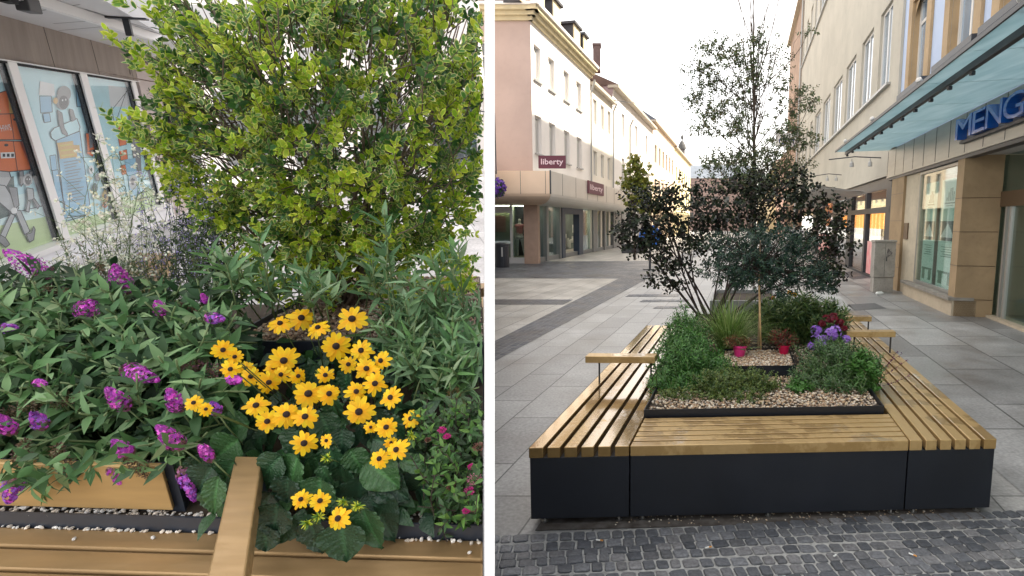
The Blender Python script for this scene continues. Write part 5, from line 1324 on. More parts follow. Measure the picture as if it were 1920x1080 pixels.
# far shop umbrella / blue round display
c = Q(1219, 452, 20.0); c[2] = 0; r = thing('display_stand', 'blue round advertising display with a green emblem behind the bush', 'advertising stand', c)
q = MB(); q.lathe(c + np.array((0, 0, 1.25)), [(.05, -.03), (.42, -.03), (.42, .03), (.05, .03)], 20, axis=(0, 1, 0)); q.obj('disc', mat('bright blue disc', (.02, .14, .55), .5), r)
q = MB(); q.box(c + np.array((0, 0, .45)), (.08, .08, .9)); q.box(c + np.array((0, 0, .02)), (.5, .4, .04)); q.obj('post', M_dark, r)
q = MB(); q.poly([tuple(c + np.array(v)) for v in ((-.12, -.04, 1.0), (.12, -.04, 1.0), (.04, -.04, 1.4), (-.06, -.04, 1.42))]); q.obj('emblem', mat('green print', (.35, .55, .10), .5), r)

# ---------------------------------------------------------------- added white strip, the partition that divides the two views
def strip_pt(px, py, t):
    d = ray(px, py); return ORG + d * t
D0, D1 = 1.0, 3.0
q = MB()
lo0, lo1 = strip_pt(908.3, 1200, D0), strip_pt(927.7, 1200, D0)
up0, up1 = strip_pt(908.3, -60, D0), strip_pt(927.7, -60, D0)
mid = unit(ray(918, 540)) * 0.9
def toground(p, q_): return p + (q_ - p) * ((0.0 - p[2]) / (q_[2] - p[2]))
lo0, lo1 = toground(up0, lo0), toground(up1, lo1)
dv = np.array((mid[0], mid[1], 0)); pts = [lo0, lo1, lo1 + dv, lo0 + dv, up0, up1, up1 + dv, up0 + dv]
i = [q._a(p) for p in pts]
for f in ((0, 1, 2, 3), (4, 5, 6, 7), (0, 1, 5, 4), (1, 2, 6, 5), (2, 3, 7, 6), (3, 0, 4, 7)): q.f.append([i[k] for k in f]); q.m.append(0)
tag(q.obj('dividing_strip', mat('plain white strip', (.93, .93, .93), .9, spec=.1), loc=lo0), 'slim plain white strip added to divide the flower corner from the street', 'partition', kind='structure')
# ================================================================ THE FLOWER CORNER (seen left of the partition)
LB = lambda x, y, z: np.array((x, y, z))
def lw(p): return LW(np.array(p, float))
# --- paving of the upper square
KW = -0.39                                              # the shop wall runs towards (KW, 1)
mW = pave_mat('light street slabs', (.55, .53, .53), (.64, .62, .61), (.36, .35, .35), 1.1, .55, .01, k=KW, rough=.6)
def edge_x(y): 
    # x on the partition side of the paving at forward distance y (column 908)
    p = PL(907.5, 600, y); return p[0]
q = MB(lw); ys = [1.2, 3, 6, 10, 16, 24, 34]
ed = [GL(907.5, 230 + HL * 1000 / y, 0) for y in ys]
pts = [(e[0], e[1], 0) for e in ed]
q.poly([(-40, 1.2, 0), *pts, (-40, 34, 0)])
q.poly([(-40, 1.2, -.12), *[(x, y, -.12) for x, y, z in pts], (-40, 34, -.12)])
tag(q.obj('upper_square', mW), kind='structure')
# --- shop facade
W0, W1 = GL(0, 541), GL(292, 417)
UW = unit(W1 - W0); NW = np.array((UW[1], -UW[0], 0))
SF = Frame(W0, UW, NW, left=True)
def sa(px, py, d=0): return SF.hit(px, py, d)
M_wfr = mat('white powder coated frame', (.86, .84, .82), .4)
M_conc = mat('board marked concrete', (.34, .285, .245), .85, var=.12, vscale=2.2, bump=.3, bscale=40, stretch=(3, 3, .35), dirt=.15)
M_soffw = mat('pale grey soffit panel', (.62, .62, .63), .55, var=.03)
M_glz = glass_mat('poster glass', (.98, .99, .99), .03)
zT = sa(0, 112)[1]; zTop = sa(0, 30)[1]; zG0 = sa(120, 452)[1]
zg1 = sa(50, 125)[1]
aEnd = sa(288, 300)[0]; aBeg = -4.0
r = thing('shop_building', 'white framed shop front with robot posters under a grey canopy', 'shop front', lw(W0))
q = MB(lw); g = fb(SF)
q.fbox(g, (aBeg, aEnd + .5), (zT, zTop), (-.3, .04)); cb_ = q.obj('concrete_fascia', M_conc, r)
q = MB(lw)
for k in range(8): q.fbox(g, (-3.6 + k * 1.15, -3.592 + k * 1.15), (zT, zTop), (.04, .043))
q.obj('joint', mat('concrete joint', (.12, .10, .09), .9), cb_)
zB = sa(50, 478)[1]
q = MB(lw); q.fbox(g, (aBeg, aEnd + .02), (0.0, zB - .03), (-.2, .10)); q.obj('base', mat('white base panel', (.86, .85, .87), .55, var=.05, vscale=3), r)
q = MB(lw); q.fbox(g, (aBeg, aEnd), (zg1 + .02, zT - .001), (-.2, .08)); q.fbox(g, (aBeg, aEnd), (zB - .03, zB + .03), (-.2, .12)); q.obj('frame', M_wfr, r)
bars = [(sa(44, 130)[0], sa(60, 130)[0]), (sa(177, 300)[0] - .04, sa(177, 300)[0] + .06), (sa(286, 300)[0] - .16, sa(286, 300)[0])]
bars[0] = (sa(64, 300)[0], sa(80, 300)[0]); bars[1] = (sa(189, 300)[0], sa(201, 300)[0])
bars.append((bars[0][0] - (bars[1][0] - bars[0][0]), bars[0][0] - (bars[1][0] - bars[0][0]) + .1))
q = MB(lw)
for b0, b1_ in bars: q.fbox(g, (b0, b1_), (zB + .03, zg1 + .02), (-.2, .035))
q.obj('mullion', M_wfr, r)
q = MB(lw)
for b0, b1_ in bars: q.fbox(g, (b0 - .012, b0 - .001), (zB + .03, zg1 + .02), (-.05, .015)); q.fbox(g, (b1_ + .001, b1_ + .008), (zB + .03, zg1 + .02), (-.05, .015))
q.fbox(g, (aBeg, aEnd), (zg1, zg1 + .019), (-.05, .03))
q.obj('rubber_seal', M_black, r)
q = MB(lw); q.fbox(g, (aBeg, aEnd), (zB, zg1 + .01), (.0, .008)); q.obj('glazing', M_glz, r)
q = MB(lw); q.fbox(g, (aBeg, aEnd), (zB - .03, zg1 + .1), (-.30, -.25)); q.obj('backing', mat('grey backing', (.3, .32, .33), .8), r)
# posters on the glass: flat printed drawings
Cc = {'blue': (.50, .76, .82), 'pale': (.66, .84, .84), 'grn': (.55, .68, .34), 'sky': (.26, .50, .68), 'org': (.72, .16, .03), 'gry': (.22, .22, .23), 'lgr': (.42, .43, .44), 'blk': (.02, .02, .025), 'dkg': (.02, .07, .06), 'tan': (.62, .38, .10), 'wht': (.75, .75, .75), 'dor': (.40, .07, .02), 'yel': (.6, .5, .08)}
CI = list(Cc); 
def pm(k): return mat('print ' + k, Cc[k], .45, var=.04)
PRT = [pm(k) for k in CI]
class Poster:
    def __init__(s, x0, x1, label):
        s.q = MB(lw); s.lay = 0; s.a0 = x0; s.a1 = x1
        s.r = thing('poster', label, 'poster', lw(SF.pt((x0 + x1) / 2, (zB + zg1) / 2)), 'posters in the shop front'); s.poly_az([(x0, zB + .03), (x1, zB + .03), (x1, zg1), (x0, zg1)], 'blue')
    def poly_az(s, pts, c):
        d = -.05 + s.lay * .00022; s.lay += 1
        s.q.poly([SF.pt(a, z, d) for a, z in pts], CI.index(c))
    def poly(s, pix, c): s.poly_az([sa(*p, -.03) for p in pix], c)
    def disc(s, x, y, rx, ry, c, n=16): s.poly([(x + rx * math.cos(2 * math.pi * k / n), y + ry * math.sin(2 * math.pi * k / n)) for k in range(n)], c)
    def line(s, pix, w, c):
        for (x0, y0), (x1, y1) in zip(pix, pix[1:]):
            d = math.hypot(x1 - x0, y1 - y0) + 1e-6; nx, ny = -(y1 - y0) / d * w / 2, (x1 - x0) / d * w / 2
            s.poly([(x0 + nx, y0 + ny), (x1 + nx, y1 + ny), (x1 - nx, y1 - ny), (x0 - nx, y0 - ny)], c)
    def shape(s, pix, c, w=1.6): s.poly(pix, c); s.line(pix + [pix[0]], w, 'blk')
    def text(s, t, p0, p1, h, c, bold=.0):
        (a0, z0), (a1, z1) = sa(*p0, -.03), sa(*p1, -.03); v, f = text_mesh(t, 1, 0, bold); wx = max(p[0] for p in v); d = -.05 + s.lay * .00022; s.lay += 1
        hz = sa(p0[0], p0[1] - h, -.03)[1] - z0; hy = .72
        idx = [s.q._a(SF.pt(a0 + (a1 - a0) * p[0] / wx, z0 + (z1 - z0) * p[0] / wx + hz * p[1] / hy, d)) for p in v]
        for ff in f: s.q.f.append([idx[k] for k in ff]); s.q.m.append(CI.index(c))
    def done(s): s.q.obj('print', PRT, s.r, fixn=False)
A_ = bars[3][1] + .02; B_ = bars[0][0] - .02
p = Poster(A_, B_, 'large poster of a grey robot carrying stacked orange boxes')
p.poly_az([(A_, zB + .03), (B_, zB + .03), (B_, zB + .32), (A_, zB + .38)], 'grn')
p.poly_az([(A_, zB + .38), (B_, zB + .32), (B_, zB + .62), (A_, zB + .62)], 'pale')
p.poly([(0, 340), (30, 330), (35, 400), (0, 412)], 'dkg')
p.line([(36, 397), (88, 385)], 1.4, 'blk')
p.shape([(-30, 185), (22, 168), (44, 210), (40, 225), (-30, 215)], 'org'); p.poly([(18, 166), (36, 190), (34, 214), (22, 212)], 'tan')
p.poly([(-8, 190), (6, 208), (-2, 214), (-14, 200)], 'yel')
p.shape([(-40, 215), (38, 213), (47, 262), (-40, 262)], 'org'); p.line([(23, 214), (30, 262)], 1.2, 'blk'); p.disc(32, 224, 4, 2.4, 'blk')
p.shape([(-40, 263), (47, 265), (62, 318), (20, 322), (-40, 316)], 'org'); p.line([(28, 264), (36, 320)], 1.2, 'blk'); p.disc(15, 272, 4, 2.6, 'blk'); p.poly([(40, 266), (46, 266), (60, 300), (56, 304)], 'dor')
p.poly([(4, 286), (30, 285), (31, 296), (5, 297)], 'wht')
for k in range(3): p.poly([(8 + k * 8, 288), (13 + k * 8, 288), (13 + k * 8, 294), (8 + k * 8, 294)], 'blk')
p.text('FHWS', (1, 247), (25, 244), 12, 'wht')
p.shape([(-20, 318), (20, 322), (24, 334), (14, 352), (-20, 350)], 'lgr')
p.shape([(-8, 345), (12, 348), (38, 390), (28, 402), (0, 378)], 'lgr'); p.shape([(18, 350), (34, 352), (38, 385), (30, 392)], 'gry')
p.shape([(22, 400), (30, 404), (12, 446), (2, 442)], 'lgr'); p.shape([(30, 396), (40, 394), (58, 434), (48, 440)], 'lgr')
p.disc(28, 395, 6, 6, 'wht'); p.shape([(2, 440), (12, 446), (20, 458), (12, 464), (-2, 452)], 'gry'); p.shape([(50, 440), (60, 436), (64, 424), (67, 430), (64, 450), (56, 454)], 'gry')
p.shape([(36, 322), (44, 320), (46, 342), (40, 350)], 'gry'); p.shape([(56, 320), (62, 322), (60, 344), (54, 342)], 'gry'); p.disc(52, 337, 9, 12, 'lgr'); p.disc(53, 338, 6, 8.5, 'blk'); p.disc(51, 336, 1, 1.6, 'wht'); p.disc(56, 336, 1, 1.6, 'wht')
p.shape([(50, 352), (62, 354), (64, 374), (52, 376)], 'lgr'); p.shape([(52, 376), (57, 378), (54, 398), (48, 396)], 'lgr'); p.shape([(60, 374), (64, 372), (74, 386), (70, 392)], 'gry')
p.done()
A_ = bars[0][1] + .02; B_ = bars[1][0] - .02
p = Poster(A_, B_, 'middle poster with a robot holding a long scroll and a tan text box')
p.poly_az([(A_, zB + .03), (B_, zB + .03), (B_, zB + .16), (A_, zB + .20)], 'grn')
for (pts, c) in (([(78, 180), (100, 180), (102, 210), (80, 212)], 'sky'), ([(97, 292), (108, 290), (111, 318), (100, 320)], 'sky'), ([(101, 320), (112, 318), (122, 376), (110, 380)], 'sky'), ([(145, 165), (153, 165), (155, 200), (147, 200)], 'sky'), ([(83, 213), (96, 212), (98, 228), (86, 230)], 'sky')): p.poly(pts, c); p.line(pts + [pts[0]], 1.1, 'blk')
p.poly([(78, 152), (104, 158), (106, 180), (76, 178)], 'wht')
p.shape([(108, 262), (152, 246), (172, 392), (168, 402), (118, 410), (124, 398)], 'sky', 1.4)
p.line([(108, 420), (170, 402)], 1.5, 'blk'); p.line([(92, 383), (124, 378), (122, 404), (108, 416)], 1.3, 'blk')
p.shape([(97, 248), (104, 240), (146, 222), (152, 238), (150, 246), (106, 264), (98, 258)], 'blue', 1.4)
p.disc(122, 176, 13, 15, 'gry'); p.disc(119, 190, 13, 16, 'gry'); p.disc(121, 192, 9, 13, 'blk'); p.disc(106, 189, 4.5, 6, 'tan'); p.disc(119, 188, 1.2, 2, 'wht'); p.disc(125, 187, 1.2, 2, 'wht')
p.shape([(109, 206), (118, 212), (122, 240), (128, 250), (128, 256), (118, 250), (112, 232)], 'gry', 1); p.shape([(131, 204), (138, 206), (143, 224), (136, 228)], 'gry', 1)
p.poly([(108, 268), (138, 264), (139, 272), (150, 272), (151, 282), (145, 284), (146, 294), (114, 298)], 'tan')
for k in range(3): p.poly([(114 + k, 272 + k * 9.5), (136 + k * 2, 269 + k * 9.5), (136 + k * 2, 271.6 + k * 9.5), (114 + k, 274.6 + k * 9.5)], 'yel')
for k in range(14): p.poly([(120 + k * .9, 304 + k * 5.6), (150 + k * .9 - (k % 3) * 4, 299 + k * 5.6), (150 + k * .9 - (k % 3) * 4, 300.5 + k * 5.6), (120 + k * .9, 305.5 + k * 5.6)], 'gry')
p.disc(172, 222, 10, 13, 'lgr'); p.disc(174, 226, 6, 9, 'gry'); p.shape([(161, 250), (184, 250), (188, 278), (164, 284)], 'org', 1.2); p.shape([(163, 284), (176, 284), (174, 294), (163, 288)], 'org', 1); p.poly([(166, 244), (172, 244), (174, 276), (168, 278)], 'gry')
for (x, y, rx, ry, c) in ((171, 318, 5, 8, 'wht'), (184, 332, 5, 8, 'gry'), (186, 304, 5, 7, 'yel'), (178, 352, 5, 9, 'dkg'), (178, 366, 5, 7, 'yel'), (197, 368, 6, 12, 'tan'), (196, 384, 5, 6, 'dor')): p.disc(x, y, rx, ry, c); p.disc(x, y, rx * .4, ry * .4, 'blk')
p.done()
A_ = bars[1][1] + .02; B_ = bars[2][0] - .01
p = Poster(A_, B_, 'narrow poster with stacked orange blocks partly hidden by the shrub')
p.poly_az([(A_, zB + .03), (B_, zB + .03), (B_, zB + .3), (A_, zB + .3)], 'grn')
p.poly([(206, 160), (245, 165), (246, 200), (210, 200)], 'wht'); p.line([(210, 210), (245, 166)], 1, 'blk'); p.line([(212, 200), (218, 235), (240, 170)], 1, 'blk')
for k in range(4): p.shape([(222 + k * 2, 230 + k * 27), (236 + k * 2, 226 + k * 27), (238 + k * 2, 244 + k * 27), (225 + k * 2, 247 + k * 27)], 'org', .8)
p.poly([(242, 210), (262, 208), (268, 330), (256, 335)], 'gry'); p.poly([(236, 300), (256, 296), (262, 370), (248, 376)], 'sky'); p.disc(252, 342, 8, 14, 'lgr'); p.disc(251, 340, 4, 7, 'blk')
p.done()
# soffit canopy with its edge, light rail and camera
zs = zTop
q = MB(lw); e0, e1 = SF.hit(180, -30)[0], 0
oa = []                                                   # outer edge of the canopy at soffit height
def GLs(px, py): return GL(px, py, zs)
p0, p1, p2 = GLs(195, 0), GLs(250, 33), GLs(330, 85)
wv0, wv1 = SF.pt(aBeg, zs, -.3), SF.pt(aEnd + 6, zs, -.3)
od = unit(p1 - p0); oo = p0 - od * 5; oe = p0 + od * 7
q.poly([wv0, wv1, oe, oo]); q.poly([wv0 + (0, 0, .35), wv1 + (0, 0, .35), oe + (0, 0, .35), oo + (0, 0, .35)]); q.poly([oo, oe, oe + (0, 0, .35), oo + (0, 0, .35)]); q.poly([wv1, oe, oe + (0, 0, .35), wv1 + (0, 0, .35)])
q.obj('canopy', M_soffw, r)
q = MB(lw)
for (pa_, pb_) in (((160, 17), (300, 60)), ((100, 44), (180, 38)), ((60, 22), (150, 8)), ((110, 57), (190, 50))):
    c0_, c1_ = GLs(*pa_), GLs(*pb_); d_ = unit(c1_ - c0_); n_ = np.array((-d_[1], d_[0], 0)) * .008; dn = np.array((0, 0, -.002))
    q.poly([c0_ + n_ + dn, c1_ + n_ + dn, c1_ - n_ + dn, c0_ - n_ + dn])
q.obj('panel_joint', mat('soffit joint', (.2, .2, .2), .8), r)
q = MB(lw); zr = zs - .10; c0_, c1_ = GL(20, -4, zr), GL(300, 80, zr); d_ = unit(c1_ - c0_); n_ = np.array((-d_[1], d_[0], 0))
q.fbox(lambda x, y, z: c0_ + d_ * x + n_ * y + np.array((0, 0, z)), (-.5, np.linalg.norm(c1_ - c0_)), (-.035, .035), (0, .095))
lr = thing('light_rail', 'long white light rail running under the grey canopy', 'light rail', lw(c0_)); q.obj('rail', M_wfr, lr)
q = MB(lw); q.fbox(lambda x, y, z: c0_ + d_ * x + n_ * y + np.array((0, 0, z)), (-.5, np.linalg.norm(c1_ - c0_)), (-.015, .015), (-.006, -.001)); q.obj('diffuser', mat('opal strip', (.8, .8, .8), .4), lr)
cc_ = GL(48, 8, zs - .12); r2 = thing('surveillance_camera', 'small dark boxed camera mounted on the light rail', 'camera', lw(cc_))
q = MB(lw); q.fbox(lambda x, y, z: cc_ + d_ * x + n_ * y + np.array((0, 0, z)), (-.06, .12), (-.05, .05), (-.06, .06)); q.obj('housing', mat('dark grey plastic', (.06, .06, .065), .5), r2, bevel=.01)
q = MB(lw); q.fbox(lambda x, y, z: cc_ + d_ * x + n_ * y + np.array((0, 0, z)), (-.30, -.16), (-.04, .04), (-.03, .04)); q.obj('connector', M_black, r2)
cc_ = GL(236, 36, zs - .02); r2 = thing('canopy_bracket', 'dark T-shaped steel bracket hanging near the canopy edge', 'bracket', lw(cc_))
q = MB(lw); q.fbox(lambda x, y, z: cc_ + d_ * x + n_ * y + np.array((0, 0, z)), (-.02, .02), (-.03, .03), (-.17, 0)); q.fbox(lambda x, y, z: cc_ + d_ * x + n_ * y + np.array((0, 0, z)), (-.04, .04), (-.20, .2), (-.0, .018)); q.obj('bar', M_dark, r2)
# pale wall beyond the shop, passage, far facades
PT = mat('pale pink render wall', (.55, .47, .44), .8, var=.05)
wl0 = SF.pt(aEnd + .03, 0, .1); wl1 = SF.pt(aEnd + 1.9, 0, .1)
r = thing('pale_pier', 'pale pinkish render pier at the end of the shop front', 'wall pier', lw(wl0))
q = MB(lw); q.fbox(g, (aEnd + .03, aEnd + 1.7), (0, zs), (-1, .05)); q.obj('wall', PT, r)
q = MB(lw); q.fbox(g, (aEnd + .9, aEnd + 1.5), (.9, 2.1), (.05, .09)); q.obj('window', M_black, r)
YB = 19.0
r = thing('far_facade', 'sunlit cream facade glimpsed through gaps in the variegated shrub', 'building', lw((-7, YB, 0)))
xe = PL(907.3, 200, YB)[0]
q = MB(lw); q.fbox(lambda x, y, z: (x, y, z), (-17, xe - .05), (YB, YB + .5), (0, 14)); q.obj('wall', mat('sunlit cream facade', (.84, .79, .75), .85, var=.06, vscale=.6), r)
for k in range(7):
    for zz in (3.6, 6.6, 9.6):
        x = -15.6 + k * 1.75
        if x + 1 < xe - .1: q = MB(lw); q.fbox(lambda x_, y, z: (x_, y, z), (x, x + .95), (YB - .02, YB + .1), (zz, zz + 1.6)); q.obj('window', mat('grey shutter', (.42, .42, .43), .6), r)
q = MB(lw)
for k in range(5):
    x = -15.8 + k * 2.4
    if x + 1.6 < xe - .1: q.fbox(lambda x_, y, z: (x_, y, z), (x, x + 1.5), (YB - .03, YB + .1), (.2, 2.6))
q.obj('shop_window', M_pane, r)

# --- benches
ZL = .46
M_slat2 = mat('bronze metallic lacquer', (.38, .25, .12), .36, metal=.4, var=.10, vscale=3, stretch=(1.2, 9, 9), rvar=.08, dirt=.05)
M_navy2 = mat('dark slate blue steel', (.035, .043, .06), .4, spec=.5, var=.1, vscale=5)
def LBf(x, y, z): return (x, y, z)
ub_ = unit(GL(905, 1041, ZL) - GL(0, 1014, ZL)); vb_ = np.array((0, 1.0, 0))
dA = unit(GL(440, 857, .66) - GL(388, 1080, .66)); dA[2] = 0
O_ = GL(455, 1000, ZL)
def lbc(u_, v_, z): return (O_[0] + ub_[0] * u_ + dA[0] * v_, O_[1] + ub_[1] * u_ + dA[1] * v_, z)
def lbw(px, py, z=ZL):
    p_ = GL(px, py, z); r_ = p_[:2] - O_[:2]; s_ = np.linalg.solve(np.array([[ub_[0], dA[0]], [ub_[1], dA[1]]]), r_); return float(s_[0]), float(s_[1])
uend = lbw(906, 1040)[0] + .0
vE = [lbw(455, 993)[1], lbw(455, 1037)[1]]
r = thing('slatted_bench', 'bronze slatted bench seat in front of the rudbeckia planter', 'bench', lw(lbc(-.5, 0, ZL)))
def lim(v_, z=ZL):                                         # slats end just short of the partition
    lo, hi = -2.5, 3.0
    for _ in range(40):
        m_ = (lo + hi) / 2; a, _b = projW(np.array([LW(lbc(m_, v_, z))])); 
        if a[0] < 905.5: lo = m_
        else: hi = m_
    return lo
sw = (vE[0] - vE[1]) 
v_top = lbw(455, 996)[1]
edges_ = [lbw(455, y)[1] for y in (1000, 1036)]
w_ = edges_[0] - edges_[1]; gap_ = .010
SLATS = []
for k in range(7):
    v1_ = edges_[0] - k * (w_ + gap_) ; v0_ = v1_ - w_
    q = MB(lw); SLATS.append((q, v0_, v1_)); continue; q.obj('slat', M_slat2, r, bevel=.006)
q = MB(lw); lboxs = (edges_[0] - .25, edges_[0] - .01); q.fbox(lbc, (-2.6, min(lim(lboxs[0], .1), lim(lboxs[0], .4))), lboxs, (.05, ZL - .06)); q.obj('base', M_navy2, r)
SLATPAR = r
# armrest
r = thing('armrest', 'wide bronze armrest bar rising between the buddleia and the rudbeckia', 'armrest', lw(GL(430, 1000, .60)))
za = .66
c4 = [GL(388, 1082, za), GL(459, 1082, za), GL(491, 856, za), GL(441, 855, za)]
ext = []
a_, b_ = c4[0], c4[3]; a_ = b_ + (a_ - b_) * 1.25; c_, d2_ = c4[1], c4[2]; c_ = d2_ + (c_ - d2_) * 1.25
q = MB(lw); i_ = [q._a(p_) for p_ in (a_, c_, d2_, b_, a_ - (0, 0, .05), c_ - (0, 0, .05), d2_ - (0, 0, .05), b_ - (0, 0, .05))]
for f in ((0, 1, 2, 3), (4, 5, 6, 7), (0, 1, 5, 4), (1, 2, 6, 5), (2, 3, 7, 6), (3, 0, 4, 7)): q.f.append([i_[k] for k in f]); q.m.append(0)
q.obj('rail', M_slat2, r, bevel=.004)
m1, m2 = (c4[3] + c4[2]) / 2, (a_ + c_) / 2
q = MB(lw); pp_ = m1 + (m2 - m1) * .12; q.fbox(lambda x, y, z: pp_ + np.array((x, y, z)), (-.022, .03), (-.02, .02), (-.21, -.051)); q.obj('post', M_navy2, r)
# steel rim behind the seat, soil, raised planter
v0_ = edges_[0] + .004
def lbox(q, v0, v1, z0, z1, u0=-2.8):
    """a bar across the picture whose end stops just short of the partition"""
    P8 = []
    for z in (z0, z1):
        for v in (v0, v1): P8 += [lbc(u0, v, z), lbc(lim(v, z), v, z)]
    i_ = [q._a(p_) for p_ in P8]
    for f in ((0, 2, 3, 1), (4, 5, 7, 6), (0, 1, 5, 4), (2, 6, 7, 3), (0, 4, 6, 2), (1, 3, 7, 5)): q.f.append([i_[k] for k in f]); q.m.append(0)
for q, a_0, a_1 in SLATS: lbox(q, a_0, a_1, ZL - .045, ZL, -2.6); q.obj('slat', M_slat2, SLATPAR, bevel=.006)
r = thing('steel_edging', 'long low slate blue steel edge with white pebbles along it', 'edging', lw(lbc(0, v0_, ZL)))
q = MB(lw); lbox(q, v0_, v0_ + .007, .30, .507); q.obj('rim', M_navy2, r)
vB = v0_ + .007
q = MB(lw); lbox(q, vB, vB + 2.2, .30, .492); tag(q.obj('planting_soil', mat('dark damp soil', (.05, .035, .022), .9), loc=lw(lbc(0, vB, .49))), kind='structure')
uR = lbw(347, 957, .50)[0]; vR = vB + .040
zt1 = PL(325, 867, (O_[1] + vR))[2]
def boxf(u0, u1, v0, v1, z0, z1, m, par, nm='side_panel', bev=0):
    q = MB(lw); q.fbox(lbc, (u0, u1), (v0, v1), (z0, z1)); return q.obj(nm, m, par, bevel=bev)
r = thing('raised_planter', 'raised steel planter with a bronze front panel holding the buddleia', 'planter', lw(lbc(uR, vR, .47)))
zf0 = .4925; zf1 = zt1
boxf(-2.8, uR, vR, vR + .012, zf0, zf1 - .008, M_navy2, r); boxf(uR - .012, uR, vR + .013, vR + .8, zf0, zf1 - .008, M_navy2, r)
boxf(-2.8, uR - .028, vR - .024, vR - .002, zf0 + .020, zf1, mat('ochre lacquered panel', (.50, .33, .14), .4, metal=.2, var=.1, vscale=3, stretch=(1.2, 9, 9)), r, 'front_panel', .004)
boxf(-2.8, uR - .013, vR + .013, vR + .8, zf0, zf1 - .07, mat('dark damp soil', (.05, .035, .022), .9), r, 'soil')
# gravel bed with its dark edge
zgv = .66
u0g = lbw(432, 640, zgv)[0]
yg0 = GL(600, 652, zgv)[1]; yg1 = GL(600, 520, zgv)[1]
def gb(x, y, z): return (x, y, z)
xr_ = lambda y: GL(907.5, 230 + (HL - zgv) * 1000 / y, zgv)[0] - .02
r = thing('gravel_planter', 'dark edged planter of brown gravel beneath the variegated shrub', 'planter', lw((-1.6, yg0, .4)))
xl0 = GL(415, 652, zgv)[0]; xl1 = GL(440, 560, zgv)[0]
q = MB(lw); q.fbox(gb, (xl0, xr_(yg0)), (yg0, yg0 + .012), (.3, zgv + .03)); q.obj('side_panel', M_navy2, r)
q = MB(lw); q.poly([(xl0, yg0 + .013, .3), (xl0, yg0 + .013, zgv + .03), (xl0 - .0, yg1, zgv + .03), (xl0, yg1, .3)]); q.poly([(xl0 + .012, yg0 + .013, .3), (xl0 + .012, yg0 + .013, zgv + .03), (xl0 + .012, yg1, zgv + .03), (xl0 + .012, yg1, .3)]); q.poly([(xl0, yg0 + .013, zgv + .03), (xl0 + .012, yg0 + .013, zgv + .03), (xl0 + .012, yg1, zgv + .03), (xl0, yg1, zgv + .03)]); q.obj('side_panel', M_navy2, r)
q = MB(lw); q.poly([(xl0, yg0 + .012, zgv), (xr_(yg0), yg0 + .012, zgv), (xr_(yg1), yg1, zgv), (xl0, yg1, zgv)]); q.obj('soil', mat('dark damp soil', (.05, .035, .022), .9), r)
rs = np.random.RandomState(31); pts = []; sz = []
while len(pts) < 6500:
    y = rs.uniform(yg0 + .02, yg1); x = rs.uniform(xl0 + .02, xr_(y) - .01); s = rs.uniform(.008, .015); pts.append((x, y, zgv + s * rs.uniform(-.1, .8))); sz.append(s)
o = pebbles('gravel', np.array(pts), sz, [(.34, .22, .15), (.26, .16, .11), (.45, .34, .24), (.18, .12, .09), (.52, .44, .36)], lw((-1, yg0, zgv)), T=LWa, seed=9); tag(o, 'brown gravel filling the planter under the variegated shrub', 'gravel', kind='stuff')
# white pebbles along the edging
pts = []; sz = []; cw = [(.72, .70, .66), (.80, .78, .74), (.60, .54, .46), (.74, .66, .56)]
for _ in range(150):
    u_ = rs.uniform(-1.6, .05); s = rs.uniform(.003, .0085); pts.append(lbc(u_, v0_ - .004 - rs.uniform(.0, .008), ZL + s * .6 - .001)); sz.append(s)
for _ in range(30):
    u_ = rs.uniform(.35, .9); 
    if u_ < lim(v0_ + .02): s = rs.uniform(.003, .009); pts.append(lbc(u_, v0_ - .004 - rs.uniform(.0, .015), ZL + s * .6 - .001)); sz.append(s)
for _ in range(420):
    u_ = rs.uniform(-1.9, .1); s = rs.uniform(.004, .010) ; pts.append(lbc(u_, vB + rs.uniform(0.0, .035), .494 + s * .6)); sz.append(s)
for _ in range(80):
    u_ = rs.uniform(.30, .75)
    if u_ < lim(vB + .03): s = rs.uniform(.004, .009); pts.append(lbc(u_, vB + rs.uniform(0.01, .08), .494 + s * .6)); sz.append(s)
for (px, py) in ((139, 1010), (287, 1008), (880, 1036), (884, 1018), (862, 1014), (850, 1014), (790, 1012), (711, 1013)): s = .0075 if px < 300 else .009; p_ = GL(px, py, ZL + s * .5); pts.append(p_); sz.append(s)
o = pebbles('white_pebbles', np.array(pts), sz, cw, lw(lbc(0, v0_, ZL)), T=LWa, seed=10); tag(o, 'white pebbles lying along the steel edge behind the bronze seat', 'gravel', kind='stuff')
# far bench pieces glimpsed at both sides
def farslats(name, label, pixs, z, group='distant slatted benches'):
    o_ = GL(pixs[0][0][0], pixs[0][0][1], z); r_ = thing(name, label, 'bench', lw(o_), group)
    for qd in pixs:
        q = MB(lw); top = [GL(px, py, z) for px, py in qd]; i_ = [q._a(p_) for p_ in top] + [q._a(p_ - np.array((0, 0, .05))) for p_ in top]
        for f in ((0, 1, 2, 3), (4, 5, 6, 7), (0, 1, 5, 4), (1, 2, 6, 5), (2, 3, 7, 6), (3, 0, 4, 7)): q.f.append([i_[k] for k in f]); q.m.append(0)
        q.obj('slat', M_slat2 if 'distant' not in name else M_slat2, r_)
    return r_
sl = []
for k in range(6): sl.append([(208 + k * 17, 540), (219 + k * 17, 540), (268 + k * 13, 474), (259 + k * 13, 474)])
farslats('distant_bench', 'tan slatted bench glimpsed behind the airy white flowers', sl, ZL)
sl = [[(828, 556), (842, 556), (906, 648), (906, 668)], [(846, 556), (880, 556), (906, 600), (906, 644)], [(884, 556), (906, 556), (906, 592), (905, 592)], [(850, 498), (874, 498), (905, 540), (876, 541)]]
rr_ = farslats('distant_bench', 'pale wet slatted bench at the edge beyond the silvery leaves', sl, ZL)
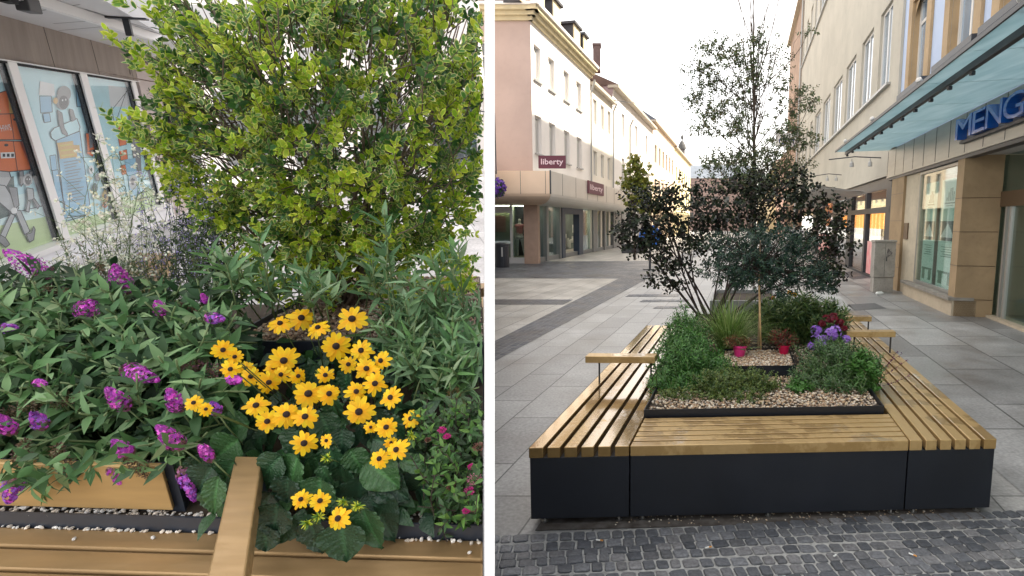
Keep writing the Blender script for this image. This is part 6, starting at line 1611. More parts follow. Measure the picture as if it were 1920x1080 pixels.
c0_, c1_ = GL(832, 541, .60), GL(906, 541, .60); q = MB(lw); q.fbox(lambda x, y, z: (c0_[0] + (c1_[0] - c0_[0]) * x, c0_[1] + y, z), (0, 1), (0, .12), (.545, .60)); o = q.obj('armrest', M_slat2, loc=lw(c0_)); tag(o, 'bronze armrest crossing the pale wet bench at the edge', 'armrest')

# ---------------------------------------------------------------- plants of the flower corner
def QL(px, py, y): return PL(px, py, y)
def inpoly(x, y, P_):
    c = False; n = len(P_)
    for i in range(n):
        x0, y0_ = P_[i]; x1, y1 = P_[i - 1]
        if (y0_ > y) != (y1 > y) and x < (x1 - x0) * (y - y0_) / (y1 - y0_) + x0: c = not c
    return c
# heights above the paving -> forward distance
def slo(py): return math.tan(PITCHL + math.atan((py - 540) / 1000.0))
def yz(py, z): return (HL - z) / slo(py)
# variegated shrub
SH = [(285, -60), (262, 0), (240, 60), (214, 66), (216, 82), (262, 100), (290, 130), (262, 180), (252, 196), (282, 206), (262, 232), (210, 236), (214, 248), (250, 262), (258, 290), (300, 310), (330, 318), (318, 345), (316, 372), (350, 380), (380, 410), (430, 430), (470, 470), (540, 500), (590, 520), (660, 520), (760, 505), (800, 470), (830, 450), (862, 440), (880, 400), (906, 380), (912, 300), (915, -60)]
rng = random.Random(101); cb = QL(652, 560, 2.75); cb = np.array((cb[0], cb[1], zgv)); r = thing('variegated_privet', 'big upright privet shrub with yellow-edged green leaves', 'shrub', lw(cb))
Lv = Leaves(); Ld = Leaves(); mb = MB(lw)
G_in = [(.11, .26, .05), (.08, .21, .045), (.16, .32, .05)]; E_out = [(.88, .88, .28), (.92, .86, .42), (.76, .82, .20)]
Yl = [(.34, .50, .03), (.48, .60, .05), (.26, .44, .03)]; Ye = [(.78, .82, .10), (.85, .82, .16), (.62, .74, .08)]
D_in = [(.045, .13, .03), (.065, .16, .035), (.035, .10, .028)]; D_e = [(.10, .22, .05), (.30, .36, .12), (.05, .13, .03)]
cen = np.array(QL(590, 230, 2.75))
def dens(x, y): return 1.0 if noise.noise(Vector((x / 85, y / 70, 3.1))) >  -.05 else .22
n_t = 0
while n_t < 1350:
    x, y = rng.uniform(205, 915), rng.uniform(-60, 525)
    if not inpoly(x, y, SH) or rng.random() > dens(x, y): continue
    e = min(1, max(.0, min([math.hypot(x - a, y - b) for a, b in SH[1:-2]]) / 190)); half = .12 + .62 * math.sqrt(e)
    t = rng.random(); fr = t < .62
    yy = 2.75 - half * rng.uniform(.55, 1.0) if fr else 2.75 + half * rng.uniform(-.5, 1.0)
    p = QL(x, y, yy); out = unit(p - cen); d = unit(out * .9 + np.array((0, -.15 if fr else 0, .55)) + rnd(rng, .3))
    n_p = rng.randint(4, 7); tip = rng.random()
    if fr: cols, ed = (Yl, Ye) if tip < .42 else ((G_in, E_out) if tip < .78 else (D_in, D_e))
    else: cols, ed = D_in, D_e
    p0 = p - d * .019 * n_p
    pts = sprig(Lv if fr else Ld, rng, p0, d, n_p, .019, .043, .0245, cols, ed, spread=.95, curl=rng.uniform(-.15, .3), nj=.75, up=(0, -.5, .6))
    mb.tube([p0 - d * .10 + rnd(rng, .01), p0, pts[-1]], [.0028, .0022, .001], 4); n_t += 1
for (x0, y0, x1, y1, x2, y2) in ((470, 330, 330, 150, 214, 72), (480, 380, 320, 290, 212, 240), (440, 300, 340, 180, 262, 104), (460, 400, 380, 350, 322, 322), (450, 260, 330, 60, 255, 10), (500, 420, 440, 420, 392, 408), (450, 340, 330, 240, 262, 232)):
    A9, B9, C9 = QL(x0, y0, 2.7), QL(x1, y1, 2.45), QL(x2, y2, 2.4); path = [A9 * (1 - t) ** 2 + 2 * B9 * t * (1 - t) + C9 * t * t for t in [k / 12 for k in range(13)]]
    mb.tube(path, [.005 * (1 - .8 * k / 12) for k in range(13)], 5)
    for k in range(4, 13):
        for _ in range(2 if k < 9 else 1):
            dd = unit(path[min(12, k)] - path[k - 1]); sprig(Lv, rng, path[k] + rnd(rng, .012), unit(dd + rnd(rng, .55) + np.array((0, 0, .25))), 5, .018, .043, .0245, *((Yl, Ye) if rng.random() < .55 else (G_in, E_out)), spread=.95, curl=rng.uniform(-.1, .25), nj=.7, up=(0, -.5, .6))
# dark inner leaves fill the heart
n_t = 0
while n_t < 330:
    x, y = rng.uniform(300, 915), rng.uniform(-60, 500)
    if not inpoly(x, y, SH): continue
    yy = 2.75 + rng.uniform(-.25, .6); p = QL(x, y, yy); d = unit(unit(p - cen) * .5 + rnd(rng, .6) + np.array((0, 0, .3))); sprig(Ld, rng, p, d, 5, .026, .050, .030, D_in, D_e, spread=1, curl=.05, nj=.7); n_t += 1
n_t = 0
while n_t < 430:
    x, y = rng.uniform(310, 900), rng.uniform(330, 560)
    if not (inpoly(x, y, SH) or (430 < x < 880 and y < 545)): continue
    p = QL(x, y, 2.62 + rng.uniform(-.22, .25)); k = rng.random()
    cols, ed = (Yl, Ye) if k < .45 else (G_in, E_out)
    sprig(Lv, rng, p, unit(unit(p - cen) * .4 + rnd(rng, .5) + np.array((0, -.2, .3))), rng.randint(4, 6), .019, .042, .024, cols, ed, spread=.95, curl=rng.uniform(-.1, .25), nj=.7, up=(0, -.5, .6)); n_t += 1
for k in range(40):
    x = rng.uniform(300, 880); y = rng.uniform(-60, 330); e_ = QL(x, y, 2.75 + rng.uniform(-.35, .4)); b0 = cb + np.array((rng.gauss(0, .06), rng.gauss(0, .05), 0))
    mid_ = np.array((b0[0] + (e_[0] - b0[0]) * .55, b0[1] + (e_[1] - b0[1]) * .55, b0[2] + (e_[2] - b0[2]) * .42))
    r0_ = rng.uniform(.006, .015); P1 = [b0 * (1 - t) ** 2 + 2 * mid_ * t * (1 - t) + e_ * t * t + rnd(rng, .008) for t in [q_ / 9 for q_ in range(10)]]
    mb.tube(P1, [r0_ * (1 - .75 * q_ / 9) for q_ in range(10)], 6)
    for _ in range(4):
        s_ = P1[rng.randrange(3, 10)]; limb(mb, rng, s_, s_ + unit(e_ - s_ + rnd(rng, .35)) * rng.uniform(.2, .45), .004, .0015, 4)
mb.obj('branch', mat('privet bark', (.17, .125, .10), .85, var=.25, vscale=30, bump=.3, bscale=80), r, smooth=True)
M_pv = leaf_mat('privet leaf', .38, .30, .45)
o = Lv.obj('outer_foliage', M_pv, T_VAR, r, T=LWa, keep=keep_left, fold=.18); Ld.obj('inner_foliage', M_pv, T_OVAL, r, T=LWa, keep=keep_left, fold=.18)
# lower sprays of privet by the gravel
rng = random.Random(102)
Lv = Leaves()
for (x, y, yy, n) in ((470, 525, 2.5, 5), (500, 545, 2.45, 6), (590, 540, 2.4, 6), (690, 475, 2.3, 9), (850, 505, 2.4, 9), (870, 540, 2.4, 7), (560, 550, 2.5, 5), (760, 540, 2.5, 6), (720, 560, 2.5, 5)):
    for _ in range(n): p = QL(x + rng.gauss(0, 14), y + rng.gauss(0, 10), yy); sprig(Lv, rng, p, unit(rnd(rng) + np.array((0, -.3, .5))), 4, .02, .045, .024, Yl, Ye, curl=.1)
Lv.obj('low_foliage', M_pv, T_VAR, r, T=LWa, keep=keep_left)

# buddleia with purple panicles
def broadsprays(Lv, mb, rng, polyg, n, ydep, pairs, gap, L, W, cols, dirn, rad=.003, curl=-.35, spread=1.0, bx=None):
    xs = [a for a, b in polyg]; ys = [b for a, b in polyg]; k = 0; tips = []
    while k < n:
        x, y = rng.uniform(min(xs), max(xs)), rng.uniform(min(ys), max(ys))
        if not inpoly(x, y, polyg): continue
        p = QL(x, y, ydep(x, y) + rng.uniform(-.06, .14)); d = unit(np.array(dirn(x, y)) + rnd(rng, .35))
        pts = sprig(Lv, rng, p, d, pairs, gap, L, W, cols, spread=spread, curl=curl, nj=.4, taper=.4, up=(0, -.4, .9)); tb_ = [pts[0] - d * gap * 2 + np.array((0, .02, -.02))] + pts; k9 = projW(LWa(np.array(tb_)))[0].max() < 903
        if k9: mb.tube(tb_, rad, 5)
        tips.append((pts[-1], d)); k += 1
    return tips
rng = random.Random(111); BP = [(-40, 560), (40, 545), (120, 540), (200, 545), (290, 560), (370, 575), (430, 590), (440, 640), (420, 700), (415, 760), (400, 800), (360, 840), (320, 850), (250, 862), (120, 880), (-40, 900)]
depB = lambda x, y: yz(y, .63 + (880 - y) / 330 * .34)
c = QL(180, 800, 1.9); c[2] = .55; r = thing('buddleia', 'sprawling buddleia with magenta-purple flower panicles over the bronze planter', 'shrub', lw(c)); Lv = Leaves(); mb = MB(lw)
BG = [(.07, .16, .06), (.10, .21, .075), (.055, .12, .05), (.14, .26, .10), (.08, .18, .065), (.25, .38, .18)]
broadsprays(Lv, mb, rng, BP, 330, depB, 3, .036, .098, .031, BG, lambda x, y: ((x - 200) / 500, -.35, .55 if y < 800 else .15), curl=-.35)
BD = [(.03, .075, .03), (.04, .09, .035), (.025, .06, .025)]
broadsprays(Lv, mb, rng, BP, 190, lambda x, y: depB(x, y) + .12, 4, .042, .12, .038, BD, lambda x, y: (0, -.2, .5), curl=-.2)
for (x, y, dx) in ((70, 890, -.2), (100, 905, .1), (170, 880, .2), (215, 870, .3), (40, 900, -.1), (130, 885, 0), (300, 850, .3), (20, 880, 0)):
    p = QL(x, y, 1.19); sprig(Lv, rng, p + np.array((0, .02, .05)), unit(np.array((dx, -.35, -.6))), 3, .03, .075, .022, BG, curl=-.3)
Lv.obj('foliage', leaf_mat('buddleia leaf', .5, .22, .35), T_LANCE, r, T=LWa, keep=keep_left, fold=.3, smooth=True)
fl = [(52, 495, 22, 30, -40), (225, 525, 20, 26, 10), (165, 578, 22, 20, 60), (301, 578, 14, 13, 0), (403, 597, 17, 12, 90), (383, 560, 8, 7, 0), (15, 618, 20, 15, 80), (262, 702, 36, 19, 100), (220, 748, 18, 23, -15), (327, 750, 17, 23, 0), (440, 712, 16, 11, 90), (403, 765, 12, 12, 0), (75, 718, 14, 8, 90), (12, 796, 15, 20, 0), (72, 788, 15, 18, 0), (228, 840, 18, 17, -20), (258, 858, 9, 10, 0), (318, 820, 20, 27, -20), (386, 848, 13, 20, -10), (352, 907, 15, 30, 20), (218, 889, 17, 15, 20), (24, 918, 20, 24, -20)]
PC = [(.66, .09, .58), (.55, .07, .54), (.78, .18, .70), (.42, .08, .50)]; PV = [(.34, .13, .62), (.46, .14, .64), (.60, .10, .58)]
mst = MB(lw)
for (x, y, rx, ry, ang) in fl:
    yy = depB(x, min(y, 890)) - .12 if y < 850 else yz(y, .63)
    c = QL(x, y, yy); ln = max(rx, ry) * yy / 1000 * 1.35; wd = min(rx, ry) * yy / 1000 * 1.08; ph_ = rng.uniform(0, 9)
    an = math.radians(ang if ry >= rx else ang); ax = np.array((math.sin(an), -.25, math.cos(an) if y < 860 else -math.cos(an))); ax = unit(ax); Lf = Leaves(); pal = PV if (x, y) in ((352, 907), (24, 918), (258, 858), (403, 765), (15, 618), (403, 597), (72, 788)) else PC
    t1 = unit(np.cross(ax, (0.2, 1, .1))); t2 = np.cross(ax, t1)
    for _ in range(int(90 + 4200 * ln)):
        s = rng.uniform(-1, 1); a0 = rng.uniform(0, 6.28); rr = wd * math.sqrt(max(.03, 1 - abs(s) ** 2.2)) * (1 - .28 * (s + 1)) * rng.uniform(.72, 1.2)
        nn = unit(t1 * math.cos(a0) + t2 * math.sin(a0) + ax * s * .5); p = c + ax * ln * s + (t1 * math.cos(a0) + t2 * math.sin(a0)) * rr
        if noise.noise(Vector((p[0] * 60, p[1] * 60, p[2] * 60 + ph_))) < -.16: continue
        col = jit(rng, rng.choice(pal if s > -.75 + rng.random() * .3 else [(.22, .12, .10), (.30, .10, .22)]), .45); b0 = rng.uniform(0, 1.5); e1_ = unit(np.cross(nn, (0.3, .4, .8))); e2_ = np.cross(nn, e1_); fs = .0058
        for q_ in range(4):
            th = b0 + q_ * 1.5708; dd = e1_ * math.cos(th) + e2_ * math.sin(th); Lf.add(p, dd + nn * .25, nn, fs, fs * .9, col, curl=-.1)
    Lf.obj('flower_panicle', M_petal, T_TRI, r, T=LWa, keep=keep_left)
    mst = MB(lw); mst.tube([c - ax * ln, c - ax * (ln + .05) + np.array((0, .01, -.01)), c - ax * (ln + .1) + np.array((0, .04, -.05))], .0022, 5); mst.obj('flower_stem', mat('pale green stem', (.16, .22, .09), .6), r, smooth=True)
for (x, y, ln_, ang) in ((105, 545, .09, 100), (85, 760, .12, 75), (130, 745, .07, 80), (120, 868, .07, 10), (390, 690, .09, 100), (345, 575, .06, 95), (255, 870, .05, 130), (30, 770, .08, 70), (190, 515, .05, 20), (40, 850, .06, 40), (368, 697, .07, 95)):
    c = QL(x, y, depB(x, y) - .06); an = math.radians(ang); ax = unit(np.array((math.sin(an), -.2, math.cos(an)))); Lf = Leaves()
    for _ in range(260):
        s = rng.uniform(-1, 1); nn = unit(rnd(rng)); p = c + ax * ln_ * s + nn * .016 * (1.15 - abs(s) * .6) * rng.uniform(.3, 1.2); Lf.add(p, nn, unit(rnd(rng)), .009, .005, jit(rng, rng.choice([(.13, .085, .05), (.18, .12, .07), (.09, .055, .04), (.20, .08, .12) if x > 360 else (.15, .12, .07)])), curl=0)
    Lf.obj('spent_panicle', M_leaf, T_TRI, r, T=LWa, keep=keep_left)
mb.obj('stem', mat('pale green stem', (.16, .22, .09), .6), r, smooth=True)

# silvery second buddleia
rng = random.Random(121); SG = [(.15, .28, .13), (.20, .34, .17), (.11, .22, .10), (.26, .38, .21), (.13, .26, .09)]
SP = [(385, 505), (440, 490), (520, 500), (600, 515), (700, 510), (780, 500), (850, 520), (912, 560), (912, 770), (860, 770), (800, 730), (740, 650), (700, 620), (640, 580), (560, 580), (480, 575), (400, 555)]
c = QL(780, 760, 1.95); c[2] = .5; r = thing('silvery_buddleia', 'silvery green shrub with long narrow leaves around the gravel bed', 'shrub', lw(c)); Lv = Leaves(); mb = MB(lw)
depS = lambda x, y: yz(y, .62 + (780 - y) / 260 * .25)
SP2 = [(700, 600), (912, 560), (912, 780), (850, 790), (790, 740), (740, 680)]
broadsprays(Lv, mb, rng, SP2, 150, depS, 4, .035, .105, .019, SG, lambda x, y: ((x - 700) / 400, -.2, .5), curl=-.18, spread=.85)
SP3 = [(385, 510), (470, 500), (560, 520), (640, 530), (760, 520), (850, 510), (880, 560), (700, 575), (560, 560), (440, 585), (390, 560)]
broadsprays(Lv, mb, rng, SP3, 46, lambda x, y: 2.05, 3, .045, .115, .025, SG, lambda x, y: (0, -.15, .7), curl=-.18, spread=.9)
for (x, y, yy) in ((724, 445, 2.0), (722, 500, 2.0), (488, 490, 2.0), (620, 560, 1.95), (583, 575, 1.9), (435, 520, 1.9), (860, 500, 2.1), (770, 590, 1.95), (770, 660, 1.85), (780, 720, 1.8)):
    for _ in range(2): p = QL(x + rng.gauss(0, 5), y + rng.gauss(0, 6), yy); pts = sprig(Lv, rng, p, unit(np.array((rng.gauss(0, .12), -.15, 1))), 3, .035, .115, .028, SG, spread=.8, curl=-.1)
    mb.tube([p - np.array((0, 0, .25)), p, pts[-1]], .0028, 5)
Lv.obj('foliage', leaf_mat('silver leaf', .55, .22, .3), T_LANCE, r, T=LWa, keep=keep_left, fold=.3, smooth=True); mb.obj('stem', mat('pale green stem', (.16, .22, .09), .6), r, smooth=True)
Lf = Leaves()
for (x, y, s_) in ((851, 738, .022), (858, 762, .03)):
    c = QL(x, y, 1.72)
    for _ in range(260): nn = unit(rnd(rng)); Lf.add(c + nn * s_ * rng.uniform(.6, 1), nn, unit(rnd(rng)), .007, .005, jit(rng, (.30, .24, .11)), curl=0)
Lf.obj('seed_head', M_leaf, T_TRI, r, T=LWa, keep=keep_left)

# rudbeckia: big leaves and yellow flowers
rng = random.Random(131); c = QL(590, 930, 1.62); c[2] = .5; r = thing('rudbeckia', 'rudbeckia with yellow black-eyed flowers and broad dark leaves', 'flowering plant', lw(c))
def bigleaf(name, cx_, cy_, yy, L, W, ang, tiltb, col, roll=0.0, parent=r, lab=None):
    """a broad veined leaf; base at the pixel, pointing along ang in the picture plane"""
    p = QL(cx_, cy_, yy); an = math.radians(ang); d = unit(np.array((math.sin(an), -math.sin(tiltb), math.cos(an)))); up_v = unit(np.array((roll, -1.0, .55))); S = unit(np.cross(d, up_v)); N = np.cross(S, d)
    if N[1] > 0: N = -N
    nr, nc = 28, 12; V = []; C = []; F = []
    for i in range(nr + 1):
        t = i / nr; w = W * (math.sin(math.pi * min(1, t * 1.02) ** .72) ** .85) * .5 if 0 < t < 1 else 0.0
        w = max(w, .0008)
        for j in range(nc + 1):
            s = (j / nc) * 2 - 1
            vein = abs(((t * 7.5 - abs(s) * 1.6) % 1.0) - .5) * 2
            z = -L * .22 * t * t + W * .10 * abs(s) ** 1.3 + (.0045 * vein ** 2 * (.3 + abs(s))) * (1 if 0 < t < .95 else 0) - (.003 if abs(s) < .1 else 0) + .003 * math.sin(t * 19 + s * 5) * abs(s) ** 3 - W * .1 * max(0, abs(s) - .8)
            V.append(p + d * L * t + S * s * w + N * z)
            k = 1.0 + .25 * (1 - vein) * (1 if abs(s) > .1 else 0); cc = np.array(col) * k
            if abs(s) < .09: cc = np.array(col) * 2.2
            C.append(cc)
    for i in range(nr):
        for j in range(nc): a = i * (nc + 1) + j; F.append([a, a + 1, a + nc + 2, a + nc + 1])
    return V, F, C, p
M_big = leaf_mat('rudbeckia leaf', .36, .10, .5, bump=.6, bscale=110)
DK = [(.022, .065, .028), (.03, .085, .032), (.018, .05, .026), (.04, .11, .035)]
LV = [(700, 900, 1.4, .13, .09, 120, .3, 2), (590, 860, 1.4, .09, .07, 165, .3, 1), (655, 850, 1.4, .09, .07, 150, .3, 3), (500, 990, 1.4, .09, .08, 190, .3, 2), (610, 1000, 1.4, .08, .08, 165, .3, 0), (660, 940, 1.4, .10, .09, 185, .3, 0), (540, 900, 1.4, .09, .08, 190, .3, 2), (740, 850, 1.4, .10, .06, 100, .3, 2), (600, 930, 1.4, .08, .08, 175, .3, 2), (430, 800, 1.4, .10, .08, 215, .3, 0), (480, 760, 1.4, .09, .07, 200, .3, 2), (380, 860, 1.4, .09, .07, 200, .3, 0), (560, 860, 1.50, .12, .105, 200, .5, 3), (690, 870, 1.50, .13, .10, 128, .4, 3), (615, 840, 1.54, .11, .085, 160, .5, 0), (640, 880, 1.52, .12, .09, 170, .4, 0), (690, 930, 1.47, .17, .10, 148, .45, 2), (680, 900, 1.55, .16, .12, 190, .3, 2), (640, 985, 1.40, .12, .11, 175, .4, 0),
      (580, 980, 1.42, .11, .09, 165, .4, 2), (520, 950, 1.45, .11, .10, 190, .4, 2), (540, 970, 1.42, .10, .09, 200, .4, 0), (510, 930, 1.48, .10, .08, 215, .3, 2), (470, 800, 1.60, .13, .10, 255, .3, 3), (450, 830, 1.58, .12, .10, 235, .35, 3), (440, 870, 1.55, .11, .085, 210, .4, 1), (410, 900, 1.54, .12, .06, 190, .5, 3),
      (400, 880, 1.57, .11, .09, 215, .3, 2), (380, 910, 1.60, .10, .07, 175, .3, 1), (700, 830, 1.58, .11, .08, 110, .3, 0), (750, 870, 1.56, .12, .05, 95, .3, 1), (640, 810, 1.60, .09, .07, 180, .4, 2), (560, 810, 1.60, .11, .09, 200, .4, 0), (530, 860, 1.56, .12, .08, 225, .3, 0), (600, 900, 1.56, .12, .11, 185, .3, 1), (720, 790, 1.64, .10, .08, 140, .3, 0),
      (620, 750, 1.70, .10, .08, 170, .3, 1), (480, 720, 1.70, .10, .07, 220, .3, 0), (680, 960, 1.46, .13, .09, 160, .4, 1), (600, 880, 1.5, .07, .05, 150, .4, 1), (645, 830, 1.46, .055, .045, 10, .2, 1), (650, 700, 1.75, .1, .07, 190, .3, 0), (590, 690, 1.78, .1, .07, 200, .3, 2), (450, 745, 1.68, .1, .07, 200, .3, 1), (700, 770, 1.7, .12, .08, 170, .3, 2), (550, 760, 1.7, .12, .08, 190, .3, 2), (600, 780, 1.66, .11, .08, 160, .3, 0)]
for (x, y, yy, L_, W_, an, ti, ci) in LV:
    V, F, C, p = bigleaf('leaf', x, y - 8, yz(y, .57 + (1000 - y) / 380 * .27 + rng.uniform(-.03, .02)), L_ * .95, W_ * 1.12, an, ti * .9, DK[ci], roll=rng.uniform(-.5, .5))
    link_mesh('leaf', LWa(V), F, M_big, r, smooth=True, col=np.array(C))
FLW = [(525, 606, 20), (565, 596, 24), (596, 614, 20), (660, 598, 27), (630, 649, 27), (677, 657, 22), (653, 683, 17), (687, 691, 22), (714, 676, 20), (532, 676, 27), (470, 706, 19), (461, 690, 15), (512, 690, 15), (527, 702, 18), (504, 717, 21), (559, 705, 17), (610, 703, 18), (578, 738, 29), (617, 738, 22), (668, 734, 21), (703, 719, 23), (732, 745, 22), (480, 760, 24), (537, 777, 27), (572, 781, 25), (501, 790, 22), (673, 772, 29), (770, 785, 20), (724, 801, 22), (570, 831, 26), (612, 826, 15), (695, 801, 13), (743, 843, 24), (711, 860, 21), (564, 936, 20), (600, 939, 22), (634, 972, 27), (418, 656, 19), (440, 669, 16), (432, 692, 18), (363, 755, 17), (386, 767, 14), (548, 770, 13), (700, 700, 14), (733, 830, 14)]
M_pet = leaf_mat('yellow petal', .5, .30, .3); M_eye = mat('dark brown eye', (.028, .012, .010), .8, bump=.8, bscale=500)
PY_ = [(1.0, .62, .012), (.98, .55, .01), (1.0, .68, .02)]
hubp = QL(600, 900, 1.5); hubp[2] = .55
mst = MB(lw)
for (x, y, rp_) in FLW:
    yy = yz(y, .66 + (980 - y) / 380 * .24 + rng.uniform(-.02, .02) + (.12 if x < 450 else 0)); c = QL(x, y, yy); R_ = rp_ * yy / 1000 * 1.12
    tc_ = unit(-(rayL(x, y))); tilt_ = .35 if y > 620 else .9
    n_ = unit(tc_ + np.array((rng.gauss(0, .26), 0, rng.uniform(-.12, tilt_ + .15)))); t1 = unit(np.cross(n_, (0, 0, 1.0))); t2 = np.cross(n_, t1); npet = rng.choice((11, 12, 13, 14)); V = []; F = []; C = []; a0 = rng.uniform(0, 1)
    droop = rng.uniform(.05, .35)
    for k in range(npet):
        th = a0 + 2 * math.pi * k / npet + rng.gauss(0, .06); e = t1 * math.cos(th) + t2 * math.sin(th); f_ = np.cross(n_, e); LL_ = R_ * rng.uniform(.78, 1.10); w = R_ * .182 * rng.uniform(.85, 1.15); st = len(V); col = np.array(jit(rng, PY_[k % 3], .08)); dz = rng.gauss(0, .06)
        for (t, ww) in ((.12, .45), (.35, .85), (.62, 1.0), (.85, .80), (1.0, .30)):
            for s in (-1, 0, 1):
                tt_ = t * (1.0 if not (t > .99 and s == 0) else .95); z = -droop * LL_ * t * t + dz * LL_ * t - (.06 * w if s == 0 else 0); V.append(c + e * LL_ * tt_ + f_ * w * ww * s + n_ * z); C.append(col * ((1, .92, 1)[s + 1]) * np.array((1, .78 + .22 * min(1, t * 1.8), 1)))
        for i in range(4):
            for j in range(2): a = st + i * 3 + j; F.append([a, a + 1, a + 4, a + 3])
    fo = link_mesh('flower', LWa(V), F, M_pet, r, smooth=True, col=np.array(C))
    q = MB(lw); er = R_ * .235; q.lathe(c, [(er * .9, -er * .2), (er, er * .15), (er * .9, er * .5), (er * .6, er * .78), (er * .25, er * .88)], 12, axis=n_); q.obj('eye', M_eye, fo, smooth=True)
    tgt = c + (hubp - c) * .22 + np.array((0, .07, -.07)); mst.tube([c - n_ * .003, c - n_ * .02 + np.array((0, .01, -.01)), tgt], .0018, 5)
for (x, y) in ((613, 858), (576, 980), (671, 949), (772, 815), (644, 939), (600, 700), (598, 968)):
    c = QL(x, y, yz(y, .66 + (980 - y) / 380 * .24)); Lf = Leaves()
    for _ in range(34): nn = unit(rnd(rng) + np.array((0, -.8, .2))); Lf.add(c, nn, unit(rnd(rng)), .018, .0045, jit(rng, (.55, .60, .05) if rng.random() < .5 else (.12, .25, .05)), curl=.3)
    Lf.obj('bud', M_leaf, T_LANCE, r, T=LWa); mst.tube([c, c + np.array((.0, .05, -.05))], .0016, 5)
mst.obj('stem', M_stem, r, smooth=True)
Lf = Leaves()
for _ in range(420): 
    x, y = rng.uniform(400, 800), rng.uniform(640, 970); yy = yz(y, .54 + (960 - y) / 380 * .22); Lf.add(QL(x, y, yy), unit(rnd(rng) + np.array((0, -.3, 0))), unit(np.array((0, -1, .8)) + rnd(rng, .4)), .08, .045, jit(rng, rng.choice(DK)), curl=-.2)
Lf.obj('small_foliage', M_big, T_LANCE, r, T=LWa, keep=keep_left, smooth=True)

# spiraea at the partition side
rng = random.Random(141); SPP = [(780, 800), (830, 780), (912, 770), (912, 985), (860, 985), (810, 960), (790, 900)]
c = QL(850, 950, 1.62); c[2] = .47; r = thing('spiraea', 'bright green spiraea with small pink flower clusters over the steel edge', 'shrub', lw(c)); Lv = Leaves(); mb = MB(lw)
SPG = [(.09, .20, .05), (.13, .27, .06), (.06, .14, .045), (.05, .11, .04)]
broadsprays(Lv, mb, rng, SPP, 120, lambda x, y: yz(y, .56 + (985 - y) / 185 * .17), 4, .018, .038, .015, SPG, lambda x, y: (.1, -.3, .6), rad=.0015, curl=-.15)
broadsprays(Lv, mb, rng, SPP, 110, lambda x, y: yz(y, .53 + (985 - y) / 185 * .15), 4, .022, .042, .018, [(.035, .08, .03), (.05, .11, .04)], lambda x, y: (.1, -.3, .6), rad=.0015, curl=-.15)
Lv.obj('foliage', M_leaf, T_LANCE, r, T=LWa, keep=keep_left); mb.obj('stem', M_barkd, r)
for (x, y, s_, pk) in ((829, 806, .013, 1), (838, 818, .011, 1), (802, 825, .009, 0), (832, 856, .013, 0), (898, 838, .018, 0), (884, 875, .011, 1), (890, 898, .022, 2), (846, 912, .014, 0), (880, 920, .015, 1), (874, 958, .010, 1), (888, 955, .008, 0)):
    c = QL(x, y, yz(y, .60 + (985 - y) / 185 * .17)); Lf = Leaves(); cs = [(.22, .10, .08), (.62, .05, .30), (.50, .20, .28)][pk]
    for _ in range(120): nn = unit(rnd(rng) + np.array((0, -.3, .4))); Lf.add(c + nn * s_ * np.array((1, 1, .6)) * rng.uniform(.6, 1), nn, unit(rnd(rng)), .0045, .0035, jit(rng, cs, .3), curl=0)
    Lf.obj('flower_cluster', M_petal, T_DISC, r, T=LWa, keep=keep_left)

# airy white gaura and lavender catmint, dark box behind
rng = random.Random(151); c = QL(205, 545, 2.3); c[2] = .6; r = thing('white_gaura', 'airy plant with wiry stems and tiny white flowers before the posters', 'plant', lw(c)); mb = MB(lw); Lf = Leaves(); Lv = Leaves()
for (x, y) in ((185, 265), (195, 300), (240, 330), (235, 350), (160, 370), (150, 385), (210, 290), (275, 300), (130, 400), (255, 370), (190, 340), (225, 300), (170, 430), (115, 420), (265, 340), (205, 380), (285, 370)):
    e_ = QL(x, y, 2.3 + rng.uniform(-.1, .2)); b0 = c + np.array((rng.gauss(0, .05), rng.gauss(0, .04), 0)); pts = limb(mb, rng, b0, e_, .0017, .0007, 4, wob=.05, seg=9)
    for k in range(3, 10):
        for _ in range(3):
            tw = pts[k] + rnd(rng, .045) * np.array((1, .6, 1)) + np.array((0, 0, .02)); mb.tube([pts[k], tw], .0009, 3)
            for _2 in range(5): Lf.add(tw + rnd(rng, .006), unit(rnd(rng)), unit(rnd(rng) + np.array((0, -1, .4))), .012, .010, jit(rng, (.88, .88, .74), .1), curl=0)
    for k in (1, 2, 3):
        for _ in range(3): Lv.add(pts[k] + rnd(rng, .01), unit(rnd(rng)), unit(rnd(rng) + np.array((0, 0, 1))), .04, .016, jit(rng, (.07, .15, .05)), curl=-.2)
Lf.obj('blossoms', M_petal, T_DISC, r, T=LWa); Lv.obj('foliage', M_leaf, T_LANCE, r, T=LWa); mb.obj('stem', M_stem, r)
rng = random.Random(152); c = QL(340, 520, 2.5); c[2] = .6; r = thing('catmint', 'grey leaved catmint with lavender flower spikes left of the shrub stems', 'plant', lw(c)); r['label'] = 'grey leaved catmint with lavender flower spikes beside the dark box bush'; mb = MB(lw); Lf = Leaves(); Lv = Leaves()
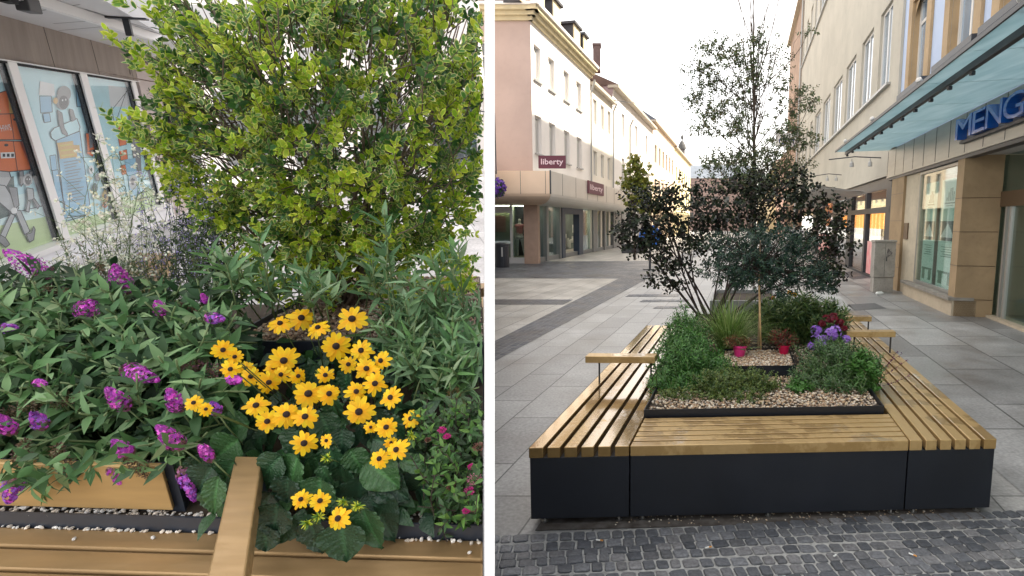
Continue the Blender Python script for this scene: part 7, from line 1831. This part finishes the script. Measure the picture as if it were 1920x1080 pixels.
for _ in range(56):
    x, y = rng.uniform(250, 410), rng.uniform(300, 490); e_ = QL(x, y, 2.45 + rng.uniform(-.15, .2)); b0 = c + np.array((rng.gauss(0, .08), rng.gauss(0, .06), 0)); pts = limb(mb, rng, b0, e_, .002, .001, 4, wob=.06, seg=9)
    for k in range(5, 10):
        for _2 in range(7): Lf.add(pts[k] + rnd(rng, .009), unit(rnd(rng)), unit(rnd(rng)), .008, .006, jit(rng, rng.choice([(.46, .40, .74), (.56, .50, .80), (.36, .30, .58)]), .15), curl=0)
    for k in range(1, 8):
        for _2 in range(3): Lv.add(pts[k] + rnd(rng, .008), unit(rnd(rng)), unit(rnd(rng) + np.array((0, 0, 1))), .022, .010, jit(rng, rng.choice([(.13, .19, .11), (.18, .24, .15), (.08, .13, .07)])), curl=-.1)
Lf.obj('blossoms', M_petal, T_DISC, r, T=LWa, keep=keep_left); Lv.obj('foliage', M_leaf, T_OVAL, r, T=LWa, keep=keep_left); mb.obj('stem', M_stem, r)
rng = random.Random(153); c = QL(400, 520, 2.95); c[2] = .5; r = thing('box_bush', 'dark small-leaved box bush under the skirts of the privet', 'shrub', lw(c)); Lv = Leaves(); mb = MB(lw)
for (x, y, rx, ry) in ((400, 450, .16, .15), (370, 440, .10, .12), (430, 480, .16, .14), (400, 500, .14, .10)):
    cc = QL(x, y, 2.95)
    for _ in range(130): p, n = ell(rng, cc, (rx, rx, ry), .4); sprig(Lv, rng, p, unit(n + rnd(rng, .3)), 5, .009, .016, .010, [(.02, .055, .022), (.03, .07, .03), (.015, .04, .018)], nj=.6)
    for _ in range(5): limb(mb, rng, c, cc, .006, .003, 5)
Lv.obj('foliage', M_leaf, T_OVAL, r, T=LWa, keep=keep_left); mb.obj('stem', M_barkd, r)
rng = random.Random(154); c = QL(150, 560, 2.5); c[2] = .5; r = thing('herb_tuft', 'tangle of thin grey-green herbs behind the buddleia panicles', 'plant', lw(c)); Lv = Leaves(); mb = MB(lw)
for _ in range(170):
    x, y = rng.uniform(-20, 400), rng.uniform(470, 560); 
    if y < 520 and x < 120: continue
    p = QL(x, y, 2.5 + rng.uniform(-.15, .15)); pts = sprig(Lv, rng, p, unit(np.array((rng.gauss(0, .4), -.2, 1))), 6, .02, .028, .008, [(.10, .16, .07), (.16, .22, .11), (.07, .12, .05), (.20, .17, .11)], spread=.9); mb.tube([pts[0] - np.array((0, 0, .12)), pts[-1]], .001, 3)
Lv.obj('foliage', M_leaf, T_LANCE, r, T=LWa, keep=keep_left); mb.obj('stem', M_stem, r)
